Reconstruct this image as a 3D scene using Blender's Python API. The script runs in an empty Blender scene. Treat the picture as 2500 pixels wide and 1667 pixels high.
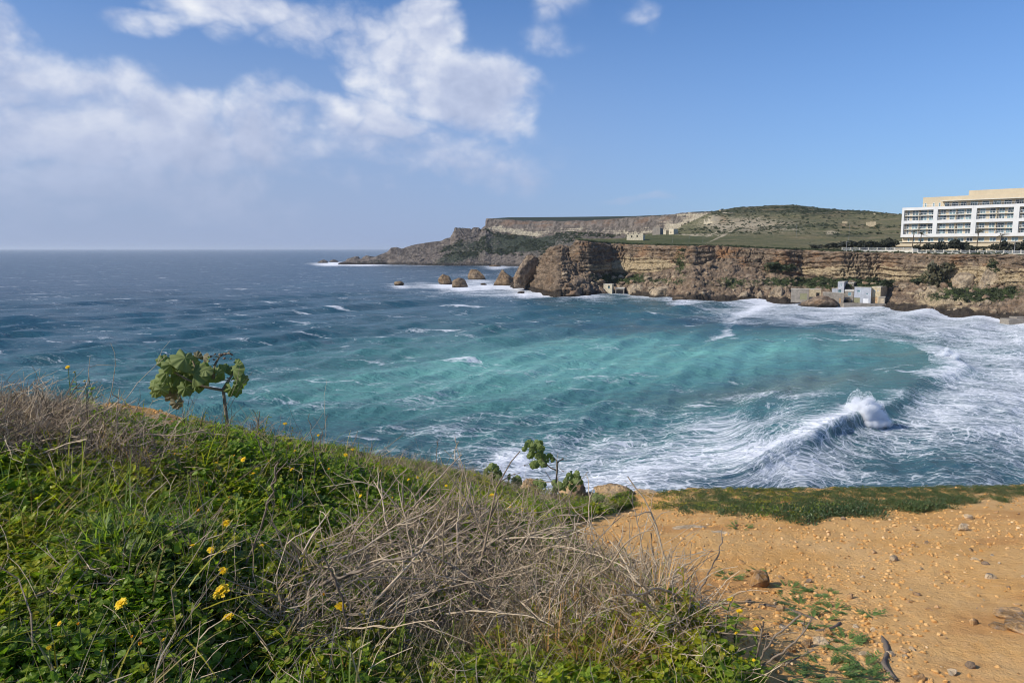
import bpy, math, random
import numpy as np
from mathutils import Matrix, Vector, Euler

random.seed(7)
rng = np.random.default_rng(11)
scene = bpy.context.scene
C = scene.collection
R = math.radians

# ------------------------------------------------------------------ camera, sky, sun, exposure
CAM_Z = 26.0
F, CX, CY = 1800.0, 1250.0, 833.5
PITCH = math.atan((CY - 608.0) / F)
cam_data = bpy.data.cameras.new('camera')
cam_data.sensor_width = 36.0
cam_data.lens = F / 2500.0 * 36.0
cam_data.clip_start = 0.05
cam_data.clip_end = 90000
cam_data.dof.use_dof = True
cam_data.dof.focus_distance = 9.0
cam_data.dof.aperture_fstop = 9.0
cam = bpy.data.objects.new('camera', cam_data)
C.objects.link(cam)
cam.location = (0, 0, CAM_Z)
cam.rotation_euler = (math.pi / 2 - PITCH, 0, 0)
scene.camera = cam

SUN_EL = R(36)
SUN_AZ = math.atan2(-0.90, -0.34)          # clockwise from +Y: to the left and a little behind
SUN_V = np.array([math.sin(SUN_AZ) * math.cos(SUN_EL), math.cos(SUN_AZ) * math.cos(SUN_EL), math.sin(SUN_EL)])
sun_data = bpy.data.lights.new('sun', 'SUN')
sun_data.energy = 4.8
sun_data.angle = R(0.53)
sun_data.color = (1.0, 0.93, 0.82)
sun = bpy.data.objects.new('sun', sun_data)
C.objects.link(sun)
sun.rotation_euler = Vector(tuple(SUN_V)).to_track_quat('Z', 'Y').to_euler()
sun.location = (-40, -10, 80)

scene.view_settings.view_transform = 'Standard'
scene.view_settings.look = 'None'
scene.view_settings.exposure = 0.0
scene.view_settings.gamma = 1.0
scene.view_settings.use_curve_mapping = False
scene.render.engine = 'CYCLES'
scene.cycles.max_bounces = 20
scene.cycles.diffuse_bounces = 3
scene.cycles.glossy_bounces = 2
scene.cycles.transmission_bounces = 3
scene.cycles.volume_bounces = 16
scene.cycles.transparent_max_bounces = 24
scene.cycles.use_denoising = True
scene.cycles.filter_width = 1.0
SKY_STRENGTH = 0.1


# ------------------------------------------------------------------ pixel <-> world helpers (2500 x 1667 photograph)
cp, sp = math.cos(PITCH), math.sin(PITCH)


def ray(px, py):
    u = (np.asarray(px, float) - CX) / F
    v = -(np.asarray(py, float) - CY) / F
    return u, cp + sp * v, -sp + cp * v


def at(px, py, Y):
    dx, dy, dz = ray(px, py)
    t = np.asarray(Y, float) / dy
    return np.stack(np.broadcast_arrays(dx * t, dy * t, CAM_Z + dz * t), -1)


def on_sea(px, py):
    dx, dy, dz = ray(px, py)
    t = CAM_Z / -dz
    return dx * t, dy * t


def seaY(px, py):
    return on_sea(px, py)[1]


def proj(x, y, z):
    zz = z - CAM_Z
    d = y * cp - zz * sp
    d = np.where(d < 0.05, 0.05, d)
    v = (y * sp + zz * cp) / d
    return CX + F * x / d, CY - F * v


# ------------------------------------------------------------------ noise
def _h(ix, iy, iz, seed):
    h = (ix.astype(np.uint32) * np.uint32(374761393)) ^ (iy.astype(np.uint32) * np.uint32(668265263)) ^ \
        (iz.astype(np.uint32) * np.uint32(2147483647)) ^ np.uint32(seed * 974711 % 4294967295)
    h = (h ^ (h >> np.uint32(13))) * np.uint32(1274126177)
    h = (h ^ (h >> np.uint32(16))) * np.uint32(2246822519)
    return h ^ (h >> np.uint32(15))


def _hf(ix, iy, iz, seed):
    return (_h(ix, iy, iz, seed) & np.uint32(0xFFFFFF)).astype(np.float32) / np.float32(16777215.0)


def noise3(x, y, z, seed=0):
    """gradient-free value noise with quintic fade, about -1..1"""
    x, y, z = (np.asarray(a, np.float32) for a in np.broadcast_arrays(x, y, z))
    fx, fy, fz = np.floor(x), np.floor(y), np.floor(z)
    ix, iy, iz = (a.astype(np.int64) for a in (fx, fy, fz))
    tx, ty, tz = x - fx, y - fy, z - fz
    out = 0
    wx, wy, wz = (t * t * t * (t * (t * 6 - 15) + 10) for t in (tx, ty, tz))
    for i in (0, 1):
        for j in (0, 1):
            for k in (0, 1):
                h = _h(ix + i, iy + j, iz + k, seed)
                gx = ((h & np.uint32(255)).astype(np.float32) / 127.5 - 1)
                gy = (((h >> np.uint32(8)) & np.uint32(255)).astype(np.float32) / 127.5 - 1)
                gz = (((h >> np.uint32(16)) & np.uint32(255)).astype(np.float32) / 127.5 - 1)
                g = gx * (tx - i) + gy * (ty - j) + gz * (tz - k)
                w = (wx if i else 1 - wx) * (wy if j else 1 - wy) * (wz if k else 1 - wz)
                out = out + w * g
    return out * 1.3


def fbm(x, y, z=0.0, octaves=5, gain=0.5, lac=2.03, seed=0, ridged=False):
    a, s, tot = 1.0, 0, 0.0
    for o in range(octaves):
        n = noise3(np.asarray(x) + 17.3 * o, np.asarray(y) - 9.1 * o, np.asarray(z) + 3.7 * o, seed + o)
        if ridged:
            n = 1 - 2 * np.abs(n)
        s = s + a * n
        tot += a
        a *= gain
        x, y, z = np.asarray(x) * lac, np.asarray(y) * lac, np.asarray(z) * lac
    return s / tot


def worley(x, y, z, seed=0):
    x, y, z = (np.asarray(a, np.float32) for a in np.broadcast_arrays(x, y, z))
    ix, iy, iz = (np.floor(a).astype(np.int64) for a in (x, y, z))
    f1 = np.full(x.shape, 9.0, np.float32)
    f2 = np.full(x.shape, 9.0, np.float32)
    cid = np.zeros(x.shape, np.float32)
    for i in (-1, 0, 1):
        for j in (-1, 0, 1):
            for k in (-1, 0, 1):
                a, b, c = ix + i, iy + j, iz + k
                dx = a + _hf(a, b, c, seed) - x
                dy = b + _hf(a, b, c, seed + 1) - y
                dz = c + _hf(a, b, c, seed + 2) - z
                d = np.sqrt(dx * dx + dy * dy + dz * dz)
                idv = _hf(a, b, c, seed + 3)
                near = d < f1
                f2 = np.where(near, f1, np.minimum(f2, d))
                cid = np.where(near, idv, cid)
                f1 = np.where(near, d, f1)
    return f1, f2, cid


def sstep(a, b, x):
    t = np.clip((np.asarray(x, float) - a) / (b - a), 0, 1)
    return t * t * (3 - 2 * t)


def curve(x, *pts):
    a = np.array(pts, float)
    return np.interp(x, a[:, 0], a[:, 1])


class Placer:
    """says where a thing stands by the landmark nearest to it in the photograph"""

    def __init__(s, marks):
        s.m, s.used = marks, set()

    def __call__(s, head, px, py):
        o = sorted(s.m, key=lambda q: (q[0] - px) ** 2 + ((q[1] - py) * 1.3) ** 2)
        for k in range(5):
            x, y, name = o[k]
            dx, dy = px - x, py - y
            d = math.hypot(dx, dy)
            if abs(dx) > 1.8 * abs(dy):
                w = 'left of' if dx < 0 else 'right of'
            elif abs(dy) > 1.8 * abs(dx):
                w = 'above' if dy < 0 else 'below'
            else:
                w = ('above ' if dy < 0 else 'below ') + ('left of' if dx < 0 else 'right of')
            w = ('just ' if d < 28 else 'well ' if d > 85 else '') + w
            t = '%s %s the %s' % (head, w, name)
            if t not in s.used:
                break
        s.used.add(t)
        return t


# ------------------------------------------------------------------ node helper
class NT:
    def __init__(s, tree):
        s.t = tree

    def n(s, kind, ins=None, **props):
        nd = s.t.nodes.new(kind)
        for k, v in props.items():
            setattr(nd, k, v)
        for k, v in (ins or {}).items():
            s.set(nd, k, v)
        return nd

    def set(s, nd, k, v):
        sock = nd.inputs[k]
        if isinstance(v, bpy.types.NodeSocket):
            s.t.links.new(v, sock)
        elif isinstance(v, bpy.types.Node):
            s.t.links.new(v.outputs[0], sock)
        else:
            sock.default_value = v

    def math(s, op, a, b=0.0, c=0.0, clamp=False):
        nd = s.n('ShaderNodeMath', operation=op, use_clamp=clamp)
        for i, v in enumerate((a, b, c)):
            s.set(nd, i, v)
        return nd.outputs[0]

    def vmath(s, op, a, b=(0, 0, 0), scale=None):
        nd = s.n('ShaderNodeVectorMath', operation=op)
        s.set(nd, 0, a)
        if op == 'SCALE':
            s.set(nd, 'Scale', scale)
        else:
            s.set(nd, 1, b)
        return nd.outputs['Value'] if op in ('LENGTH', 'DOT_PRODUCT', 'DISTANCE') else nd.outputs[0]

    def mix(s, fac, a, b, mode='MIX'):
        nd = s.n('ShaderNodeMix', data_type='RGBA', blend_type=mode)
        s.set(nd, 0, fac)
        s.set(nd, 6, a if not isinstance(a, tuple) or len(a) == 4 else a + (1,))
        s.set(nd, 7, b if not isinstance(b, tuple) or len(b) == 4 else b + (1,))
        return nd.outputs[2]

    def remap(s, v, a, b, c=0.0, d=1.0, smooth=True):
        nd = s.n('ShaderNodeMapRange', interpolation_type='SMOOTHSTEP' if smooth else 'LINEAR')
        for i, x in enumerate((v, a, b, c, d)):
            s.set(nd, i, x)
        return nd.outputs[0]

    def noise(s, vec, scale=1.0, detail=4.0, rough=0.5, dist=0.0, out=0, dims='3D'):
        nd = s.n('ShaderNodeTexNoise', noise_dimensions=dims)
        if vec is not None:
            s.set(nd, 'Vector', vec)
        s.set(nd, 'Scale', scale)
        s.set(nd, 'Detail', detail)
        s.set(nd, 'Roughness', rough)
        s.set(nd, 'Distortion', dist)
        return nd.outputs[out]

    def voronoi(s, vec, scale=1.0, feature='F1', out=0, rand=1.0):
        nd = s.n('ShaderNodeTexVoronoi', feature=feature)
        s.set(nd, 'Vector', vec)
        s.set(nd, 'Scale', scale)
        s.set(nd, 'Randomness', rand)
        return nd.outputs[out]

    def attr(s, name, out='Fac'):
        return s.n('ShaderNodeAttribute', attribute_name=name).outputs[out]

    def ramp(s, fac, stops, interp='LINEAR'):
        nd = s.n('ShaderNodeValToRGB')
        cr = nd.color_ramp
        cr.interpolation = interp
        while len(cr.elements) < len(stops):
            cr.elements.new(0.5)
        for e, (p, c) in zip(cr.elements, stops):
            e.position = p
            e.color = tuple(c) + (1,) if len(c) == 3 else c
        s.set(nd, 0, fac)
        return nd.outputs[0]


def new_mat(name):
    m = bpy.data.materials.new(name)
    m.use_nodes = True
    m.node_tree.nodes.clear()
    return m, NT(m.node_tree)


def finish(n, bsdf):
    o = n.n('ShaderNodeOutputMaterial')
    n.t.links.new(bsdf.outputs[0] if isinstance(bsdf, bpy.types.Node) else bsdf, o.inputs['Surface'])


def principled(n, color, rough=0.8, spec=0.3, normal=None, metal=0.0, **kw):
    b = n.n('ShaderNodeBsdfPrincipled')
    n.set(b, 'Base Color', color if not (isinstance(color, tuple) and len(color) == 3) else color + (1,))
    n.set(b, 'Roughness', rough)
    n.set(b, 'Specular IOR Level', spec)
    n.set(b, 'Metallic', metal)
    if normal is not None:
        n.set(b, 'Normal', normal)
    for k, v in kw.items():
        n.set(b, k, v)
    return b


def bump(n, h, strength=0.5, dist=0.1):
    b = n.n('ShaderNodeBump')
    n.set(b, 'Height', h)
    n.set(b, 'Strength', strength)
    n.set(b, 'Distance', dist)
    return b.outputs[0]


# ------------------------------------------------------------------ world: Nishita sky with clouds
def build_world():
    w = bpy.data.worlds.new('World')
    scene.world = w
    w.use_nodes = True
    w.cycles.sampling_method = 'NONE'
    n = NT(w.node_tree)
    w.node_tree.nodes.clear()

    def azel(px, py):
        dx, dy, dz = (float(a) for a in ray(px, py))
        L = math.sqrt(dx * dx + dy * dy + dz * dz)
        return math.atan2(dx, dy), math.asin(dz / L)

    tc = n.n('ShaderNodeTexCoord')
    dirv = n.vmath('NORMALIZE', tc.outputs['Generated'])
    sep = n.n('ShaderNodeSeparateXYZ', {0: dirv})
    el = n.math('ARCSINE', sep.outputs[2])
    az = n.math('ARCTAN2', sep.outputs[0], sep.outputs[1])
    ae = n.n('ShaderNodeCombineXYZ', {0: az, 1: el, 2: 0.0}).outputs[0]
    nv = n.vmath('MULTIPLY', dirv, (1, 1, 1.45))
    warp = n.noise(nv, 5.0, 2, 0.5, out=1)
    warp = n.vmath('SUBTRACT', warp, (0.5, 0.5, 0.5))
    aew = n.vmath('ADD', ae, n.vmath('SCALE', warp, scale=0.16))
    # cloud masses: px, py, rx, ry, tilt (degrees, down to the right), weight, bright
    blobs = [(90, 230, 330, 150, 12, 0.95), (330, 260, 260, 130, 20, 0.9), (60, 300, 260, 90, 6, 1.0), (640, 70, 400, 95, 17, 0.85), (440, 330, 230, 120, 10, 0.8),
             (940, 170, 300, 150, 20, 0.95), (1140, 250, 210, 125, 0, 1.05), (880, 330, 260, 90, 8, 0.78), (1030, 95, 120, 75, 0, 1.0), (340, 48, 130, 42, 5, 0.9), (690, 320, 210, 110, 10, 0.85),
             (480, 20, 200, 60, 5, 0.7), (0, 70, 90, 130, 0, 0.8), (1360, 118, 130, 45, -10, 0.36), (1400, 25, 110, 60, -20, 0.38),
             (1590, 30, 60, 48, 30, 0.36), (430, 440, 900, 120, 0, 0.68), (1060, 400, 420, 100, 0, 0.55), (1560, 458, 130, 22, 0, 0.5),
             (-500, 200, 620, 330, 0, 0.8), (-1900, 150, 900, 420, 0, 0.75)]
    tot = None
    for (px, py, rx, ry, tilt, wt) in blobs:
        a, e = azel(px, py)
        if px < -300:
            a, e = (px - 1250) / F, (608 - py) / F
        mp = n.n('ShaderNodeMapping', vector_type='TEXTURE')
        n.set(mp, 'Vector', aew)
        n.set(mp, 'Location', (a, e, 0))
        n.set(mp, 'Rotation', (0, 0, -R(tilt)))
        n.set(mp, 'Scale', (rx / F, ry / F, 1))
        ln = n.vmath('LENGTH', mp.outputs[0])
        v = n.remap(ln, 1.3, 0.2, 0.0, wt)
        tot = v if tot is None else n.math('MAXIMUM', tot, v)

    def dens(vec, det):
        f = n.noise(vec, 4.6, det, 0.55, 0.3)
        b = n.math('ABSOLUTE', n.math('SUBTRACT', n.noise(n.vmath('ADD', vec, n.vmath('SCALE', warp, scale=0.05)), 17.0, min(det, 4), 0.5), 0.5))
        return n.math('MULTIPLY_ADD', n.math('SUBTRACT', f, 0.5), 2.15, n.math('MULTIPLY', b, 1.15))
    f0 = dens(nv, 8)
    f1 = dens(n.vmath('ADD', nv, (-0.016, 0.0, 0.034)), 6)
    d0 = n.math('ADD', tot, f0)
    sky = n.n('ShaderNodeTexSky', sky_type='NISHITA')
    sky.sun_disc = False
    sky.sun_elevation = SUN_EL
    sky.sun_rotation = SUN_AZ
    sky.altitude = 30
    sky.air_density = 1.0
    sky.dust_density = 0.6
    sky.ozone_density = 3.5
    k = 1.0 / SKY_STRENGTH
    skyc = n.mix(1.0, sky.outputs[0], (0.76, 1.03, 1.38), 'MULTIPLY')
    alpha = n.math('MULTIPLY', n.remap(d0, 0.34, 1.02), n.remap(tot, 0.06, 0.42))
    lit = n.math('SUBTRACT', f0, f1)
    edge = n.remap(d0, 1.35, 0.6)
    shade = n.math('MULTIPLY_ADD', lit, 1.1, n.math('MULTIPLY_ADD', edge, 0.24, 0.36), clamp=True)
    low = n.remap(el, 0.04, 0.24)                       # clouds low in the sky sink into the haze
    shade = n.math('MULTIPLY', shade, n.math('MULTIPLY_ADD', low, 0.7, 0.3))
    cloud = n.ramp(shade, [(0.0, (0.375, 0.445, 0.635)), (0.35, (0.52, 0.585, 0.77)), (0.7, (0.75, 0.79, 0.90)), (1.0, (0.95, 0.96, 0.985))])
    cloud = n.mix(1.0, cloud, (k, k, k), 'MULTIPLY')
    # veil of sea air along the horizon, thicker to the left
    leftness = n.remap(az, 0.50, -0.25, 0.45, 1.0)
    veil = n.math('MULTIPLY', n.remap(el, 0.36, 0.0), leftness)
    veilc = n.mix(n.remap(az, -0.5, 0.5), (0.345 * k, 0.425 * k, 0.635 * k), (0.30 * k, 0.425 * k, 0.73 * k))
    base = n.mix(n.math('MULTIPLY', veil, 0.92), skyc, veilc)
    alpha = n.math('MULTIPLY', alpha, n.remap(el, 0.0, 0.14, 0.25, 0.93))
    col = n.mix(alpha, base, cloud)
    bg = n.n('ShaderNodeBackground', {0: col, 1: SKY_STRENGTH})
    out = n.n('ShaderNodeOutputWorld')
    n.t.links.new(bg.outputs[0], out.inputs[0])


build_world()


# ------------------------------------------------------------------ object helpers
def tag(o, label=None, cat=None, group=None, kind=None):
    if label:
        o['label'] = label
    if cat:
        o['category'] = cat
    if group:
        o['group'] = group
    if kind:
        o['kind'] = kind
    return o


def mesh_data(name, v, f, mat=None, smooth=False, attrs=None, midx=None):
    """v (n,3); f: (m,k) array or list of such arrays"""
    me = bpy.data.meshes.new(name)
    v = np.asarray(v, np.float32)
    fl = [np.asarray(a) for a in (f if isinstance(f, list) else [f]) if len(a)]
    me.vertices.add(len(v))
    me.vertices.foreach_set('co', v.ravel())
    nl = sum(a.size for a in fl)
    npoly = sum(len(a) for a in fl)
    if npoly:
        me.loops.add(nl)
        me.polygons.add(npoly)
        me.loops.foreach_set('vertex_index', np.concatenate([a.ravel() for a in fl]).astype(np.int32))
        tot = np.concatenate([np.full(len(a), a.shape[1]) for a in fl])
        me.polygons.foreach_set('loop_start', np.concatenate([[0], np.cumsum(tot)[:-1]]).astype(np.int32))
        me.polygons.foreach_set('use_smooth', np.full(npoly, bool(smooth)))
    mats = mat if isinstance(mat, (list, tuple)) else ([mat] if mat else [])
    for m in mats:
        me.materials.append(m)
    if midx is not None:
        me.polygons.foreach_set('material_index', np.asarray(midx, np.int32))
    for k, a in (attrs or {}).items():
        a = np.asarray(a, np.float32)
        if a.ndim == 1:
            at_ = me.attributes.new(k, 'FLOAT', 'POINT')
            at_.data.foreach_set('value', a)
        elif a.shape[1] == 4:
            at_ = me.attributes.new(k, 'FLOAT_COLOR', 'POINT')
            at_.data.foreach_set('color', a.ravel())
        else:
            at_ = me.attributes.new(k, 'FLOAT_VECTOR', 'POINT')
            at_.data.foreach_set('vector', a.ravel())
    me.update(calc_edges=True)
    return me


def world_of(o):
    m = Matrix.LocRotScale(o.location, o.rotation_euler, o.scale)
    if o.parent:
        return world_of(o.parent) @ o.matrix_parent_inverse @ m
    return m


def link(name, me, parent=None):
    """mesh given in world coordinates; kept there under its parent"""
    o = bpy.data.objects.new(name, me)
    C.objects.link(o)
    if parent is not None:
        o.parent = parent
        o.matrix_parent_inverse = world_of(parent).inverted()
    return o


def obj(name, v, f, mat, parent=None, smooth=False, attrs=None, midx=None):
    return link(name, mesh_data(name, v, f, mat, smooth, attrs, midx), parent)


def thing(name, label, cat, loc=(0, 0, 0), group=None):
    o = bpy.data.objects.new(name, None)
    o.empty_display_size = 0.2
    o.location = tuple(float(a) for a in loc)
    C.objects.link(o)
    return tag(o, label, cat, group)


def dup(o, parent=None):
    c = o.copy()
    C.objects.link(c)
    if parent is not None:
        c.parent = parent
    for ch in list(o.children):
        dup(ch, c)
    return c


def grid_faces(nr, nc, wrap=False):
    i = np.arange(nr - 1)[:, None]
    j = np.arange(nc if wrap else nc - 1)[None, :]
    j2 = (j + 1) % nc
    return np.stack([i * nc + j, i * nc + j2, (i + 1) * nc + j2, (i + 1) * nc + j], -1).reshape(-1, 4)


class Geo:
    """collects pieces of geometry into one mesh"""

    def __init__(s):
        s.v, s.q, s.t, s.n, s.a = [], [], [], 0, []

    def add(s, v, f, a=None):
        v = np.asarray(v, np.float32).reshape(-1, 3)
        f = np.asarray(f)
        (s.q if f.shape[1] == 4 else s.t).append(f + s.n)
        s.v.append(v)
        s.n += len(v)
        s.a.append(np.full(len(v), 0.5 if a is None else a, np.float32))
        return s

    def box(s, c, size, rot=None, a=None):
        v = BOX * np.asarray(size, float)
        if rot is not None:
            v = v @ np.asarray(rot).T
        return s.add(v + np.asarray(c, float), BOXF, a)

    def tube(s, pts, rad, sides=5, a=None, cap=True):
        v, f = tube_geo(pts, rad, sides)
        s.add(v, f, a)
        return s

    def data(s, name, mat, smooth=False):
        v = np.concatenate(s.v)
        fs = []
        if s.q:
            fs.append(np.concatenate(s.q))
        if s.t:
            fs.append(np.concatenate(s.t))
        return mesh_data(name, v, fs, mat, smooth, {'tint': np.concatenate(s.a)})

    def obj(s, name, mat, parent=None, smooth=False):
        return link(name, s.data(name, mat, smooth), parent)


BOX = np.array([[x, y, z] for z in (-.5, .5) for y in (-.5, .5) for x in (-.5, .5)])
BOXF = np.array([[0, 2, 3, 1], [4, 5, 7, 6], [0, 1, 5, 4], [2, 6, 7, 3], [0, 4, 6, 2], [1, 3, 7, 5]])


def tube_geo(pts, rad, sides=5):
    pts = np.asarray(pts, float)
    k = len(pts)
    rad = np.broadcast_to(np.asarray(rad, float), (k,))
    t = np.gradient(pts, axis=0)
    t /= np.linalg.norm(t, axis=1, keepdims=True) + 1e-9
    ref = np.array([0, 0, 1.0]) if abs(t[:, 2]).mean() < 0.8 else np.array([1.0, 0, 0])
    b = np.cross(t, ref)
    b /= np.linalg.norm(b, axis=1, keepdims=True) + 1e-9
    c = np.cross(b, t)
    ang = np.arange(sides) * 2 * math.pi / sides
    v = pts[:, None] + rad[:, None, None] * (np.cos(ang)[None, :, None] * b[:, None] + np.sin(ang)[None, :, None] * c[:, None])
    return v.reshape(-1, 3), grid_faces(k, sides, wrap=True)


def ico(sub):
    import bmesh
    bm = bmesh.new()
    bmesh.ops.create_icosphere(bm, subdivisions=sub, radius=1.0)
    v = np.array([p.co[:] for p in bm.verts])
    f = np.array([[q.index for q in p.verts] for p in bm.faces])
    bm.free()
    return v, f


ICO = {k: ico(k) for k in (1, 2, 3, 4, 5)}


def frame_from(dirv, roll=0.0):
    z = np.asarray(dirv, float)
    z = z / (np.linalg.norm(z) + 1e-9)
    r = np.array([0, 0, 1.0]) if abs(z[2]) < 0.95 else np.array([1.0, 0, 0])
    x = np.cross(r, z)
    x /= np.linalg.norm(x)
    y = np.cross(z, x)
    c, s_ = math.cos(roll), math.sin(roll)
    return np.stack([x * c + y * s_, -x * s_ + y * c, z], 1)

# ------------------------------------------------------------------ the sea
def sea_material():
    m, n = new_mat('sea_water')
    fuv = n.attr('fuv', 'Vector')
    wcol = n.attr('wcol', 'Color')
    foam_a = n.attr('foam')
    pos = n.n('ShaderNodeNewGeometry').outputs['Position']
    wv = n.vmath('SUBTRACT', n.noise(fuv, 0.09, 3, 0.5, out=1), (0.5, 0.5, 0.5))
    co = n.vmath('ADD', fuv, n.vmath('SCALE', wv, scale=6.0))
    wv2 = n.vmath('SUBTRACT', n.noise(fuv, 0.55, 3, 0.6, out=1), (0.5, 0.5, 0.5))
    co2 = n.vmath('ADD', co, n.vmath('SCALE', wv2, scale=1.5))
    # long wind-drawn streaks, lace of foam cells, fine bubbles
    st = n.noise(n.vmath('MULTIPLY', co, (0.085, 0.95, 0.3)), 1.0, 7, 0.66)
    st2 = n.noise(n.vmath('MULTIPLY', co2, (0.50, 3.0, 0.3)), 1.0, 5, 0.68)
    rid = n.math('SUBTRACT', 1.0, n.math('MULTIPLY', n.math('ABSOLUTE', n.math('SUBTRACT', st2, 0.5)), 7.0), clamp=True)
    v1 = n.voronoi(n.vmath('MULTIPLY', co2, (0.42, 0.85, 0.3)), 1.0, 'DISTANCE_TO_EDGE')
    lace = n.remap(v1, 0.10, 0.0)
    v2 = n.voronoi(n.vmath('MULTIPLY', co2, (1.3, 2.4, 0.6)), 1.0, 'DISTANCE_TO_EDGE')
    lace2 = n.remap(v2, 0.16, 0.0)
    patch = n.noise(n.vmath('MULTIPLY', co2, (0.045, 0.075, 0.05)), 1.0, 6, 0.62)
    cover = n.math('MULTIPLY_ADD', n.math('SUBTRACT', patch, 0.5), 1.0, foam_a)
    f = n.math('MULTIPLY_ADD', n.math('SUBTRACT', st, 0.5), 1.7, n.math('SUBTRACT', cover, 0.46))
    f = n.math('MULTIPLY_ADD', n.math('SUBTRACT', st2, 0.5), 1.1, f)
    webgate = n.remap(cover, 0.02, 0.5)
    web = n.math('MULTIPLY', n.math('ADD', n.math('MULTIPLY', lace, 0.46), n.math('ADD', n.math('MULTIPLY', lace2, 0.20), n.math('MULTIPLY', rid, 0.20))), webgate)
    f = n.math('ADD', f, web)
    foam = n.math('ADD', n.math('MULTIPLY', n.remap(f, -0.05, 0.75), 0.78), n.math('MULTIPLY', n.remap(cover, 0.30, 0.85), 0.22))
    # white horses far out: short bright crests
    wc = n.noise(n.vmath('MULTIPLY', n.vmath('ADD', pos, n.vmath('SCALE', wv, scale=16.0)), (0.030, 0.095, 0.1)), 1.0, 6, 0.70)
    wc = n.math('MULTIPLY', n.remap(wc, 0.60, 0.68), 0.75)
    wcb = n.noise(n.vmath('MULTIPLY', n.vmath('ADD', pos, n.vmath('SCALE', wv2, scale=3.0)), (0.10, 0.30, 0.1)), 1.0, 5, 0.7)
    wc2 = n.math('MULTIPLY', n.remap(wcb, 0.61, 0.72), 0.5)
    foam = n.math('MAXIMUM', foam, n.math('MAXIMUM', wc, wc2))
    # faint blown spray films
    film = n.math('MULTIPLY', n.remap(st2, 0.55, 0.85), 0.11)
    foam_c = n.math('MAXIMUM', foam, film)
    b1 = n.noise(n.vmath('MULTIPLY', pos, (0.5, 0.9, 0.5)), 1.0, 6, 0.66, 0.6)
    b2 = n.noise(n.vmath('MULTIPLY', pos, (0.06, 0.13, 0.06)), 1.0, 5, 0.6, 0.8)
    h = n.math('ADD', n.math('MULTIPLY', b1, 0.6), n.math('MULTIPLY', b2, 2.1))
    nor = bump(n, h, 0.9, 1.0)
    patchcol = n.noise(n.vmath('MULTIPLY', co, (0.02, 0.05, 0.1)), 1.0, 4, 0.6)
    body = n.mix(n.remap(patchcol, 0.3, 0.7), n.mix(1.0, wcol, (0.74, 0.78, 0.82), 'MULTIPLY'), n.mix(1.0, wcol, (1.22, 1.18, 1.14), 'MULTIPLY'))
    body = n.mix(n.math('MULTIPLY', b1, 0.5), body, n.mix(1.0, wcol, (1.35, 1.3, 1.25), 'MULTIPLY'))
    col = n.mix(foam_c, body, (0.83, 0.85, 0.88))
    rough = n.math('MULTIPLY_ADD', foam, 0.6, 0.22)
    b = principled(n, col, rough, n.math('MULTIPLY_ADD', foam, -0.15, 0.25), nor)
    n.set(b, 'IOR', 1.33)
    finish(n, b)
    return m


BREAK = [(1430, 1235, 0.15), (1560, 1215, 0.3), (1680, 1185, 0.6), (1770, 1150, 1.0), (1860, 1105, 1.5), (1960, 1050, 2.1), (2070, 1003, 2.4), (2180, 962, 1.0),
         (2265, 922, 0.9), (2325, 890, 1.5), (2318, 862, 1.4), (2265, 842, 0.9), (2170, 822, 0.6), (2050, 808, 0.5), (1900, 800, 0.3)]


def poly_dist(x, y, pts):
    """signed distance to a polyline (positive on its right hand side), arc length and index fraction at the nearest point"""
    best = np.full(x.shape, 1e9)
    sd = np.zeros(x.shape)
    par = np.zeros(x.shape)
    for i in range(len(pts) - 1):
        ax, ay = pts[i]
        bx, by = pts[i + 1]
        ex, ey = bx - ax, by - ay
        t = np.clip(((x - ax) * ex + (y - ay) * ey) / (ex * ex + ey * ey), 0, 1)
        dx, dy = x - ax - t * ex, y - ay - t * ey
        d = np.hypot(dx, dy)
        sgn = np.where(ex * dy - ey * dx < 0, 1.0, -1.0)
        m = d < best
        best = np.where(m, d, best)
        sd = np.where(m, d * sgn, sd)
        par = np.where(m, i + t, par)
    return sd, par


def near_water_y(x):
    return curve(x, (1255, 700), (1275, 704), (1300, 708), (1330, 716), (1364, 725), (1434, 724), (1492, 717), (1527, 718), (1644, 728), (1691, 733), (1742, 732),
                 (1866, 735), (1912, 738), (1961, 736), (2050, 748), (2157, 750), (2261, 761), (2375, 771), (2444, 777), (2500, 786), (2700, 815), (3000, 850))


SEA_ROCKS = [  # centre px, waterline py, width px, height px, name bits
    (974, 697, 24, 11), (1086, 696, 34, 27), (1121, 703, 39, 25), (1161, 683, 44, 26), (1231, 698, 58, 40), (1181, 696, 16, 5), (1272, 716, 18, 5), (1323, 713, 20, 10),
    (788, 643, 26, 9), (815, 641, 22, 7), (865, 642, 40, 16), (900, 641, 42, 17), (1659, 733, 38, 9), (1208, 652, 30, 6)]


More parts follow.
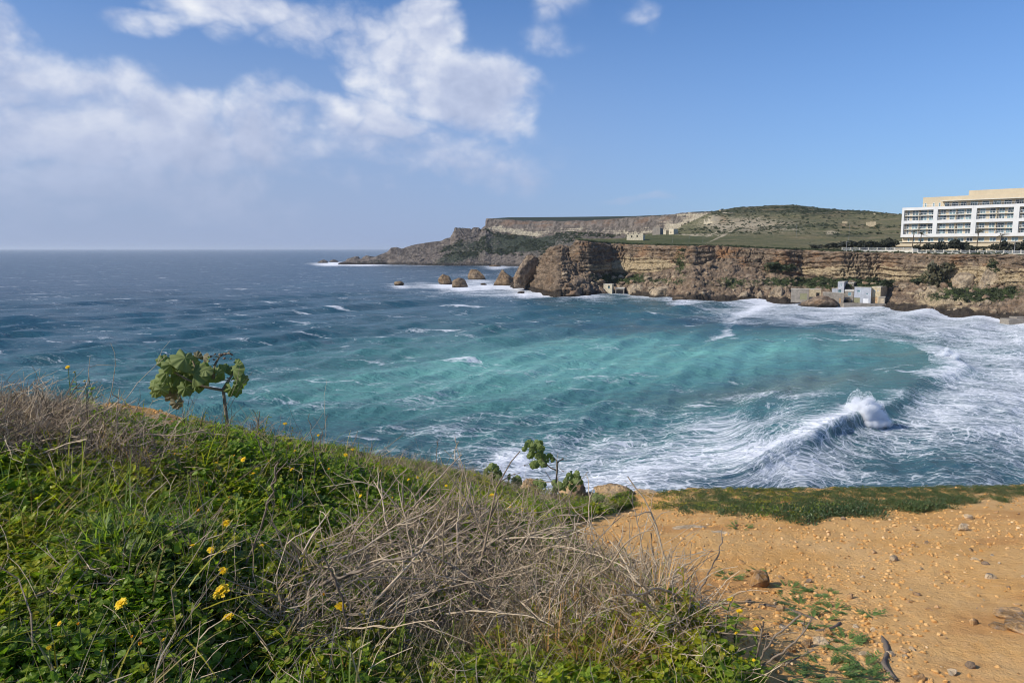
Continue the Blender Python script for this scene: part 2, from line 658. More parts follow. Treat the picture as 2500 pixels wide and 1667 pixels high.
def build_sea():
    py = np.concatenate([np.linspace(1990, 1310, 26), np.arange(1300, 640, -1.9), np.arange(640, 609.4, -0.75), [608.9, 608.55]])
    dip = PITCH + np.arctan((py - CY) / F)
    r = CAM_Z / np.tan(dip)
    r = np.append(r, 42000.0)
    th = np.concatenate([np.linspace(-88, -41, 30), np.linspace(-40, 39, 860), np.linspace(40, 80, 26)]) * math.pi / 180
    rr, tt = np.meshgrid(r, th, indexing='ij')
    x, y = rr * np.sin(tt), rr * np.cos(tt)
    dr = np.gradient(rr, axis=0)
    dr = np.abs(dr)
    z = np.zeros_like(x)
    ca = np.array([0.67, 0.742])                 # along the crests
    cn = np.array([0.742, -0.67])                # the way the swell runs
    wob = fbm(x * 0.012, y * 0.012, 0, 3, seed=3)
    s = x * cn[0] + y * cn[1] + wob * 7
    q = x * ca[0] + y * ca[1]
    env = 0.55 + 0.75 * fbm(x * 0.010, y * 0.010, 5, 2, seed=9)
    ph = (s + 39) / 40.0 * 2 * math.pi
    fade = lambda lam: 1 - sstep(lam * 0.22, lam * 0.5, dr)
    base = 0.5 + 0.5 * np.cos(ph)
    z += (base ** 2.2 - 0.36) * 1.35 * np.clip(env, 0.1, 1.3) * fade(40)
    lr = np.random.default_rng(4)
    for i in range(26):
        lam = 26 * (0.86 ** i) + 1.3
        a = 0.022 * lam * lr.uniform(0.6, 1.2)
        dth = math.atan2(cn[1], cn[0]) + lr.normal(0, 0.45)
        k = 2 * math.pi / lam
        p = (x * math.cos(dth) + y * math.sin(dth)) * k + lr.uniform(0, 6.28) + wob * 1.5
        e = 0.5 + noise3(x / lam / 3.5, y / lam / 3.5, i * 3.3, 20 + i)
        z += a * np.clip(e, 0, 1.3) * (2 * (0.5 + 0.5 * np.sin(p)) ** 1.6 - 0.8) * fade(lam)
    # the breaking wave
    bp = [on_sea(a, b + 11 * c) for a, b, c in BREAK]
    sd, par = poly_dist(x, y, bp)
    amp = np.interp(par, np.arange(len(BREAK)), [c for _, _, c in BREAK])
    sd = sd + 0.7 * fbm(x * 0.15, y * 0.15, 2, 3, seed=31) + 2.2 * noise3(x * 0.045, y * 0.045, 2, 33)
    nearb = sstep(60, 25, np.abs(sd))
    amp = amp * (1 + 0.45 * noise3(x * 0.08, y * 0.08, 0, 77))
    prof = np.where(sd < 0, np.exp(-(np.abs(sd) / 9.0) ** 1.25), np.exp(-(np.abs(sd) / 2.6) ** 1.5)) - 0.22 * np.exp(-((sd - 7) / 5.0) ** 2)
    z = z * (1 - 0.75 * np.exp(-(sd / 16.0) ** 2)) + amp * prof
    ripple = fbm(q * 0.55, sd * 0.12, 1, 3, seed=55)
    z += 0.16 * ripple * np.exp(-((sd - 3) / 6.0) ** 2) * np.clip(amp, 0, 2)
    push = 0.9 * amp * np.exp(-(sd / 2.5) ** 2)
    X, Y = x + push * cn[0], y + push * cn[1]
    # stay calm at the horizon
    px_, py_ = proj(x, y, np.zeros_like(x))
    tx_ = px_
    px_ = px_ + 70 * fbm(x * 0.035, y * 0.035, 0, 4, seed=41) * sstep(700, 850, py_)
    py_ = py_ + 26 * fbm(x * 0.04, y * 0.04, 9, 4, seed=43) * sstep(760, 900, py_)
    G = lambda cx, cy, sx, sy, tilt=0.0: np.exp(-(((px_ - cx) * math.cos(tilt) + (py_ - cy) * math.sin(tilt)) / sx) ** 2 - ((-(px_ - cx) * math.sin(tilt) + (py_ - cy) * math.cos(tilt)) / sy) ** 2)
    # ---- foam cover
    sw = np.interp(par, [0, 6, 8, 10, 12, 14], [6, 6, 16, 24, 40, 60])
    inb = sstep(-0.35, 0.8, sd / sw + 0.85 * fbm(x * 0.045, y * 0.045, 3, 5, 0.6, seed=47)) * (py_ < 1250) * sstep(1350, 1600, px_)
    foam = np.full(x.shape, 0.08) + 0.08 * sstep(700, 1000, py_) + 0.05 * sstep(1000, 1100, py_)
    foam += 0.16 * G(1650, 700, 500, 50)
    surf = inb * sstep(1500, 1950, px_ + (1100 - py_) * 0.2)
    foam = np.maximum(foam, surf * (0.50 - 0.20 * sstep(1020, 1150, py_) + 0.14 * G(2480, 900, 350, 130)))
    foam = np.maximum(foam, 0.50 * sstep(730, 748, py_) * sstep(1830, 2060, px_ + (py_ - 745) * -1.6) * (sd > -4))
    foam += 0.42 * np.exp(-((sd + 0.2) / 1.5) ** 2) * sstep(0.7, 1.9, amp)
    foam += 0.08 * np.exp(-((sd - 4) / 4.5) ** 2) * sstep(0.3, 1.2, amp)
    foam += 0.18 * np.exp(-np.clip(-sd, 0, None) / 9.0) * (sd < 0) * sstep(0.5, 1.5, amp) * sstep(940, 1040, py_)
    foam += 0.46 * G(1580, 1165, 330, 50, -0.1) + 0.20 * G(1500, 1100, 330, 60, -0.1) + 0.05 * G(1250, 1040, 420, 70, 0.1)
    foam += 0.20 * G(1700, 1050, 230, 30, 0.05) + 0.22 * G(1860, 968, 170, 10) + 0.2 * G(1900, 1010, 150, 30, -0.3)
    foam += 0.62 * G(1262, 1128, 42, 26) * (1 - 0.9 * G(1256, 1133, 16, 10))
    foam += 0.12 * G(1430, 850, 260, 14, -0.12) + 0.09 * G(1150, 920, 240, 16, -0.15) + 0.06 * G(1000, 980, 260, 30)
    foam += 0.42 * G(1765, 812, 40, 7, -0.5) + 0.5 * G(1850, 752, 26, 9, -0.4) + 0.25 * G(1780, 790, 60, 10, -0.6)
    ny = near_water_y(px_)
    shore = np.where(px_ > 1255, np.exp(-np.clip(py_ - ny, 0, None) / 7.0), 0.0)
    foam += 0.62 * shore * (0.55 + 0.45 * np.sin(px_ * 0.021) * np.sin(px_ * 0.0077 + 1))
    foam += 0.42 * G(1180, 702, 150, 13) + 0.3 * G(1050, 697, 110, 6) + 0.4 * G(1310, 716, 60, 9) + 0.25 * G(1200, 722, 190, 8)
    foam += 0.6 * G(830, 644, 75, 4) + 0.35 * G(1000, 648, 160, 2.5) + 0.30 * G(1220, 651, 60, 4) + 0.25 * G(1150, 672, 60, 5)
    for (cx, cy, w, h) in SEA_ROCKS:
        foam += 0.42 * G(cx + w * 0.1, cy + 3, w * 0.9, 5)
    foam -= 0.14 * G(1960, 870, 330, 70) + 0.06 * G(1450, 860, 420, 60)
    # ---- water colour: depth and stirred sand
    deep = np.array([0.007, 0.046, 0.080])
    mid = np.array([0.022, 0.084, 0.116])
    teal = np.array([0.056, 0.160, 0.165])
    turq = np.array([0.140, 0.350, 0.315])
    slate = np.array([0.042, 0.100, 0.126])
    sand = np.array([0.135, 0.190, 0.165])
    wn = fbm(x * 0.010, y * 0.010, 0, 4, seed=61)
    t1 = sstep(650, 790, py_ + 60 * wn + 0.05 * (px_ - 800))[..., None]
    colr = deep * (1 - t1) + mid * t1
    t2 = np.clip(sstep(740, 900, py_ + 60 * wn + 0.10 * (px_ - 1000)), 0, 1)[..., None]
    colr = colr * (1 - t2) + teal * t2
    swb = (base ** 1.5) * 0.5 + 0.55
    t3 = np.clip(0.95 * G(1420, 880, 520, 70, -0.06) + 0.35 * G(1000, 955, 420, 60, -0.1) + 0.45 * G(1900, 865, 380, 50), 0, 1)
    t3 = np.clip(t3 * (0.55 + 0.55 * swb + 0.5 * wn), 0, 1)[..., None]
    colr = colr * (1 - t3) + turq * t3
    t4 = np.clip(0.7 * G(1480, 800, 320, 26) + 0.55 * G(1850, 790, 260, 22) + 0.75 * surf + 0.8 * G(1560, 1190, 420, 40) + 0.9 * G(1200, 1150, 300, 45) + 0.5 * G(800, 1080, 300, 50), 0, 1)[..., None]
    colr = colr * (1 - t4) + slate * t4
    t5 = np.clip(0.75 * G(1850, 958, 240, 24, -0.1) + 0.5 * G(2210, 868, 110, 8) + 0.4 * G(2000, 930, 160, 20), 0, 1)[..., None]
    colr = colr * (1 - t5) + sand * t5
    rgba = np.concatenate([colr, np.ones(x.shape + (1,))], -1)
    # foam is combed along the waves near the breaker, along the wind elsewhere
    u1, v1 = x, y
    w = sstep(55, 18, np.abs(sd)) * sstep(1350, 1600, px_)
    comb_u = np.where(sd > 0, sd * 1.0, sd) * 0.9
    # in front of and behind the crest the streaks run up the wave: stretch across the crest
    fuv = np.stack([x + 0.15 * y, y - 0.10 * x, np.zeros_like(x)], -1)
    comb = np.stack([x * 0.9 - 0.25 * y + comb_u * 0.6, q * 0.8, np.zeros_like(x)], -1)
    w = w * 0.8 * sstep(1750, 1980, tx_)
    fuv = fuv * (1 - w[..., None]) + comb * w[..., None]
    nr, nc = x.shape
    o = obj('sea', np.stack([X, Y, z], -1).reshape(-1, 3), grid_faces(nr, nc), sea_material(), None, True,
            {'foam': np.clip(foam, 0, 1.2).ravel(), 'wcol': rgba.reshape(-1, 4), 'fuv': fuv.reshape(-1, 3)})
    tag(o, kind='structure')
    return o


# ------------------------------------------------------------------ cliffs and hills: sheets lofted through surveyed profiles
def sheet(cols, nodes, segs):
    """nodes: list of (px array, py array, Y array) along the profile, segs: subdivisions between neighbours"""
    P = np.stack([at(px, py, Y) for px, py, Y in nodes], 0)
    out = []
    for i, k in enumerate(segs):
        t = np.linspace(0, 1, k, endpoint=False)[:, None, None]
        out.append(P[i][None] * (1 - t) + P[i + 1][None] * t)
    out.append(P[-1][None])
    return np.concatenate(out, 0)


def sheet_param(segs):
    return np.concatenate([i + np.linspace(0, 1, k, endpoint=False) for i, k in enumerate(segs)] + [[len(segs)]])


def smooth_rows(a, k):
    for _ in range(k):
        b = a.copy()
        b[1:-1] = (a[:-2] + 2 * a[1:-1] + a[2:]) / 4
        a = b
    return a


def normals(P):
    du = np.gradient(P, axis=0)
    dv = np.gradient(P, axis=1)
    n = np.cross(dv, du)
    return n / (np.linalg.norm(n, axis=-1, keepdims=True) + 1e-9)


def pxY(px, Y):
    """a px column is a ray from the camera: keep it, only the depth changes"""
    return px, Y


def rock_material(name, brown, pale, rust, veg, wetc=(0.02, 0.018, 0.016), scale=1.0, vegk=1.0):
    m, n = new_mat(name)
    pos = n.n('ShaderNodeNewGeometry').outputs['Position']
    a_p, a_v, a_w, a_r = n.attr('pale'), n.attr('veg'), n.attr('wet'), n.attr('rust')
    n1 = n.noise(pos, 0.35 * scale, 8, 0.62)
    n2 = n.noise(pos, 1.3 * scale, 6, 0.65)
    strata = n.noise(n.vmath('MULTIPLY', pos, (0.06, 0.06, 1.1)), scale, 6, 0.6)
    nb = n.noise(pos, 0.08 * scale, 4, 0.55)
    c = n.mix(n.remap(n1, 0.34, 0.66), tuple(0.45 * b for b in brown), tuple(1.45 * b for b in brown))
    grey = tuple(np.mean(brown) * k for k in (1.12, 1.04, 0.95))
    c = n.mix(n.math('MULTIPLY', n.remap(n2, 0.42, 0.7), 0.45), c, grey)
    c = n.mix(n.math('MULTIPLY', n.remap(n.math('ADD', n.math('MULTIPLY', nb, 0.6), n.math('MULTIPLY', strata, 0.4)), 0.48, 0.6), a_r), c, rust)
    pf = n.remap(n.math('ADD', n.math('MULTIPLY_ADD', n.math('SUBTRACT', strata, 0.5), 1.5, a_p), n.math('MULTIPLY', n.math('SUBTRACT', n1, 0.5), 1.0)), 0.38, 0.68)
    pc = n.mix(n.remap(n2, 0.34, 0.66), tuple(0.62 * b for b in pale), tuple(1.2 * b for b in pale))
    c = n.mix(pf, c, pc)
    vn = n.noise(pos, 0.9 * scale, 6, 0.7)
    vf = n.remap(n.math('MULTIPLY_ADD', n.math('SUBTRACT', vn, 0.5), 1.3, a_v), 0.42, 0.60)
    vc = n.mix(n.remap(n2, 0.3, 0.7), tuple(0.55 * b for b in veg), tuple(1.5 * b for b in veg))
    c = n.mix(n.math('MULTIPLY', vf, vegk), c, vc)
    c = n.mix(a_w, c, wetc)
    h = n.math('ADD', n.math('MULTIPLY', n1, 1.2), n.math('MULTIPLY', n2, 0.5))
    b = principled(n, c, 0.92, 0.15, bump(n, h, 1.0, 1.5 / scale))
    finish(n, b)
    return m


def near_profile(px):
    yw = near_water_y(px)
    Yw = seaY(px, yw)
    yt = curve(px, (1255, 698), (1268, 690), (1283, 672), (1296, 662), (1312, 648), (1322, 636), (1331, 628), (1345, 613), (1370, 610), (1396, 612), (1402, 600), (1407, 586), (1450, 590),
               (1492, 594), (1574, 598), (1750, 601), (1891, 607), (2051, 613), (2235, 619), (2500, 621), (3000, 628))
    yf = curve(px, (1255, 699), (1275, 697), (1312, 690), (1345, 680), (1403, 672), (1440, 668), (1500, 668), (1600, 668), (1650, 655), (1700, 648), (1780, 640), (1850, 660), (1900, 672),
               (2000, 679), (2100, 684), (2200, 691), (2300, 694), (2400, 701), (2500, 702), (3000, 715))
    Yf = Yw + curve(px, (1255, 4), (1275, 6), (1345, 18), (1403, 24), (1500, 24), (1600, 28), (1700, 33), (1900, 34), (2100, 33), (2300, 30), (2500, 30), (3000, 30))
    Yt = Yf + curve(px, (1255, 3), (1275, 6), (1312, 14), (1345, 26), (1400, 24), (1412, 14), (1500, 8), (1700, 9), (2000, 6), (2500, 6), (3000, 6))
    return yw, Yw, yf, Yf, yt, Yt


def z_at(py, Y):
    return CAM_Z + float(0) + np.asarray(ray(CX, py)[2]) / np.asarray(ray(CX, py)[1]) * Y


def py_of(z, Y):
    return proj(0 * np.asarray(Y, float), np.asarray(Y, float), np.asarray(z, float))[1]


def boulders(x, y, z, size, seed):
    f1, f2, cid = worley(x / size, y / size, z / size, seed)
    return np.sqrt(np.clip(1 - (f1 / 0.75) ** 2, 0, 1)) * (0.35 + 0.65 * cid)


NEAR = {}


def build_near_cliff():
    px = np.concatenate([np.linspace(1255, 1420, 170), np.linspace(1421.3, 2520, 800), np.linspace(2523, 3000, 90)])
    yw, Yw, yf, Yf, yt, Yt = near_profile(px)
    end = sstep(1400, 1412, px)
    Yb = Yt + np.where(px < 1404, 30, 14)
    zb = np.where(px < 1404, -3, z_at(yt, Yt) + 0.4)
    zb = zb * 1.0
    Yw0 = Yw - 3
    yw0 = py_of(-2.5, Yw0)
    ym = yw + (yf - yw) * 0.55
    Ym = Yw + (Yf - Yw) * 0.50
    nodes = [(px, yw0, Yw0), (px, yw, Yw), (px, ym, Ym), (px, yf, Yf), (px, yt, Yt), (px, py_of(zb, Yb), Yb)]
    segs = [6, 52, 44, 96, 14]
    P = sheet(px, nodes, segs)
    P = smooth_rows(P, 3)
    par = sheet_param(segs)[:, None] * np.ones_like(P[..., 0])
    x, y, z = P[..., 0], P[..., 1], P[..., 2]
    N = normals(P)
    if N[80, 400, 1] > 0:
        N = -N
    PX = px[None, :] * np.ones_like(x)
    wall = sstep(2.95, 3.12, par) * (1 - sstep(4.0, 4.15, par))
    ridge = 1 - sstep(1398, 1412, PX)
    talus = 1 - sstep(2.8, 3.1, par)
    top = sstep(3.98, 4.1, par)
    # big buttresses, ledges, cracks
    d = 2.3 * fbm(x * 0.05, y * 0.05, z * 0.04, 3, seed=101) * (0.35 + 0.65 * (wall + ridge)).clip(0, 1)
    rid = fbm(x * 0.13, y * 0.13, z * 0.16, 5, 0.55, seed=111, ridged=True)
    d += (1.35 * wall + 1.7 * ridge + 0.6 * talus).clip(0, 2) * rid
    led = noise3(x * 0.03, y * 0.03, z * 0.75 + 1.2 * noise3(x * 0.06, y * 0.06, 0, 5), 121)
    d += 1.1 * wall * sstep(-0.05, 0.12, led) + 0.6 * ridge * sstep(-0.05, 0.15, noise3(x * 0.1 + z * 0.25, y * 0.1, z * 0.55, 123))
    crk = fbm(x * 0.16, y * 0.16, z * 0.035, 3, 0.55, seed=127)
    d -= (1.5 * wall + 1.1 * ridge).clip(0, 1.6) * sstep(0.07, 0.0, np.abs(crk))
    d += 0.5 * wall * fbm(x * 0.6, y * 0.6, z * 0.8, 3, 0.6, seed=131)
    lowrug = (wall * sstep(1900, 2080, PX) * sstep(0.35, 0.75, par - 3))     # the right-hand wall is smooth layered stone below
    b1 = boulders(x, y, z, 5.2, 141)
    b2 = boulders(x, y, z, 2.3, 151)
    b3 = boulders(x, y, z, 1.1, 161)
    tl = (talus * (1 - top) * (1 - 0.35 * ridge)).clip(0, 1)
    d += tl * (2.1 * b1 + 1.15 * b2 + 0.5 * b3 - 1.2)
    d += ridge * (1 - tl) * (1.3 * b1 + 0.7 * b2)
    d += (0.55 * (wall + ridge).clip(0, 1) + 0.25) * fbm(x * 0.75, y * 0.75, z * 0.95, 4, 0.65, seed=173, ridged=True) * (1 - top)
    d += 0.45 * fbm(x * 1.1, y * 1.1, z * 1.1, 3, 0.6, seed=171) * (1 - top)
    d += (0.9 * wall + 0.9 * ridge + 0.35 * talus).clip(0, 1.2) * fbm(x * 0.33, y * 0.33, z * 0.42, 4, 0.6, seed=175, ridged=True)
    d = d * (1 - 0.82 * sstep(3.86, 3.99, par) * (1 - 0.7 * ridge)) - 0.5 * wall
    vegm = fbm(x * 0.045, y * 0.045, z * 0.045, 4, seed=181)
    G = lambda cx, cy, sx, sy: np.exp(-((PX - cx) / sx) ** 2 - ((PY - cy) / sy) ** 2)
    PY = proj(x, y, z)[1]
    veg = 0.16 + 0.35 * vegm
    veg = veg * (0.35 + 0.65 * talus)
    veg += 0.50 * G(1500, 676, 70, 12) + 0.5 * G(1665, 640, 22, 40) + 0.8 * G(1980, 694, 150, 14) + 0.6 * G(2100, 697, 80, 11) + 0.6 * G(1905, 658, 55, 14)
    veg += 0.6 * G(2370, 728, 110, 18) + 0.45 * G(1560, 690, 120, 10) + 0.6 * G(2430, 655, 22, 30) + 0.5 * G(2270, 680, 60, 20) + 0.4 * G(2440, 720, 60, 18) + 0.3 * G(1780, 690, 40, 20) + 0.3 * G(2330, 700, 50, 14)
    veg = np.clip(veg, 0, 1) * (1 - ridge * 0.8) * sstep(1.5, 3.5, z)
    veg = np.maximum(veg, top * 0.75 * (PX > 1412))
    pale = wall * (0.30 * G(1570, 650, 110, 22) * 2 + 0.75 * G(1560, 660, 120, 14) + 0.55 * sstep(1850, 2000, PX) * sstep(0.85, 0.2, par - 3) + 0.35 * G(2380, 670, 70, 22) + 0.25 * G(1830, 640, 40, 20))
    pale += talus * (0.35 * G(1900, 718, 30, 20) + 0.5 * G(2300, 730, 90, 25) + 0.30 * G(2330, 750, 160, 14) + 0.25 * G(1590, 708, 80, 14))
    pale += 0.12
    rust = 0.35 * wall * (1 - ridge) + 0.55 * G(1850, 640, 90, 22) + 0.5 * G(2385, 640, 50, 25) + 0.35 * G(1760, 625, 140, 18) + 0.12
    wet = sstep(2.0, 0.6, z + 0.5 * vegm) * 0.85
    Q = P + N * d[..., None]
    Q[..., 2] = np.where(par < 0.9, np.minimum(Q[..., 2], 0.4), Q[..., 2])
    m = rock_material('cliff_limestone', (0.205, 0.148, 0.098), (0.42, 0.33, 0.205), (0.29, 0.155, 0.075), (0.045, 0.062, 0.022))
    o = obj('cliff', Q.reshape(-1, 3), grid_faces(*x.shape), m, None, True,
            {'pale': pale.ravel(), 'veg': veg.ravel(), 'wet': wet.ravel(), 'rust': np.clip(rust, 0, 1).ravel()})
    tag(o, 'brown and cream limestone cliff above tumbled boulders across the bay', 'cliff', kind='structure')
    NEAR['P'], NEAR['veg'], NEAR['px'], NEAR['par'], NEAR['talus'], NEAR['N'] = Q, veg, PX, par, talus, N
    return o


def hill_nodes(px):
    yw, Yw, yf, Yf, yt, Yt = near_profile(px)
    K = [1403, 1480, 1560, 1640, 1740, 1800, 1930, 2100, 2200, 2500, 3000]
    I = lambda a: np.interp(px, K, a)
    z0 = z_at(yt, Yt) - 0.25
    n0 = (px, py_of(z0 - 1.5, Yt - 1.0), Yt - 1.0)
    n0b = (px, py_of(z0 + 0.0, Yt + 4), Yt + 4)
    n1 = (px, I([588, 590, 592, 592, 593, 594, 598, 606, 609, 611, 612]), np.maximum(I([480, 490, 480, 475, 470, 460, 440, 415, 395, 360, 350]), Yt + 12))
    n2 = (px, I([583, 584, 583, 581, 576, 577, 585, 594, 602, 605, 606]), n1[2] + I([50, 60, 70, 90, 110, 110, 100, 70, 60, 50, 50]))
    n3 = (px, I([586, 585, 579, 574, 557, 556, 562, 568, 578, 590, 592]), n2[2] + I([70, 80, 120, 150, 170, 170, 140, 150, 120, 120, 120]))
    n4 = (px, I([592, 590, 577, 567, 540, 535, 532, 541, 548, 560, 570]), n3[2] + I([120, 120, 140, 130, 110, 140, 190, 170, 150, 150, 150]))
    n5 = (px, I([604, 594, 578, 565, 515, 506, 498.5, 514, 524, 540, 550]), n4[2] + I([100, 100, 110, 130, 160, 170, 170, 180, 150, 150, 150]))
    Yb = n5[2] + 260
    n6 = (px, py_of(z_at(n5[1], n5[2]) - 12, Yb), Yb)
    return [n0, n0b, n1, n2, n3, n4, n5, n6]


HILL = {}


def build_hill():
    px = np.concatenate([np.linspace(1404, 2500, 620), np.linspace(2506, 3000, 60)])
    nodes = hill_nodes(px)
    segs = [4, 12, 16, 34, 40, 44, 12]
    P = sheet(px, nodes, segs)
    P = smooth_rows(P, 6)
    x, y, z = P[..., 0], P[..., 1], P[..., 2]
    PX = px[None, :] * np.ones_like(x)
    PY = proj(x, y, z)[1]
    par = sheet_param(segs)[:, None] * np.ones_like(x)
    far = sstep(2.2, 4, par)
    tn = fbm(x * 0.02, y * 0.02, 0, 5, seed=201)
    dz = far * (2.2 * tn + 0.9 * fbm(x * 0.09, y * 0.09, 0, 4, 0.6, seed=205)) + 0.15 * (1 - far) * fbm(x * 0.2, y * 0.2, 0, 3, seed=207)
    # field terraces
    terr = far * 0.9 * sstep(0.1, 0.22, noise3(x * 0.008, z * 0.22, 0, 209))
    dz = dz + terr
    G = lambda cx, cy, sx, sy, t=0.0: np.exp(-(((PX - cx) * math.cos(t) + (PY - cy) * math.sin(t)) / sx) ** 2 - ((-(PX - cx) * math.sin(t) + (PY - cy) * math.cos(t)) / sy) ** 2)
    scrub = 0.27 + 0.60 * fbm(x * 0.012, y * 0.012, 3, 4, seed=211) + 0.42 * sstep(535, 512, PY) + 0.25 * G(2050, 575, 120, 8) + 0.2 * G(1900, 555, 200, 8)
    scrub -= 0.30 * sstep(572, 584, PY) * (1 - 0.6 * sstep(1720, 1900, PX))
    pale = 0.22 + 0.42 * G(1850, 553, 130, 18) + 0.35 * G(1790, 545, 90, 14) + 0.5 * G(2030, 568, 18, 4) + 0.45 * G(1930, 560, 14, 3) + 0.25 * G(2000, 520, 120, 7)
    pale += 0.95 * G(1790, 563, 62, 1.7, -0.45) + 0.8 * G(1850, 551, 26, 1.5, -0.08) + 0.6 * G(1770, 558, 50, 2.0, -0.42) + 0.65 * G(1745, 533, 14, 10, 0.3)
    pale += 0.75 * G(1700, 574, 70, 1.8) * (noise3(x * 0.3, y * 0.3, 0, 219) > -0.1) + 0.5 * G(1480, 582, 40, 2.5)
    earth = 0.35 * sstep(-0.02, 0.25, fbm(x * 0.02, y * 0.05, 6, 4, seed=223)) * sstep(1700, 1800, PX) + 0.9 * G(1765, 537, 9, 9) + 0.5 * G(1480, 582, 45, 3) + 0.8 * G(2062, 552, 10, 4)
    m, n = new_mat('hillside')
    pos = n.n('ShaderNodeNewGeometry').outputs['Position']
    sc, pl, er, gr = n.attr('scrub'), n.attr('pale'), n.attr('earth'), n.attr('grass')
    n1 = n.noise(pos, 0.10, 7, 0.65)
    n2 = n.noise(pos, 0.45, 5, 0.65)
    g = n.mix(n.remap(n.math('ADD', n.math('MULTIPLY', n1, 0.5), n.math('MULTIPLY', n2, 0.5)), 0.38, 0.62), (0.085, 0.094, 0.042), (0.185, 0.160, 0.085))
    g = n.mix(gr, g, n.mix(n.remap(n1, 0.35, 0.65), (0.048, 0.066, 0.020), (0.090, 0.096, 0.040)))
    stone = n.remap(n.math('ADD', n.math('MULTIPLY', n.math('SUBTRACT', n2, 0.5), 1.7), pl), 0.46, 0.62)
    c = n.mix(stone, g, (0.40, 0.335, 0.225))
    sf = n.remap(n.math('ADD', n.math('MULTIPLY', n.math('SUBTRACT', n.noise(pos, 0.16, 6, 0.7), 0.5), 1.9), sc), 0.44, 0.58)
    c = n.mix(sf, c, n.mix(n.remap(n2, 0.35, 0.65), (0.030, 0.038, 0.019), (0.075, 0.080, 0.042)))
    c = n.mix(er, c, n.mix(n.remap(n2, 0.4, 0.6), (0.24, 0.165, 0.085), (0.34, 0.26, 0.16)))
    finish(n, principled(n, c, 0.95, 0.1, bump(n, n.math('ADD', n1, n2), 0.8, 1.5)))
    Q = P.copy()
    Q[..., 2] += dz
    grassm = sstep(566, 584, PY) * (1 - 0.85 * sstep(1700, 1880, PX + 90 * tn)) * np.clip(0.75 + 0.9 * tn, 0, 1)
    o = obj('hill', Q.reshape(-1, 3), grid_faces(*x.shape), m, None, True,
            {'scrub': scrub.ravel(), 'pale': pale.ravel(), 'earth': earth.ravel(), 'grass': grassm.ravel()})
    tag(o, 'low green and scrubby hill rising behind the cliff', 'hill', kind='structure')
    HILL['P'], HILL['scrub'], HILL['PX'], HILL['PY'] = Q, scrub, PX, PY
    return o


FAR = {}


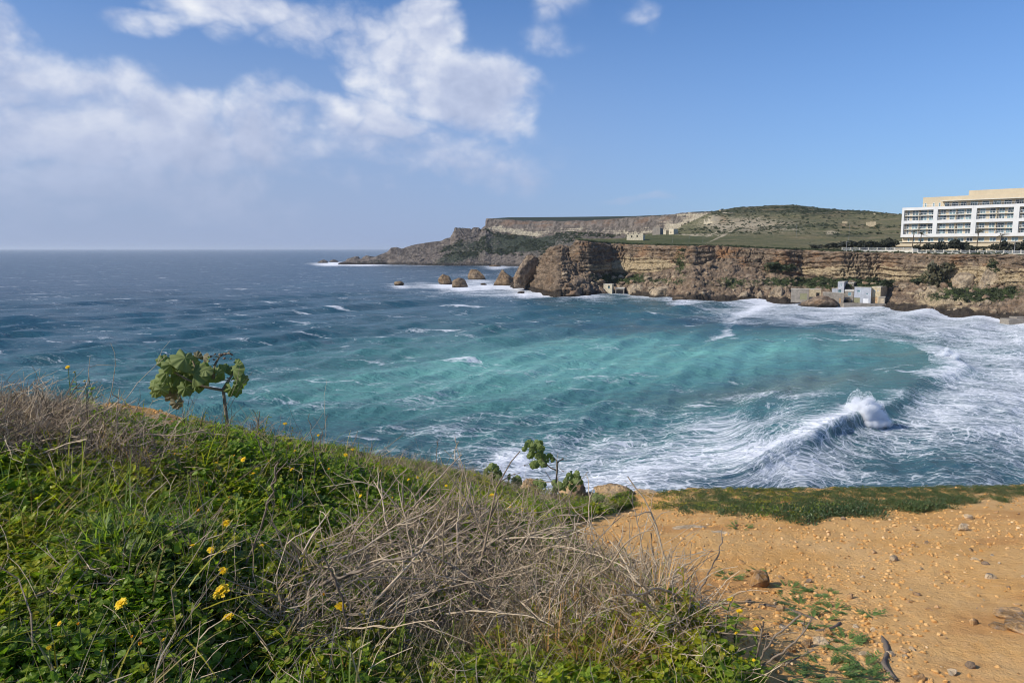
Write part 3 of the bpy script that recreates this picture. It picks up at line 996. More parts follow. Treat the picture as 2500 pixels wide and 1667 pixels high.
def build_headland():
    px = np.concatenate([np.linspace(826, 1180, 250), np.linspace(1181, 1196, 24), np.linspace(1197, 1790, 440)])
    yw = curve(px, (826, 644), (900, 644), (960, 646), (1085, 649), (1200, 649), (1260, 650), (1300, 652), (1800, 664))
    Yw = seaY(px, yw)
    yt = curve(px, (826, 643), (850, 637), (864, 631), (880, 633), (911, 629), (930, 622), (945, 616), (955, 606), (968, 604), (980, 608), (995, 603), (1004, 600), (1018, 597), (1050, 592), (1078, 589), (1090, 583),
               (1100, 582), (1106, 572), (1112, 557), (1130, 560), (1145, 561), (1150, 564), (1158, 558), (1168, 557), (1174, 563), (1183, 553), (1186, 552), (1188, 535), (1200, 536), (1282, 542),
               (1364, 542), (1445, 541), (1504, 536), (1600, 530), (1644, 526), (1668, 521), (1700, 521.5), (1800, 521))
    yv = curve(px, (826, 642), (1183, 555), (1188, 534.2), (1215, 532), (1242, 530), (1410, 528.6), (1551, 527), (1644, 523.5), (1691, 517), (1750, 514.5), (1800, 512))
    yv = np.where(px < 1186.5, yt + 3, yv)
    yf = curve(px, (826, 644), (945, 634), (1018, 618), (1078, 606), (1100, 603), (1112, 590), (1168, 580), (1186, 560), (1200, 568), (1258, 575), (1312, 580), (1350, 572), (1387, 567), (1434, 567), (1504, 576), (1574, 573),
               (1644, 564), (1714, 556), (1800, 540))
    Yt = curve(px, (826, 1255), (1000, 1290), (1188, 1330), (1300, 1290), (1500, 1180), (1644, 1060), (1800, 950))
    Yf = Yt - curve(px, (826, 4), (1000, 18), (1110, 22), (1186, 16), (1300, 14), (1800, 12))
    Yw = np.minimum(Yw, Yf - 4)
    Yw = np.minimum(Yw, Yf - 60 - 50 * sstep(1200, 1300, px) * 1.0) if False else np.where(px > 1262, np.minimum(Yw, Yf - 95), Yw)
    yw = np.where(px > 1262, py_of(0.0, Yw), yw)
    Yw0 = Yw - 8
    Yb = Yt + np.where(px < 1186.5, 25, 260)
    ym, Ym = yw + (yf - yw) * 0.5, Yw + (Yf - Yw) * 0.46
    nodes = [(px, py_of(-5, Yw0), Yw0), (px, yw, Yw), (px, ym, Ym), (px, yf, Yf), (px, yt, Yt), (px, yv, Yb), (px, py_of(np.where(px < 1186.5, -5, z_at(yv, Yb) - 4), Yb + 60), Yb + 60)]
    segs = [3, 40, 40, 54, 8, 3]
    P = sheet(px, nodes, segs)
    P = smooth_rows(P, 1)
    par = sheet_param(segs)[:, None] * np.ones_like(P[..., 0])
    x, y, z = P[..., 0], P[..., 1], P[..., 2]
    PX = px[None, :] * np.ones_like(x)
    PY = proj(x, y, z)[1]
    N = normals(P)
    if N[60, 300, 1] > 0:
        N = -N
    wall = sstep(2.95, 3.1, par) * (1 - sstep(3.98, 4.05, par)) * sstep(1182, 1190, PX)
    low = 1 - sstep(2.9, 3.1, par)
    west = 1 - sstep(1180, 1190, PX)
    crag = np.exp(-((PX - 1140) / 42) ** 2)
    d = 3.0 * wall * fbm(x * 0.035, y * 0.035, z * 0.01, 4, 0.55, seed=301, ridged=True)
    d += 1.4 * wall * fbm(x * 0.16, y * 0.16, z * 0.05, 3, 0.6, seed=303)
    d += low * (3.0 * boulders(x, y, z, 16, 305) + 2.4 * boulders(x, y, z, 8, 307) + 1.1 * boulders(x, y, z, 4.5, 308) - 2.5) * (0.5 + 0.5 * sstep(930, 1040, PX))
    d += west * (1 - low) * (2.5 * crag + 1.0) * fbm(x * 0.06, y * 0.06, z * 0.06, 4, 0.55, seed=309, ridged=True)
    d += low * west * 1.0 * fbm(x * 0.15, y * 0.15, z * 0.03, 3, seed=311, ridged=True)
    top = sstep(4.0, 4.1, par)
    G = lambda cx, cy, sx, sy, t=0.0: np.exp(-(((PX - cx) * math.cos(t) + (PY - cy) * math.sin(t)) / sx) ** 2 - ((-(PX - cx) * math.sin(t) + (PY - cy) * math.cos(t)) / sy) ** 2)
    vn = fbm(x * 0.02, y * 0.02, z * 0.03, 4, seed=313)
    veg = low * (0.42 + 0.5 * vn + 0.35 * G(1270, 600, 90, 25) + 0.2 * G(1120, 620, 60, 20) - 0.5 * G(1010, 632, 60, 16) - 0.3 * G(1230, 632, 60, 14)) + 0.75 * top + 0.3 * west * (1 - low) * sstep(1000, 1090, PX)
    pale = wall * (0.10 + 0.40 * sstep(0.70, 0.20, par - 3 + 0.35 * fbm(x * 0.03, y * 0.03, z * 0.02, 3, seed=315)) + 0.45 * sstep(1560, 1700, PX)) + 0.75 * G(1157, 611, 26, 4) + 0.5 * G(1088, 601, 24, 4, 0.25) + 0.55 * G(1285, 572, 50, 6, 0.2)
    rust = wall * 0.55 * sstep(0.45, 0.8, par - 3) + 0.08
    wet = sstep(4.0, 1.2, z) * 0.75
    Q = P + N * d[..., None]
    m = rock_material('headland_limestone', (0.150, 0.126, 0.105), (0.43, 0.375, 0.275), (0.22, 0.135, 0.085), (0.040, 0.050, 0.032), scale=0.42)
    o = obj('headland', Q.reshape(-1, 3), grid_faces(*x.shape), m, None, True,
            {'pale': pale.ravel(), 'veg': np.clip(veg, 0, 1).ravel(), 'wet': wet.ravel(), 'rust': np.clip(rust, 0, 1).ravel()})
    tag(o, 'far flat-topped headland of grey limestone ending in a low point', 'headland', kind='structure')
    FAR['P'] = Q


build_sea()
build_near_cliff()
build_hill()
build_headland()

# ------------------------------------------------------------------ simple procedural materials
def plain(name, col, rough=0.85, spec=0.2, var=0.18, scale=0.7, dirt=0.0):
    m, n = new_mat(name)
    pos = n.n('ShaderNodeNewGeometry').outputs['Position']
    n1 = n.noise(pos, scale, 6, 0.65)
    c = n.mix(n.remap(n1, 0.3, 0.7), tuple(k * (1 - var) for k in col), tuple(min(1, k * (1 + var)) for k in col))
    if dirt:
        st = n.noise(n.vmath('MULTIPLY', pos, (1.6, 1.6, 0.16)), 1.0, 5, 0.65)
        c = n.mix(n.math('MULTIPLY', n.remap(st, 0.5, 0.75), dirt), c, tuple(k * 0.45 for k in col))
    finish(n, principled(n, c, rough, spec, bump(n, n1, 0.25, 0.05)))
    return m


M = {
    'white': plain('white_render', (0.64, 0.635, 0.615), 0.7, 0.3, 0.05, 0.4, 0.2),
    'beige': plain('sand_coloured_render', (0.52, 0.435, 0.300), 0.85, 0.2, 0.06, 0.3, 0.10),
    'slab': plain('pale_concrete', (0.60, 0.56, 0.47), 0.85, 0.2, 0.10, 0.8, 0.2),
    'metal_white': plain('white_painted_metal', (0.74, 0.75, 0.75), 0.4, 0.5, 0.04),
    'glass': None,
    'concrete': plain('grey_cement_render', (0.27, 0.24, 0.20), 0.9, 0.15, 0.22, 0.8, 0.35),
    'bluewhite': plain('blue_white_limewash', (0.42, 0.44, 0.475), 0.85, 0.2, 0.12, 0.8, 0.40),
    'stonewall': plain('limestone_blockwork', (0.47, 0.385, 0.25), 0.95, 0.1, 0.28, 1.4, 0.25),
    'palestone': plain('pale_limestone_blockwork', (0.60, 0.525, 0.38), 0.95, 0.1, 0.22, 1.4, 0.15),
    'wood': plain('weathered_orange_wood', (0.46, 0.30, 0.16), 0.8, 0.2, 0.25, 1.5, 0.3),
    'olive': plain('faded_olive_paint', (0.27, 0.26, 0.15), 0.7, 0.3, 0.12, 1.0, 0.2),
    'doorwhite': plain('white_door_paint', (0.78, 0.79, 0.80), 0.6, 0.4, 0.05),
    'sandwood': plain('pale_plywood', (0.52, 0.43, 0.31), 0.8, 0.2, 0.15, 1.2, 0.2),
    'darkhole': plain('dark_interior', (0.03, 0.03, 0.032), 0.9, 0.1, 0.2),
    'trunk': plain('grey_brown_bark', (0.10, 0.078, 0.055), 0.95, 0.1, 0.3, 3.0),
    'pole': plain('grey_pole_metal', (0.30, 0.30, 0.30), 0.5, 0.4, 0.08),
}


def glass_mat():
    m, n = new_mat('blue_green_window_glass')
    pos = n.n('ShaderNodeNewGeometry').outputs['Position']
    n1 = n.noise(pos, 0.28, 2, 0.5)
    c = n.mix(n.remap(n1, 0.40, 0.60), (0.018, 0.040, 0.050), (0.17, 0.27, 0.29))
    finish(n, principled(n, c, 0.08, 0.6))
    return m


M['glass'] = glass_mat()


def leaf_mat(name, lo, hi, trans=0.35, rough=0.5, dry=None, dryk=0.0, spec=0.35):
    """leaf surface: tint attribute and per-object random vary the green; light passes through"""
    m, n = new_mat(name)
    t = n.attr('tint')
    rnd = n.n('ShaderNodeObjectInfo').outputs['Random']
    pos = n.n('ShaderNodeNewGeometry').outputs['Position']
    k = n.math('MULTIPLY_ADD', rnd, 0.45, n.math('MULTIPLY', t, 0.55))
    c = n.mix(k, lo, hi)
    pa = n.n('ShaderNodeAttribute', attribute_name='patch', attribute_type='INSTANCER').outputs['Fac']
    c = n.mix(n.remap(pa, 0.5, 0.95), c, n.mix(1.0, c, (1.45, 1.05, 0.70), 'MULTIPLY'))
    c = n.mix(n.math('MULTIPLY', n.remap(pa, 0.5, 0.1, 0.0, 0.8), n.math('GREATER_THAN', pa, 0.001)), c, n.mix(1.0, c, (0.62, 0.74, 0.95), 'MULTIPLY'))
    if dry:
        dn = n.math('FRACT', n.math('MULTIPLY_ADD', rnd, 7.31, n.math('MULTIPLY', t, 3.7)))
        c = n.mix(n.math('MULTIPLY', n.remap(dn, 1 - dryk - 0.03, 1 - dryk + 0.03), 0.9), c, dry)
    p = principled(n, c, rough, spec)
    tr = n.n('ShaderNodeBsdfTranslucent')
    n.set(tr, 'Color', n.mix(1.0, c, (1.25, 1.45, 0.55), 'MULTIPLY'))
    mx = n.n('ShaderNodeMixShader')
    n.set(mx, 0, trans)
    n.t.links.new(p.outputs[0], mx.inputs[1])
    n.t.links.new(tr.outputs[0], mx.inputs[2])
    finish(n, mx)
    return m


M['darkleaf'] = leaf_mat('dark_evergreen_leaves', (0.016, 0.020, 0.012), (0.050, 0.052, 0.030), 0.12, 0.6)
M['scrubleaf'] = leaf_mat('maquis_leaves', (0.022, 0.034, 0.014), (0.070, 0.085, 0.034), 0.15, 0.65)
M['palmleaf'] = leaf_mat('dusty_palm_leaves', (0.060, 0.058, 0.030), (0.125, 0.112, 0.060), 0.2, 0.55)


# ------------------------------------------------------------------ rocks
def rock_shape(sub, seed, flat=0.6, cuts=9, amp=0.16, freq=1.6):
    v, f = ICO[sub]
    r = np.random.default_rng(seed)
    v = v.copy()
    for _ in range(cuts):
        d = r.normal(size=3)
        d /= np.linalg.norm(d)
        k = r.uniform(0.42, 0.82)
        s = v @ d
        v -= np.clip(s - k, 0, None)[:, None] * d * 0.97
    n = v / np.linalg.norm(v, axis=1, keepdims=True)
    o = r.uniform(0, 50, 3)
    dd = amp * fbm(v[:, 0] * freq + o[0], v[:, 1] * freq + o[1], v[:, 2] * freq + o[2], 5, 0.55, seed=seed % 97, ridged=True)
    dd += amp * 0.55 * fbm(v[:, 0] * freq * 3.3 + o[1], v[:, 1] * freq * 3.3, v[:, 2] * freq * 5.3, 3, 0.6, seed=seed % 89, ridged=True)
    v = v + n * dd[:, None]
    v *= np.array([1, 1, flat]) * 1.0
    return v, f


ROCK_M = rock_material('boulder_limestone', (0.225, 0.165, 0.112), (0.47, 0.375, 0.235), (0.36, 0.19, 0.085), (0.045, 0.062, 0.022), scale=1.3)
PALE_M = rock_material('pale_boulder_limestone', (0.34, 0.262, 0.172), (0.53, 0.44, 0.29), (0.40, 0.24, 0.11), (0.05, 0.065, 0.025), scale=1.3)
SEAROCK_M = rock_material('sea_worn_limestone', (0.215, 0.152, 0.095), (0.38, 0.29, 0.17), (0.34, 0.20, 0.085), (0.05, 0.06, 0.03), scale=1.0)


HEADROCK_M = rock_material('headland_tip_rock', (0.150, 0.126, 0.105), (0.30, 0.255, 0.19), (0.22, 0.135, 0.085), (0.04, 0.05, 0.03), scale=0.6)


def rock_attrs(v, wetz=None):
    n = len(v)
    wet = np.zeros(n) if wetz is None else sstep(wetz + 1.0, wetz - 0.2, v[:, 2]) * 0.9
    return {'pale': np.full(n, 0.28), 'veg': np.zeros(n), 'wet': wet, 'rust': np.full(n, 0.25)}


def rotz(v, a):
    c, s = math.cos(a), math.sin(a)
    return v @ np.array([[c, s, 0], [-s, c, 0], [0, 0, 1.0]])


def rock_px(name, label, cat, x0, x1, y0, y1, Y, seed, mat, group=None, sub=4, depth=0.9, wet=False, lean=0.0, sink=0.25, cuts=9, taper=0.0, amp=0.16):
    """a rock filling the photo box x0..x1, y0..y1 at distance Y"""
    v, f = rock_shape(sub, seed, 1.0, cuts, amp)
    lo, hi = v.min(0), v.max(0)
    v = (v - lo) / (hi - lo) - 0.5
    if taper:
        k = 1 - taper * (v[:, 2] + 0.5)
        v[:, 0] *= k
        v[:, 1] *= k
    a, b = at(x0, y1, Y), at(x1, y0, Y)
    w, h = b[0] - a[0], b[2] - a[2]
    v = rotz(v, 0.3)
    lo, hi = v.min(0), v.max(0)
    v[:, :2] /= (hi - lo)[:2]
    v = v * np.array([w, w * depth, h * (1 + sink)])
    v[:, 0] += lean * v[:, 2]
    c = np.array([(a[0] + b[0]) / 2, Y, a[2] + h * 0.5 - h * sink * 0.5])
    v += c
    o = obj(name, v, f, mat, None, True, rock_attrs(v, 0.5 if wet else None))
    return tag(o, label, cat, group)


BMARKS = [(1290, 650, 'leaning rock pinnacle'), (1323, 713, 'wet rock under the point'), (1398, 712, 'large rounded waterline boulder'), (1406, 690, 'buff boulder left of the white hut'), (1484, 705, 'tiny white hut'), (1513, 709, 'grey lean-to hut'), (1560, 707, 'tall rounded buff boulder'),
          (1615, 711, 'broad pale waterline boulder'), (1659, 730, 'flat dark shelf rock'), (1730, 721, 'upright triangular boulder'), (1772, 675, 'squared grey block'), (1825, 682, 'grey boulder by the squared block'), (1827, 719, 'sloping brown boulder'), (1855, 722, 'pointed golden boulder'), (1895, 717, 'large smooth golden boulder'),
          (1924, 723, 'rust-brown boulder'), (2000, 735, 'flat-topped outcrop'), (2050, 712, 'slim blue-white hut'), (2150, 720, 'buff two-storey boathouse'), (2165, 690, 'round green bush'), (2275, 713, 'big pale rounded boulder'), (2322, 739, 'golden boulder with a stone on top'), (2295, 680, 'bare thicket'),
          (2357, 690, 'left cracked block'), (2417, 682, 'right cracked block'), (2470, 708, 'small stone hut at the edge'), (2475, 780, 'concrete jetty'), (1500, 660, 'cream wall above the white hut'), (1665, 612, 'dark bush in the cliff face'), (1800, 652, 'bush atop the rockfall'), (1890, 650, 'wide carob bush'), (2212, 702, 'pale slab above the boathouses')]


def build_rocks():
    sl = {0: 'small low dark rock alone in the open water, leftmost of the sea rocks', 1: 'rounded brown rock in the waves touching the darker rock on its right',
          2: 'dark grey-brown rock in the waves right of the rounded brown rock', 3: 'wedge-shaped golden brown rock standing behind the pair in the waves',
          4: 'tall pyramid rock in white water off the cliff point', 5: 'tiny dark rock awash between wedge rock and pyramid rock',
          6: 'flat black rock awash in the foam below the point', 7: 'low wet dark rock at the foot of the point',
          8: 'low outermost rock in the surf beyond the headland tip', 9: 'second low rock in the surf off the headland tip',
          10: 'ragged brown rock ending the far headland on its left', 11: 'ragged grey rock beside the end of the far headland',
          12: 'flat dark shelf rock at the waterline below the boulders', 13: 'dark rock wedged behind the pyramid rock'}
    for i, (cx, cy, w, h) in enumerate(SEA_ROCKS):
        Y = float(seaY(cx, cy - 1))
        rock_px('sea_rock', sl[i], 'rock', cx - w / 2, cx + w / 2, cy - h, cy + 1, Y, 400 + i, HEADROCK_M if 8 <= i <= 11 else SEAROCK_M, 'rocks standing in the sea', 4, 0.8, True,
                lean={4: -0.1, 3: -0.25, 1: -0.1}.get(i, 0), sink=0.35, taper={4: 0.75, 3: 0.5, 1: 0.3, 2: 0.25, 10: 0.4, 11: 0.3}.get(i, 0.2), amp=0.20)
    rock_px('rock_pinnacle', 'tall leaning rock pinnacle at the left end of the near cliff', 'rock', 1259, 1314, 619, 694, 470, 433, ROCK_M, None, 5, 0.8, True, 0.42, 0.1, cuts=14, taper=0.55, amp=0.24)
    B = [  # x0 x1 y0 y1, extra distance from waterline, label, pale?
        (1361, 1436, 697, 728, 4, 'large rounded boulder at the water left of the small white hut', 0), (1380, 1432, 676, 703, 12, 'buff boulder resting above the large rounded boulder left of the white hut', 0),
        (1436, 1484, 699, 726, 5, 'lumpy boulder at the water directly left of the small white hut', 0), (1532, 1588, 692, 722, 6, 'tall rounded buff boulder right of the lean-to hut', 1),
        (1588, 1642, 697, 725, 5, 'broad pale boulder at the water, second right of the lean-to hut', 1), (1717, 1743, 708, 734, 4, 'upright triangular boulder at the waterline mid-bay', 0),
        (1808, 1846, 704, 734, 5, 'sloping brown boulder at the water, third left of the boathouses', 0), (1842, 1869, 709, 736, 4, 'pointed golden boulder at the water, second left of the boathouses', 1),
        (1876, 1914, 700, 735, 6, 'large smooth golden boulder at the water beside the rusty one', 1), (1911, 1938, 711, 735, 6, 'rust-brown boulder next to the grey boathouse', 0),
        (1956, 2050, 722, 752, -17.5, 'long flat-topped rock outcrop below the boathouses', 0), (2247, 2304, 696, 730, 22, 'big pale rounded boulder right of the boathouses', 1),
        (2300, 2343, 725, 753, 12, 'golden pointed boulder below the big pale boulder', 1), (2318, 2327, 718, 727, 13, 'small stone perched on the golden pointed boulder', 1),
        (2228, 2252, 700, 716, 24, 'small pale boulder touching the big pale boulder on its left', 1), (2326, 2388, 664, 716, 29, 'left half of the cracked cliff block under the hotel', 1),
        (2384, 2450, 651, 714, 30, 'right half of the cracked cliff block under the hotel', 1), (1745, 1800, 660, 690, 26, 'squared grey block high in the rockfall', 0),
        (1800, 1850, 668, 696, 22, 'grey boulder in the rockfall right of the squared block', 0), (2190, 2235, 692, 712, 24, 'pale slab of rock above the right end of the boathouses', 1)]
    for i, (x0, x1, y0, y1, off, lab, pl) in enumerate(B):
        cx = (x0 + x1) / 2
        Y = float(seaY(cx, near_water_y(cx))) + off
        rock_px('boulder', lab, 'boulder', x0, x1, y0, y1, Y, 460 + i, PALE_M if pl else ROCK_M, 'boulders along the foot of the cliff', 4, 0.9, y1 > 722, 0, 0.3, 12, 0.18, 0.20)
    BPL = Placer(BMARKS)
    protos = []
    for i in range(7):
        v, f = rock_shape(3, 500 + i, 0.8, 9, 0.17)
        me = mesh_data('rockfall_boulder', v, f, ROCK_M if i % 3 else PALE_M, True, rock_attrs(v))
        protos.append(me)
    P, par, PX = NEAR['P'], NEAR['par'], NEAR['px']
    lr = np.random.default_rng(77)
    k = 0
    tries = 0
    while k < 170 and tries < 6000:
        tries += 1
        i, j = lr.integers(8, 98), lr.integers(0, P.shape[1])
        px = PX[i, j]
        if not (1350 < px < 2500) or (1935 < px < 2190 and par[i, j] < 2.2):
            continue
        if px < 1410 and lr.random() < 0.5:
            continue
        p = P[i, j]
        s = (0.75 + 1.5 * lr.random() ** 2.2) * p[1] / 390
        o = bpy.data.objects.new('rockfall_boulder', protos[k % 7])
        C.objects.link(o)
        o.location = (p[0], p[1], p[2] + 0.15 * s)
        o.rotation_euler = (lr.uniform(-0.5, 0.5), lr.uniform(-0.5, 0.5), lr.uniform(0, 6.28))
        o.scale = (s * lr.uniform(0.8, 1.3), s * lr.uniform(0.8, 1.2), s * lr.uniform(0.7, 1.1))
        bx_, by_ = (float(a) for a in proj(p[0], p[1], p[2]))
        tag(o, BPL(('small ' if s < 1.0 else 'large ' if s > 1.7 else '') + ('brown' if k % 3 else 'pale') + ' boulder', bx_, by_), 'boulder', 'loose boulders of the rockfall')
        k += 1


build_rocks()


# ------------------------------------------------------------------ the hotel
def build_hotel():
    A = np.array([180.0, 345.0])
    HK = 1.14
    e = np.array([0.707, -0.707])
    nrm = np.array([-0.707, -0.707])
    rot = np.array([[e[0], -nrm[0], 0], [e[1], -nrm[1], 0], [0, 0, 1.0]])       # local x along, y into the building

    def W(L, d, z):
        q = (A + e * L - nrm * d) * HK
        return np.array([q[0], q[1], CAM_Z + (z - CAM_Z) * HK])

    def bx(g, L0, L1, d0, d1, z0, z1):
        g.box(W((L0 + L1) / 2, (d0 + d1) / 2, (z0 + z1) / 2), ((L1 - L0) * HK, (d1 - d0) * HK, (z1 - z0) * HK), rot)

    H = thing('hotel', 'long white-framed sand-coloured hotel with rows of balconies on the cliff top', 'hotel', W(35, 9, 23))
    LEN = 76.0
    g = Geo()
    bx(g, 0.25, LEN - 0.2, 2.0, 18, 23, 44.6)
    g.obj('wall', M['beige'], H)
    g = Geo()
    bx(g, 7.5, LEN - 0.6, 3.6, 17, 44.6, 49.3)
    g.obj('upper_storey', M['beige'], H)
    g = Geo()
    bx(g, 25.0, 49.0, 6.2, 16.4, 49.3, 51.6)
    bx(g, 52.0, LEN - 2, 6.2, 16.4, 49.3, 50.6)
    g.obj('roof_block', M['beige'], H)
    g = Geo()
    bx(g, 15.5, LEN, 0.4, 6.0, 47.1, 47.42)
    g.obj('roof_canopy', M['slab'], H)
    g = Geo()
    vert = [(0, 0.95), (13.1, 14.8), (28.1, 30.0), (43.6, 45.6), (59.6, 61.6), (LEN - 0.9, LEN)]
    hor = [(31.4, 32.75), (37.5, 38.85), (43.55, 44.8)]
    for a, b in vert:
        bx(g, a, b, 0.0, 2.3, 31.4, 44.8)
    for a, b in hor:
        bx(g, 0.003, LEN - 0.003, 0.004, 2.3, a, b)
    g.obj('balcony_frame', M['white'], H)
    bays = [(vert[i][1], vert[i + 1][0]) for i in range(5)]
    wins = {0: [2.3, 5.2, 8.7, 11.9], 1: [16.6, 20.2, 23.6, 26.7], 2: [31.9, 35.6, 39.0, 42.2], 3: [47.5, 51.0, 54.4, 57.6], 4: [63.4, 66.9, 70.3, 73.4]}
    floors = [(32.75, 34.75), (35.05, 37.5), (38.85, 40.95), (41.25, 43.55)]
    # window: frame with a mullion, its pane a sub-part; alike windows share mesh data
    cache = {}

    def window(Lc, w, z0, h, d):
        key = (round(w, 2), round(h, 2))
        if key not in cache:
            f, p = Geo(), Geo()
            for s in (-1, 1):
                f.box((s * (w / 2 - 0.05), 0, h / 2), (0.10, 0.16, h))
                f.box((0, 0, h / 2 + s * (h / 2 - 0.05)), (w - 0.2, 0.15, 0.10))
            if w > 1.5:
                f.box((0, 0.003, h / 2), (0.09, 0.13, h - 0.2))
            p.box((0, 0.03, h / 2), (w - 0.2, 0.03, h - 0.2))
            cache[key] = (f.data('window', M['metal_white']), p.data('pane', M['glass']))
        a = bpy.data.objects.new('window', cache[key][0])
        b = bpy.data.objects.new('pane', cache[key][1])
        C.objects.link(a)
        C.objects.link(b)
        a.matrix_basis = Matrix.Translation(Vector(W(Lc, d, z0))) @ Matrix([[rot[0][0] * HK, rot[0][1] * HK, 0, 0], [rot[1][0] * HK, rot[1][1] * HK, 0, 0], [0, 0, HK, 0], [0, 0, 0, 1]])
        a.parent = H
        a.matrix_parent_inverse = world_of(H).inverted()
        b.parent = a

    lw = np.random.default_rng(3)
    for bi, (l0, l1) in enumerate(bays):
        for fi, (z0, z1) in enumerate(floors):
            if fi in (1, 3):
                g = Geo()
                bx(g, l0 + 0.003, l1 - 0.003, 0.55, 2.0, z0 - 0.30, z0)
                g.obj('balcony_slab', M['slab'], H)
            g = Geo()
            zr = z0 + 1.0
            bx(g, l0 + 0.004, l1 - 0.004, 0.62, 0.68, zr - 0.05, zr + 0.02)
            for L in np.arange(l0 + 0.3, l1, 0.55):
                bx(g, L - 0.02, L + 0.02, 0.63, 0.67, z0, zr - 0.05)
            g.obj('balcony_railing', M['metal_white'], H)
            for k, Lc in enumerate(wins[bi]):
                w = 0.9 if (bi == 0 and k == 0) else (2.6 if lw.random() < 0.6 else 2.1)
                window(Lc, w, z0 + 0.05, 1.95 if fi in (0, 2) else 2.05, 1.97)
            for k in range(3):
                Lp = (wins[bi][k] + wins[bi][k + 1]) / 2
                if k % 2:
                    g = Geo()
                    bx(g, Lp - 0.07, Lp + 0.07, 0.75, 1.99, z0 + 0.003, z1 - (0.3 if fi in (0, 2) else 0))
                    g.obj('balcony_divider', M['beige'], H)
    for Lc in (3.0, 5.2, 8.2, 12.2, 16.4, 20.3, 24.2, 27.6, 32.0, 36.4, 40.6, 44.4, 48.6, 52.6, 56.4, 60.5, 65, 69.5):
        window(Lc, 0.8 if Lc < 6 else 2.4, 29.35, 1.6, 1.97)
    for Lc, w in ((8.6, 0.9), (12.0, 0.8), (14.4, 0.8), (17.4, 1.8), (20.6, 2.4), (24.0, 2.2), (28.0, 2.8), (32.4, 2.6), (36.6, 2.9), (40.6, 2.8), (44.6, 2.8), (48.6, 2.6), (53, 2.6), (57, 2.6), (61, 2.6), (66, 2.6), (71, 2.6)):
        window(Lc, w, 44.95, 1.75, 3.57)
    g = Geo()
    bx(g, 8, LEN, 0.9, 0.96, 45.75, 45.82)
    for L in np.arange(8.2, LEN, 0.9):
        bx(g, L - 0.02, L + 0.02, 0.91, 0.95, 44.8, 45.75)
    g.obj('terrace_railing', M['metal_white'], H)
    g = Geo()
    bx(g, -0.4, LEN, -0.6, 1.96, 29.0, 29.28)
    g.obj('first_floor_slab', M['slab'], H)
    g = Geo()
    bx(g, -3.2, LEN, -2.0, 1.97, 27.1, 28.55)
    bx(g, -2.4, LEN, -0.8, 1.96, 22.5, 27.09)
    g.obj('plinth', M['beige'], H)
    for z0 in (33.0, 36.0, 39.2, 42.4):
        g = Geo()
        bx(g, -0.9, 0.2, 3.0, 6.0, z0, z0 + 0.18)
        bx(g, -0.9, -0.82, 3.0, 6.0, z0 + 0.185, z0 + 1.0)
        g.obj('end_balcony', M['white'], H)


build_hotel()


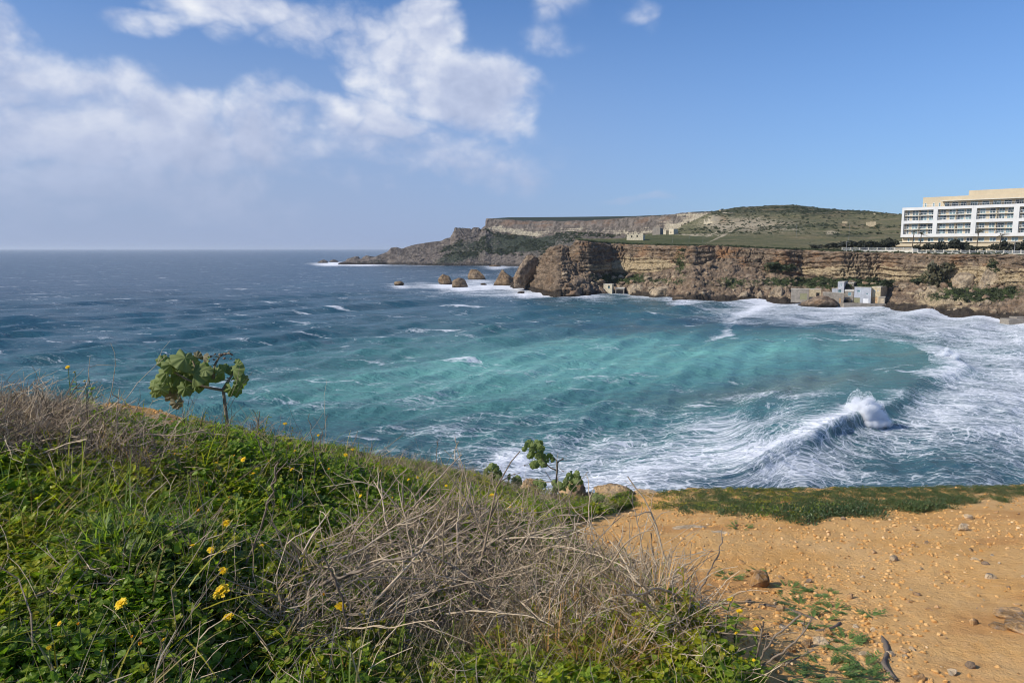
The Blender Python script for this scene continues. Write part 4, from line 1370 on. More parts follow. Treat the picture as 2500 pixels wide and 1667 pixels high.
# ------------------------------------------------------------------ huts, farmhouses and ruins
def house(name, label, cat, x0, x1, x2, ytop, ybot, Y, ang, mat, openings=(), group=None, parapet=0.0, roofm=None, ragged=0.0, seed=0):
    """front between photo columns x0..x1, right-hand side to x2. openings: (kind, xa, xb, ya, yb, material)"""
    a = math.radians(ang)
    e = np.array([math.cos(a), -math.sin(a)])
    b = np.array([math.sin(a), math.cos(a)])
    p0 = at(x0, ybot, Y)

    def solve(p, d, px):
        u = (px - CX) / F
        # camera-space depth of the ground-plan point, height differences are negligible
        k = cp
        zz = (p[2] - CAM_Z)
        # u = x / (y*cp - zz*sp)
        return (u * (p[1] * cp - zz * sp) - p[0]) / (d[0] - u * d[1] * cp)
    L = solve(p0, e, x1)
    c = p0.copy()
    c[:2] += e * L
    D = max(1.5, solve(c, b, x2)) if x2 > x1 else 4.0
    D = min(D, 14)
    z0 = p0[2] - 1.2
    zt = float(z_at(ytop, p0[1]))
    h = zt - z0
    rot = np.array([[e[0], b[0], 0], [e[1], b[1], 0], [0, 0, 1.0]])
    mid = p0[:2] + e * L / 2 + b * D / 2
    T = thing(name, label, cat, (mid[0], mid[1], p0[2]), group)

    def bx(g, l0, l1, d0, d1, za, zb):
        q = p0[:2] + e * (l0 + l1) / 2 + b * (d0 + d1) / 2
        g.box((q[0], q[1], (za + zb) / 2), (l1 - l0, d1 - d0, zb - za), rot)

    def lpx(px):
        return solve(p0, e, px)
    # front wall with real openings: split the front into strips around them
    ops = sorted([(lpx(o[1]), lpx(o[2]), float(z_at(o[4], p0[1])), float(z_at(o[3], p0[1])), o[0], o[5]) for o in openings])
    g = Geo()
    th = 0.35
    bx(g, th, L - 0.002, th, D, z0, zt - 0.002)
    edges = sorted({0.0, L} | {np.clip(o[0], 0, L) for o in ops} | {np.clip(o[1], 0, L) for o in ops})
    for l0, l1 in zip(edges[:-1], edges[1:]):
        if l1 - l0 < 0.02:
            continue
        m = (l0 + l1) / 2
        cuts = sorted([(o[2], o[3]) for o in ops if o[0] < m < o[1]])
        z = z0
        for ca, cb in cuts:
            ca = max(ca, z0)
            if ca > z + 0.02:
                bx(g, l0, l1, 0, th, z, ca)
            z = cb
        if zt > z + 0.02:
            bx(g, l0, l1, 0, th, z, zt)
    bx(g, 0, th, th, D - 0.002, z0, zt - 0.003)
    g.obj('wall', mat, T)
    g = Geo()
    if ragged:
        r = np.random.default_rng(seed)
        l = 0.0
        while l < L - 0.3:
            w = min(r.uniform(0.5, 1.2), L - l)
            bx(g, l, l + w, 0.01, th - 0.01, zt - 0.003, zt + r.uniform(0.02, ragged))
            l += w
        g.obj('broken_wall_top', mat, T)
    else:
        bx(g, -0.10, L + 0.10, -0.10, D + 0.1, zt + 0.001, zt + 0.16)
        g.obj('roof', roofm or M['slab'], T)
        if parapet:
            g = Geo()
            for (l0, l1, d0, d1) in ((-0.05, L + 0.05, -0.05, 0.15), (-0.05, 0.15, 0.155, D), (L - 0.15, L + 0.05, 0.155, D)):
                bx(g, l0, l1, d0, d1, zt + 0.163, zt + 0.163 + parapet)
            g.obj('parapet', mat, T)
    for (l0, l1, za, zb, kind, mm) in ops:
        za = max(za, z0)
        g = Geo()
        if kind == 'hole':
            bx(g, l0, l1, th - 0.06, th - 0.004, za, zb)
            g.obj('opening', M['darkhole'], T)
        elif kind == 'window':
            w = 0.09
            bx(g, l0, l0 + w, 0.08, 0.2, za, zb)
            bx(g, l1 - w, l1, 0.08, 0.2, za, zb)
            bx(g, l0 + w, l1 - w, 0.085, 0.2, za, za + w)
            bx(g, l0 + w, l1 - w, 0.085, 0.2, zb - w, zb)
            fr = g.obj('window', mm, T)
            g = Geo()
            bx(g, l0 + w, l1 - w, 0.13, 0.16, za + w, zb - w)
            g.obj('pane', M['glass'], fr)
        else:
            n = max(2, int((l1 - l0) / 0.45))
            for i in range(n):
                s = (l1 - l0) / n
                bx(g, l0 + i * s + 0.012, l0 + (i + 1) * s - 0.012, 0.10 + 0.015 * (i % 2), 0.2, za, zb)
            bx(g, l0, l1, 0.205, 0.24, za, zb)
            dr = g.obj('door', mm, T)
            g = Geo()
            bx(g, l1 - 0.32, l1 - 0.24, 0.04, 0.095, za + (zb - za) * 0.42, za + (zb - za) * 0.5)
            g.obj('handle', M['pole'], dr)
    return T


def Z2(x, y):
    return 1700 + x / 4.704, 480 + y / 4.704


def build_houses():
    def h2(name, label, x0, x1, x2, yt, yb, dY, ang, mat, ops=(), **k):
        s = lambda a: 1700 + a / 4.704
        t = lambda a: 480 + a / 4.704
        ops = [(o[0], s(o[1]), s(o[2]), t(o[3]), t(o[4]), o[5]) for o in ops]
        house(name, label, 'hut', s(x0), s(x1), s(x2), t(yt), t(yb), dY, ang, mat, ops, 'boathouses at the water', **k)
    D, W, O = M['darkhole'], M['metal_white'], M['olive']
    h2('boathouse', 'grey cement boathouse with olive door, leftmost of the group at the water', 1085, 1288, 1300, 1062, 1185, 346, 20, M['concrete'], [('door', 1188, 1270, 1108, 1182, O)], parapet=0.3)
    h2('boathouse', 'low buff stone annexe with a dark doorway right of the leftmost boathouse', 1296, 1428, 1440, 1064, 1168, 348, 20, M['stonewall'], [('hole', 1375, 1412, 1102, 1150, D)])
    h2('boathouse', 'low grey flat-roofed boathouse with narrow orange door left of the white tower hut', 1446, 1688, 1705, 1102, 1245, 338, 22, M['concrete'], [('door', 1634, 1656, 1160, 1222, M['wood'])])
    h2('boathouse', 'slim blue-white two-storey hut with paired windows, tallest of the boathouses', 1620, 1692, 1730, 986, 1108, 350, 30, M['bluewhite'],
       [('window', 1640, 1652, 998, 1032, W), ('window', 1655, 1667, 998, 1032, W), ('window', 1626, 1668, 1066, 1102, W)], parapet=0.2)
    h2('boathouse', 'small pale blue block on the left flank of the slim white hut', 1560, 1618, 1624, 1056, 1108, 352, 20, M['bluewhite'])
    h2('boathouse', 'grey upper block behind the slim white hut with a dark right side', 1698, 1800, 1890, 990, 1105, 356, 35, M['concrete'], [('hole', 1720, 1765, 1010, 1030, D)])
    h2('boathouse', 'grey boathouse with brown wooden double door between white tower hut and blue-white block', 1695, 1800, 1812, 1085, 1250, 338, 25, M['concrete'],
       [('door', 1718, 1772, 1166, 1222, M['wood']), ('window', 1735, 1772, 1096, 1138, W)])
    h2('boathouse', 'wide blue-white two-storey boathouse with olive and white doors', 1806, 1998, 2010, 1042, 1250, 336, 25, M['bluewhite'],
       [('door', 1806.5, 1874, 1160, 1226, O), ('door', 1908, 1972, 1166, 1230, M['doorwhite']), ('window', 1838, 1876, 1070, 1098, W), ('window', 1940, 1966, 1104, 1122, W)])
    h2('boathouse', 'buff two-storey boathouse with a grey right side and two plywood doors', 2004, 2106, 2200, 1044, 1250, 335, 38, M['stonewall'],
       [('door', 2010, 2074, 1152, 1226, M['wood']), ('window', 2030, 2044, 1070, 1085, W), ('window', 2068, 2082, 1068, 1083, W)], parapet=0.25)
    h2('boathouse', 'low annexe with pale plywood door at the right end of the boathouses', 2088, 2164, 2178, 1150, 1250, 333, 25, M['concrete'], [('door', 2098, 2150, 1166, 1224, M['sandwood'])])
    q = Geo()
    for a, b, y0, Y in ((1690, 2185, 1228, 331),):
        p, r = at(1700 + a / 4.704, 480 + y0 / 4.704, Y), at(1700 + b / 4.704, 480 + y0 / 4.704, Y - 1)
        q.box(((p[0] + r[0]) / 2, Y + 4, p[2] / 2 - 0.5), (r[0] - p[0], 9, p[2] + 1.0))
    tag(q.obj('quay', M['concrete']), 'low cement quay along the foot of the boathouses', 'quay')
    s3 = lambda x: 1200 + x / 4.276
    t3 = lambda y: 480 + y / 4.276
    house('seaside_hut', 'tiny white hut with one window among the boulders at the water', 'hut', s3(1168), s3(1258), s3(1275), t3(915), t3(1000), 425, 20, M['palestone'], [('window', s3(1215), s3(1235), t3(930), t3(958), M['darkhole'])])
    house('seaside_hut', 'grey lean-to hut with open dark front right of the tiny white hut', 'hut', s3(1292), s3(1384), s3(1400), t3(958), t3(1015), 424, 12, M['concrete'], [('hole', s3(1302), s3(1372), t3(972), t3(1013), M['darkhole'])])
    s1 = lambda x: 2100 + x / 4.355
    t1 = lambda y: 440 + y / 4.355
    house('seaside_hut', 'small buff stone hut with a doorway on the slope at the right edge', 'hut', s1(1564), s1(1636), s1(1760), t1(1130), t1(1192), 322, 40, M['stonewall'], [('hole', s1(1578), s1(1602), t1(1146), t1(1190), M['darkhole'])])
    # farmhouses behind
    house('farmhouse', 'ruined cream stone farmhouse with two window holes on the field edge', 'farmhouse', s3(1410), s3(1582), s3(1600), t3(400), t3(466), 520, 15, M['palestone'],
          [('hole', s3(1455), s3(1470), t3(408), t3(428), M['darkhole']), ('hole', s3(1512), s3(1527), t3(405), t3(424), M['darkhole'])], ragged=1.3, seed=2)
    house('farmhouse', 'square cream farmhouse with a dark right side below the far cliff', 'farmhouse', s3(1850), s3(1900), s3(1945), t3(340), t3(402), 700, 40, M['palestone'], [('hole', s3(1868), s3(1876), t3(368), t3(384), M['darkhole'])])
    house('farmhouse', 'small pale stone shed left of the square farmhouse', 'shed', s3(1793), s3(1820), s3(1836), t3(356), t3(402), 705, 30, M['palestone'])
    house('farmhouse', 'dark old stone barn against the far cliff left of the small shed', 'barn', s3(1680), s3(1760), s3(1790), t3(330), t3(396), 740, 25, M['concrete'])
    s = lambda a: 1700 + a / 4.704
    t = lambda a: 480 + a / 4.704
    house('ruin', 'pale roofless stone ruin at the right end of the far cliff', 'ruin', s(82), s(190), s(212), t(300), t(372), 830, 20, M['palestone'], [('hole', s(100), s(112), t(325), t(342), M['darkhole']), ('hole', s(150), s(160), t(330), t(345), M['darkhole'])], ragged=4.5, seed=5)
    house('watchtower', 'small square stone tower on the skyline above the far cliff', 'tower', s(260), s(276), s(294), t(152), t(204), 1010, 40, M['stonewall'], [('hole', s(265), s(270), t(165), t(175), M['darkhole'])])
    house('hill_shelter', 'left of two tiny white huts on the upper hillside', 'hut', s(446), s(468), s(472), t(196), t(220), 1000, 20, M['white'])
    house('hill_shelter', 'right of two tiny white huts on the upper hillside', 'hut', s(476), s(499), s(503), t(195), t(218), 1000, 20, M['white'])
    house('ruin', 'tall brown ruin gable high on the right shoulder of the hill', 'ruin', s(2032), s(2056), s(2074), t(204), t(248), 880, 35, M['stonewall'], ragged=1.5, seed=8)
    house('ruin', 'low brown ruined wall left of the gable on the hill shoulder', 'ruin', s(1950), s(2028), s(2036), t(222), t(244), 890, 20, M['stonewall'], ragged=1.0, seed=9)
    house('ruin', 'grey stone farm ruin just left of the hotel on the hillside', 'ruin', s(1950), s(2062), s(2082), t(296), t(332), 700, 20, M['stonewall'], ragged=0.8, seed=10)
    house('ruin', 'tiny stone field hut on the middle of the hillside', 'ruin', s(1672), s(1734), s(1744), t(290), t(312), 760, 20, M['stonewall'], ragged=0.8, seed=11)
    # jetty at the right edge
    g = Geo()
    p = at(2452, 786, 258)
    g.box((p[0] + 9, 258, 0.75), (18, 5, 2.0))
    g.box((p[0] + 12, 261, 1.9), (14, 4, 0.5))
    tag(g.obj('jetty', M['concrete']), 'dark low concrete jetty at the right edge of the bay', 'jetty')


build_houses()


# ------------------------------------------------------------------ trees, palms, fence, poles by the hotel
def hill_z(x, y):
    """ground height of hill sheet nearest to a ground point"""
    P = HILL['P']
    d = (P[..., 0] - x) ** 2 + (P[..., 1] - y) ** 2
    i = np.unravel_index(np.argmin(d), d.shape)
    return float(P[i][2])


def crown_geo(seed, n=520, leaf=0.42, sx=1.0, sz=0.75):
    r = np.random.default_rng(seed)
    g = Geo()
    lobes = r.normal(size=(9, 3)) * np.array([0.48 * sx, 0.48 * sx, 0.34 * sz])
    rad = r.uniform(0.34, 0.62, 9)
    k = r.integers(0, 9, n)
    d = r.normal(size=(n, 3))
    d /= np.linalg.norm(d, axis=1, keepdims=True)
    p = lobes[k] + d * (rad[k] * r.uniform(0.55, 1.05, n) ** 0.6)[:, None] * np.array([1, 1, 0.8])
    a = r.normal(size=(n, 3))
    b = np.cross(a, d + r.normal(size=(n, 3)) * 0.5)
    a /= np.linalg.norm(a, axis=1, keepdims=True)
    b /= np.linalg.norm(b, axis=1, keepdims=True) + 1e-6
    s = leaf * r.uniform(0.5, 1.2, n)[:, None]
    v = np.stack([p - a * s, p - b * s * 0.6, p + a * s, p + b * s * 0.6], 1).reshape(-1, 3)
    f = np.arange(4 * n).reshape(-1, 4)
    t = np.repeat(r.random(n), 4)
    g.v, g.q, g.a, g.n = [v.astype(np.float32)], [f], [t.astype(np.float32)], len(v)
    return g


CROWNS = {}


def tree(name, label, x, y, z, w, h, seed, group, trunk_h=0.25, mat=None):
    T = thing(name, label, 'tree', (x, y, z), group)
    k = (seed % 4, mat or 'darkleaf')
    if k not in CROWNS:
        CROWNS[k] = crown_geo(900 + seed % 4, 620, 0.20).data('crown', M[k[1]])
    c = bpy.data.objects.new('crown', CROWNS[k])
    C.objects.link(c)
    c.parent = T
    c.location = (0, 0, h * 0.56)
    c.scale = (w * 0.55, w * 0.5, h * 0.52)
    c.rotation_euler = (0, 0, seed * 1.7)
    g = Geo()
    r = np.random.default_rng(seed)
    g.tube([(0, 0, -0.5), (0.05 * w, 0, h * 0.2), (0.02 * w, 0.04 * w, h * 0.5)], [0.04 * h, 0.03 * h, 0.015 * h], 6)
    for i in range(4):
        a = r.uniform(0, 6.28)
        g.tube([(0.04 * w, 0, h * 0.22), (0.2 * w * math.cos(a), 0.2 * w * math.sin(a), h * 0.5)], [0.02 * h, 0.008 * h], 5)
    t = bpy.data.objects.new('trunk', g.data('trunk', M['trunk']))
    C.objects.link(t)
    t.parent = T
    return T


def build_cliff_top():
    s1 = lambda x: 2100 + x / 4.355
    t1 = lambda y: 440 + y / 4.355
    # trees: px centre, base y, width px, height px, distance, label
    TR = [(s1(300), 607, 30, 30, 356, 'rounded dark tree right against the left end of the hotel'), (s1(205), 607, 26, 20, 362, 'low dark bush-like tree second left of the hotel'),
          (s1(120), 607, 30, 21, 366, 'dark tree third left of the hotel behind the fence'), (s1(30), 607, 30, 20, 372, 'dark spreading tree fourth left of the hotel'),
          (2078, 606, 30, 22, 380, 'dark tree above the left end of the fence'), (2050, 607, 30, 17, 386, 'low dark tree left of the fence'), (2022, 607, 28, 13, 392, 'smaller dark tree near the left end of the tree row'),
          (1990, 606, 30, 9, 398, 'leftmost low bush of the dark tree row'),
          (s1(745), 613, 26, 22, 333, 'dark shrubby tree in front of the hotel left of the small cypress'), (s1(870), 613, 22, 22, 331, 'dark tree between the small cypress and the tall dome tree'),
          (s1(1000), 613, 34, 33, 328, 'tall dome-shaped dark tree in front of the hotel'), (s1(1110), 613, 30, 23, 327, 'dark tree right of the tall dome tree'),
          (s1(1200), 613, 22, 16, 326, 'low dark tree beneath the right-hand palms'), (s1(620), 611, 16, 14, 335, 'low dark shrub under the pair of palms'),
          (s1(1430), 613, 26, 20, 322, 'dark tree left of the rightmost palm'), (s1(1560), 613, 30, 26, 320, 'broad dark tree right of the rightmost palm'), (s1(1690), 613, 30, 24, 318, 'dark tree behind the street lamp at the right edge'),
          (s1(1790), 613, 28, 24, 316, 'dark tree half out of view past the street lamp')]
    for i, (px, yb, w, h, Y, lab) in enumerate(TR):
        Y = float(near_profile(np.array([px]))[5][0]) + 16 + (i % 3) * 4
        p = at(px, yb, Y)
        gz = hill_z(p[0], p[1])
        top = float(z_at(yb - h, Y))
        tree('dark_tree', lab, p[0], p[1], gz - 0.1, w * Y / F * 1.15, max(1.5, top - gz), i, 'dark trees along the cliff top')
    p = at(s1(838), 613, float(near_profile(np.array([s1(838)]))[5][0]) + 22)
    T = tree('cypress', 'small pointed cypress in front of the hotel', p[0], p[1], hill_z(p[0], p[1]), 1.8, 5.4, 3, None)
    # low hedge growth on the slope left of the fence is part of the scrub
    # palms
    PAL = [(s1(553), s1(553), 556, 'left palm of the pair before the hotel'), (s1(632), s1(632), 578, 'right palm of the pair before the hotel'),
           (s1(1238), s1(1238), 553, 'wind-bent palm before the third bay of the hotel'), (s1(1482), s1(1482), 590, 'shaggy palm rightmost in front of the hotel')]
    fr = None
    for i, (px, _, ty, lab) in enumerate(PAL):
        Y = float(near_profile(np.array([px]))[5][0]) + 20
        p = at(px, 610, Y)
        gz = hill_z(p[0], p[1])
        zt = float(z_at(t1(ty), Y)) + 0.2
        T = thing('palm_tree', lab, 'palm tree', (p[0], p[1], gz), 'palms in front of the hotel')
        zz = np.linspace(-0.4, zt - gz - 0.3, 9)
        lean = np.linspace(0, 1, 9) ** 2 * 0.35
        g = Geo()
        rr = 0.21 - 0.05 * np.linspace(0, 1, 9)
        rr[1::2] *= 1.18
        g.tube(np.stack([lean, 0 * zz, zz], 1), rr, 7)
        t = bpy.data.objects.new('trunk', g.data('trunk', M['trunk']))
        C.objects.link(t)
        t.parent = T
        r = np.random.default_rng(40 + i)
        for k in range(17):
            az = r.uniform(-math.pi, math.pi)
            up = r.uniform(-0.1, 1.2)
            Lf = r.uniform(2.8, 3.8)
            n = 9
            tt = np.linspace(0, 1, n)
            d = np.array([math.cos(az) * math.cos(up), math.sin(az) * math.cos(up), math.sin(up)])
            pts = d * (Lf * tt)[:, None] + np.array([0.9, -0.1, -0.75])[None] * (Lf * 0.55 * tt ** 2)[:, None]
            pts += np.array([0.35, 0, zt - gz - 0.3])
            g = Geo()
            g.tube(pts, np.linspace(0.035, 0.01, n), 3, 0.4)
            tang = np.gradient(pts, axis=0)
            tang /= np.linalg.norm(tang, axis=1, keepdims=True)
            side = np.cross(tang, [0, 0, 1.0])
            side /= np.linalg.norm(side, axis=1, keepdims=True) + 1e-6
            for s_ in (-1, 1):
                for q in np.linspace(0.12, 0.98, 22):
                    b = np.array([np.interp(q, tt, pts[:, c]) for c in range(3)])
                    sd = np.array([np.interp(q, tt, side[:, c]) for c in range(3)]) * s_
                    tg = np.array([np.interp(q, tt, tang[:, c]) for c in range(3)])
                    l = 0.62 * math.sin(math.pi * (0.15 + 0.8 * q))
                    tip = b + (sd * 0.8 + tg * 0.6 + np.array([0.15, 0, -0.35])) * l
                    g.add(np.array([b - tg * 0.035, b + tg * 0.035, tip]), np.array([[0, 1, 2]]), r.random())
            f = bpy.data.objects.new('frond', g.data('frond', M['palmleaf']))
            C.objects.link(f)
            f.parent = T
    # railings
    def fence(label, x0, x1, yb0, yb1, dY0, dY1, step, wallend=False):
        n = int(round((x1 - x0) / step))
        xs = np.linspace(x0, x1, n + 1)
        _, _, _, _, _, Yt = near_profile(xs)
        Ys = Yt + np.linspace(dY0, dY1, n + 1)
        P = at(xs, np.linspace(yb0, yb1, n + 1), Ys)
        T = thing('cliff_railing', label, 'railing', P[n // 2], 'railings along the cliff edge')
        H = 1.45
        gpost = Geo()
        gpost.box((0, 0, H / 2 - 0.6), (0.34, 0.34, H + 1.2))
        gpost.box((0, 0, H + 0.05), (0.42, 0.42, 0.1))
        pm = gpost.data('post', M['slab'])
        for q in P:
            o = bpy.data.objects.new('post', pm)
            C.objects.link(o)
            o.location = q
            o.parent = T
            o.matrix_parent_inverse = world_of(T).inverted()
        for a, b in zip(P[:-1], P[1:]):
            d = b - a
            L = np.hypot(d[0], d[1])
            g = Geo()
            u = d / L
            for zz in (0.18, H - 0.2):
                g.tube([a + u * 0.18 + [0, 0, zz], b - u * 0.18 + [0, 0, zz]], 0.045, 4)
            for s_ in np.arange(0.35, L - 0.25, 0.17):
                g.tube([a + u * s_ + [0, 0, 0.18], a + u * s_ + [0, 0, H - 0.2]], 0.018, 3)
            g.obj('railing_panel', M['metal_white'], T)
            g = Geo()
            m = (a + b) / 2
            ang = math.atan2(d[1], d[0])
            g.box(m + np.array([0, 0, -0.45]), (L - 0.35, 0.3, 1.05), np.array([[math.cos(ang), -math.sin(ang), 0], [math.sin(ang), math.cos(ang), 0], [0, 0, 1]]))
            g.obj('kerb_wall', M['slab'], T)
    fence('pale post and rail fence on the cliff edge left of the masonry block', 2056, s1(552), 611.5, 611.8, 3, 3.5, 20.5)
    fence('pale post and rail fence on the cliff edge right of the masonry block', s1(612), 2640, 617.6, 621, 2.5, 2.5, 20.5)
    px = s1(582)
    Y = float(near_profile(np.array([px]))[5][0]) + 3
    a = at(px, 616, Y)
    g = Geo()
    g.box((a[0], Y, a[2] + 0.4), (2.3, 0.8, 2.6))
    g.box((a[0], Y, a[2] + 1.75), (2.5, 1.0, 0.12))
    tag(g.obj('masonry_block', M['slab']), 'square pale masonry block joining the two cliff railings', 'wall')
    # street lamp and poles
    def pole(label, px, yb, yt, Y, r, head=True, name='street_lamp', cat='street lamp', group=None):
        p, q = at(px, yb, Y), at(px, yt, Y)
        T = thing(name, label, cat, (p[0], Y, p[2]), group)
        g = Geo()
        g.tube([(p[0], Y, p[2] - 0.8), (p[0], Y, (p[2] + q[2]) / 2), (p[0], Y, q[2])], [r, r * 0.8, r * 0.6], 6)
        g.obj('post', M['pole'], T)
        g = Geo()
        if head:
            g.box((p[0] + 0.35, Y, q[2] + 0.05), (1.1, 0.3, 0.16))
            g.obj('lamp_head', M['pole'], T)
        else:
            g.box((p[0], Y, q[2] - 0.5), (1.6, 0.1, 0.1))
            g.obj('crossarm', M['trunk'], T)
    pole('tall pale street lamp behind the railing at the right edge', s1(1639), 618, t1(642), 312, 0.13)
    pole('slender white lamp post beside the left end of the railing', 1700 + 1725 / 4.704, 607, 590, 372, 0.10)
    for i, (px, yb, yt, Y) in enumerate([(1943.5, 583, 537, 560), (2072, 588, 546, 520), (1642, 598, 576, 470), (1682, 597, 574, 465), (1716, 592, 573, 470)]):
        p = at(px, yb, Y)
        lab = ['thin utility pole on the open hillside below the summit', 'thin utility pole on the hillside left of the hotel', 'left of three thin poles standing in the green field', 'middle of three thin poles standing in the green field', 'right of three thin poles standing in the green field'][i]
        pole(lab, px, yb, yt, Y, 0.06, False, 'utility_pole', 'pole', 'poles across the hill')


build_cliff_top()


# ------------------------------------------------------------------ instanced ground cover (geometry nodes) for what nobody could count
def proto_collection(name, meshes):
    col = bpy.data.collections.new(name)
    for i, me in enumerate(meshes):
        o = bpy.data.objects.new('%s_%02d' % (name, i), me)
        col.objects.link(o)
    return col


def scatter(name, kindname, col, pts, rot, scl, idx, patch=None):
    me = bpy.data.meshes.new(name)
    pts = np.asarray(pts, np.float32)
    me.vertices.add(len(pts))
    me.vertices.foreach_set('co', pts.ravel())
    a = me.attributes.new('rot', 'FLOAT_VECTOR', 'POINT')
    a.data.foreach_set('vector', np.asarray(rot, np.float32).ravel())
    scl = np.asarray(scl, np.float32)
    if scl.ndim == 1:
        scl = np.repeat(scl[:, None], 3, 1)
    a = me.attributes.new('scl', 'FLOAT_VECTOR', 'POINT')
    a.data.foreach_set('vector', scl.ravel())
    a = me.attributes.new('idx', 'INT', 'POINT')
    a.data.foreach_set('value', np.asarray(idx, np.int32))
    a = me.attributes.new('patch', 'FLOAT', 'POINT')
    a.data.foreach_set('value', np.full(len(pts), 0.5, np.float32) if patch is None else np.asarray(patch, np.float32))
    o = bpy.data.objects.new(name, me)
    C.objects.link(o)
    t = bpy.data.node_groups.new('scatter_' + name, 'GeometryNodeTree')
    t.interface.new_socket('Geometry', in_out='INPUT', socket_type='NodeSocketGeometry')
    t.interface.new_socket('Geometry', in_out='OUTPUT', socket_type='NodeSocketGeometry')
    N = t.nodes
    gi, go = N.new('NodeGroupInput'), N.new('NodeGroupOutput')
    ci = N.new('GeometryNodeCollectionInfo')
    ci.inputs['Collection'].default_value = col
    ci.inputs['Separate Children'].default_value = True
    ci.inputs['Reset Children'].default_value = True
    ip = N.new('GeometryNodeInstanceOnPoints')
    ip.inputs['Pick Instance'].default_value = True

    def named(nm, ty):
        q = N.new('GeometryNodeInputNamedAttribute')
        q.data_type = ty
        q.inputs['Name'].default_value = nm
        return next(s for s in q.outputs if s.enabled and s.name == 'Attribute')
    L = t.links
    L.new(gi.outputs[0], ip.inputs['Points'])
    L.new(ci.outputs[0], ip.inputs['Instance'])
    L.new(named('idx', 'INT'), ip.inputs['Instance Index'])
    e2r = N.new('FunctionNodeEulerToRotation')
    L.new(named('rot', 'FLOAT_VECTOR'), e2r.inputs[0])
    L.new(e2r.outputs[0], ip.inputs['Rotation'])
    L.new(named('scl', 'FLOAT_VECTOR'), ip.inputs['Scale'])
    L.new(ip.outputs[0], go.inputs[0])
    md = o.modifiers.new('scatter', 'NODES')
    md.node_group = t
    tag(o, kind='stuff')
    return o


def build_scrub():
    pro = [crown_geo(950 + i, 130, 0.30).data('scrub_clump', M['scrubleaf']) for i in range(5)]
    col = proto_collection('scrub_clumps', pro)
    r = np.random.default_rng(8)
    pts, scl = [], []
    P, sc, PY = HILL['P'], HILL['scrub'], HILL['PY']
    n = 15000
    i, j = r.integers(14, P.shape[0] - 14, n), r.integers(0, P.shape[1], n)
    keep = r.random(n) < np.clip((sc[i, j] - 0.18) * 1.2, 0.0, 0.85)
    keep &= ~((PY[i, j] > 573) & (r.random(n) < 0.93))
    p = P[i, j][keep] + r.normal(size=(keep.sum(), 3)) * np.array([1.0, 2.0, 0])
    pts.append(p)
    scl.append(0.55 + 1.3 * r.random(len(p)) ** 2)
    P, vg, par = NEAR['P'], NEAR['veg'], NEAR['par']
    n = 16000
    i, j = r.integers(20, P.shape[0], n), r.integers(0, P.shape[1], n)
    keep = (r.random(n) < np.clip((vg[i, j] - 0.42) * 1.9, 0, 0.9)) & (P[i, j][:, 2] > 2.0)
    p = P[i, j][keep]
    pts.append(p)
    scl.append(0.45 + 0.75 * r.random(len(p)) ** 2)
    # fringe along the cliff brow
    px = r.uniform(1412, 2700, 900)
    Yt = near_profile(px)[5] + r.uniform(0.5, 7, 900)
    yy = near_profile(px)[4]
    zz = z_at(yy, near_profile(px)[5]) + 0.1
    pts.append(np.stack([(px - CX) / F * Yt * 1.0, Yt, zz], 1))
    scl.append(0.35 + 0.5 * r.random(900))
    P = FAR['P']
    n = 5200
    i, j = r.integers(30, 84, n), r.integers(180, P.shape[1], n)
    p = P[i, j]
    keep = noise3(p[:, 0] * 0.03, p[:, 1] * 0.03, p[:, 2] * 0.04, 5) > -0.05
    pts.append(p[keep])
    scl.append(1.0 + 2.0 * r.random(keep.sum()) ** 2)
    pts, scl = np.concatenate(pts), np.concatenate(scl)
    k = len(pts)
    rot = np.stack([r.normal(0, 0.15, k), r.normal(0, 0.15, k), r.uniform(0, 6.28, k)], 1)
    s3 = np.stack([scl * r.uniform(0.9, 1.4, k), scl * r.uniform(0.9, 1.4, k), scl * r.uniform(0.7, 1.05, k)], 1)
    scatter('scrub', 'scrub', col, pts, rot, s3, r.integers(0, 5, k))
    # the bushes against the near cliff that can be told apart
    BU = [(1890, 650, 62, 22, 400, 'wide dark carob bush against the cliff above the boulders'), (2245 + 50, 680, 62, 66, 330, 'big brown-green bare thicket below the hotel cliff'),
          (2425, 650, 36, 22, 326, 'dark green creeper bush topping the cracked cliff block'), (2446, 672, 16, 44, 327, 'dark creeper hanging down the cleft right of the cracked block'),
          (2352, 650, 22, 12, 332, 'small bush on the ledge left of the cracked block'), (2165, 694, 36, 20, 345, 'round green bush behind the right end of the boathouses'),
          (2235, 688, 24, 18, 340, 'green bush left of the bare thicket'), (1665, 612, 12, 10, 412, 'small dark bush in the cliff face above the rockfall'), (1800, 652, 14, 16, 415, 'dark bush in a gap at the top of the rockfall')]
    for i, (cx, cy, w, h, Y, lab) in enumerate(BU):
        p = at(cx, cy + h / 2, Y)
        tree('cliff_bush', lab, p[0], Y, p[2], w * Y / F, h * Y / F * 1.1, 30 + i, 'bushes on the near cliff', mat='scrubleaf' if i != 1 else 'palmleaf')


build_scrub()

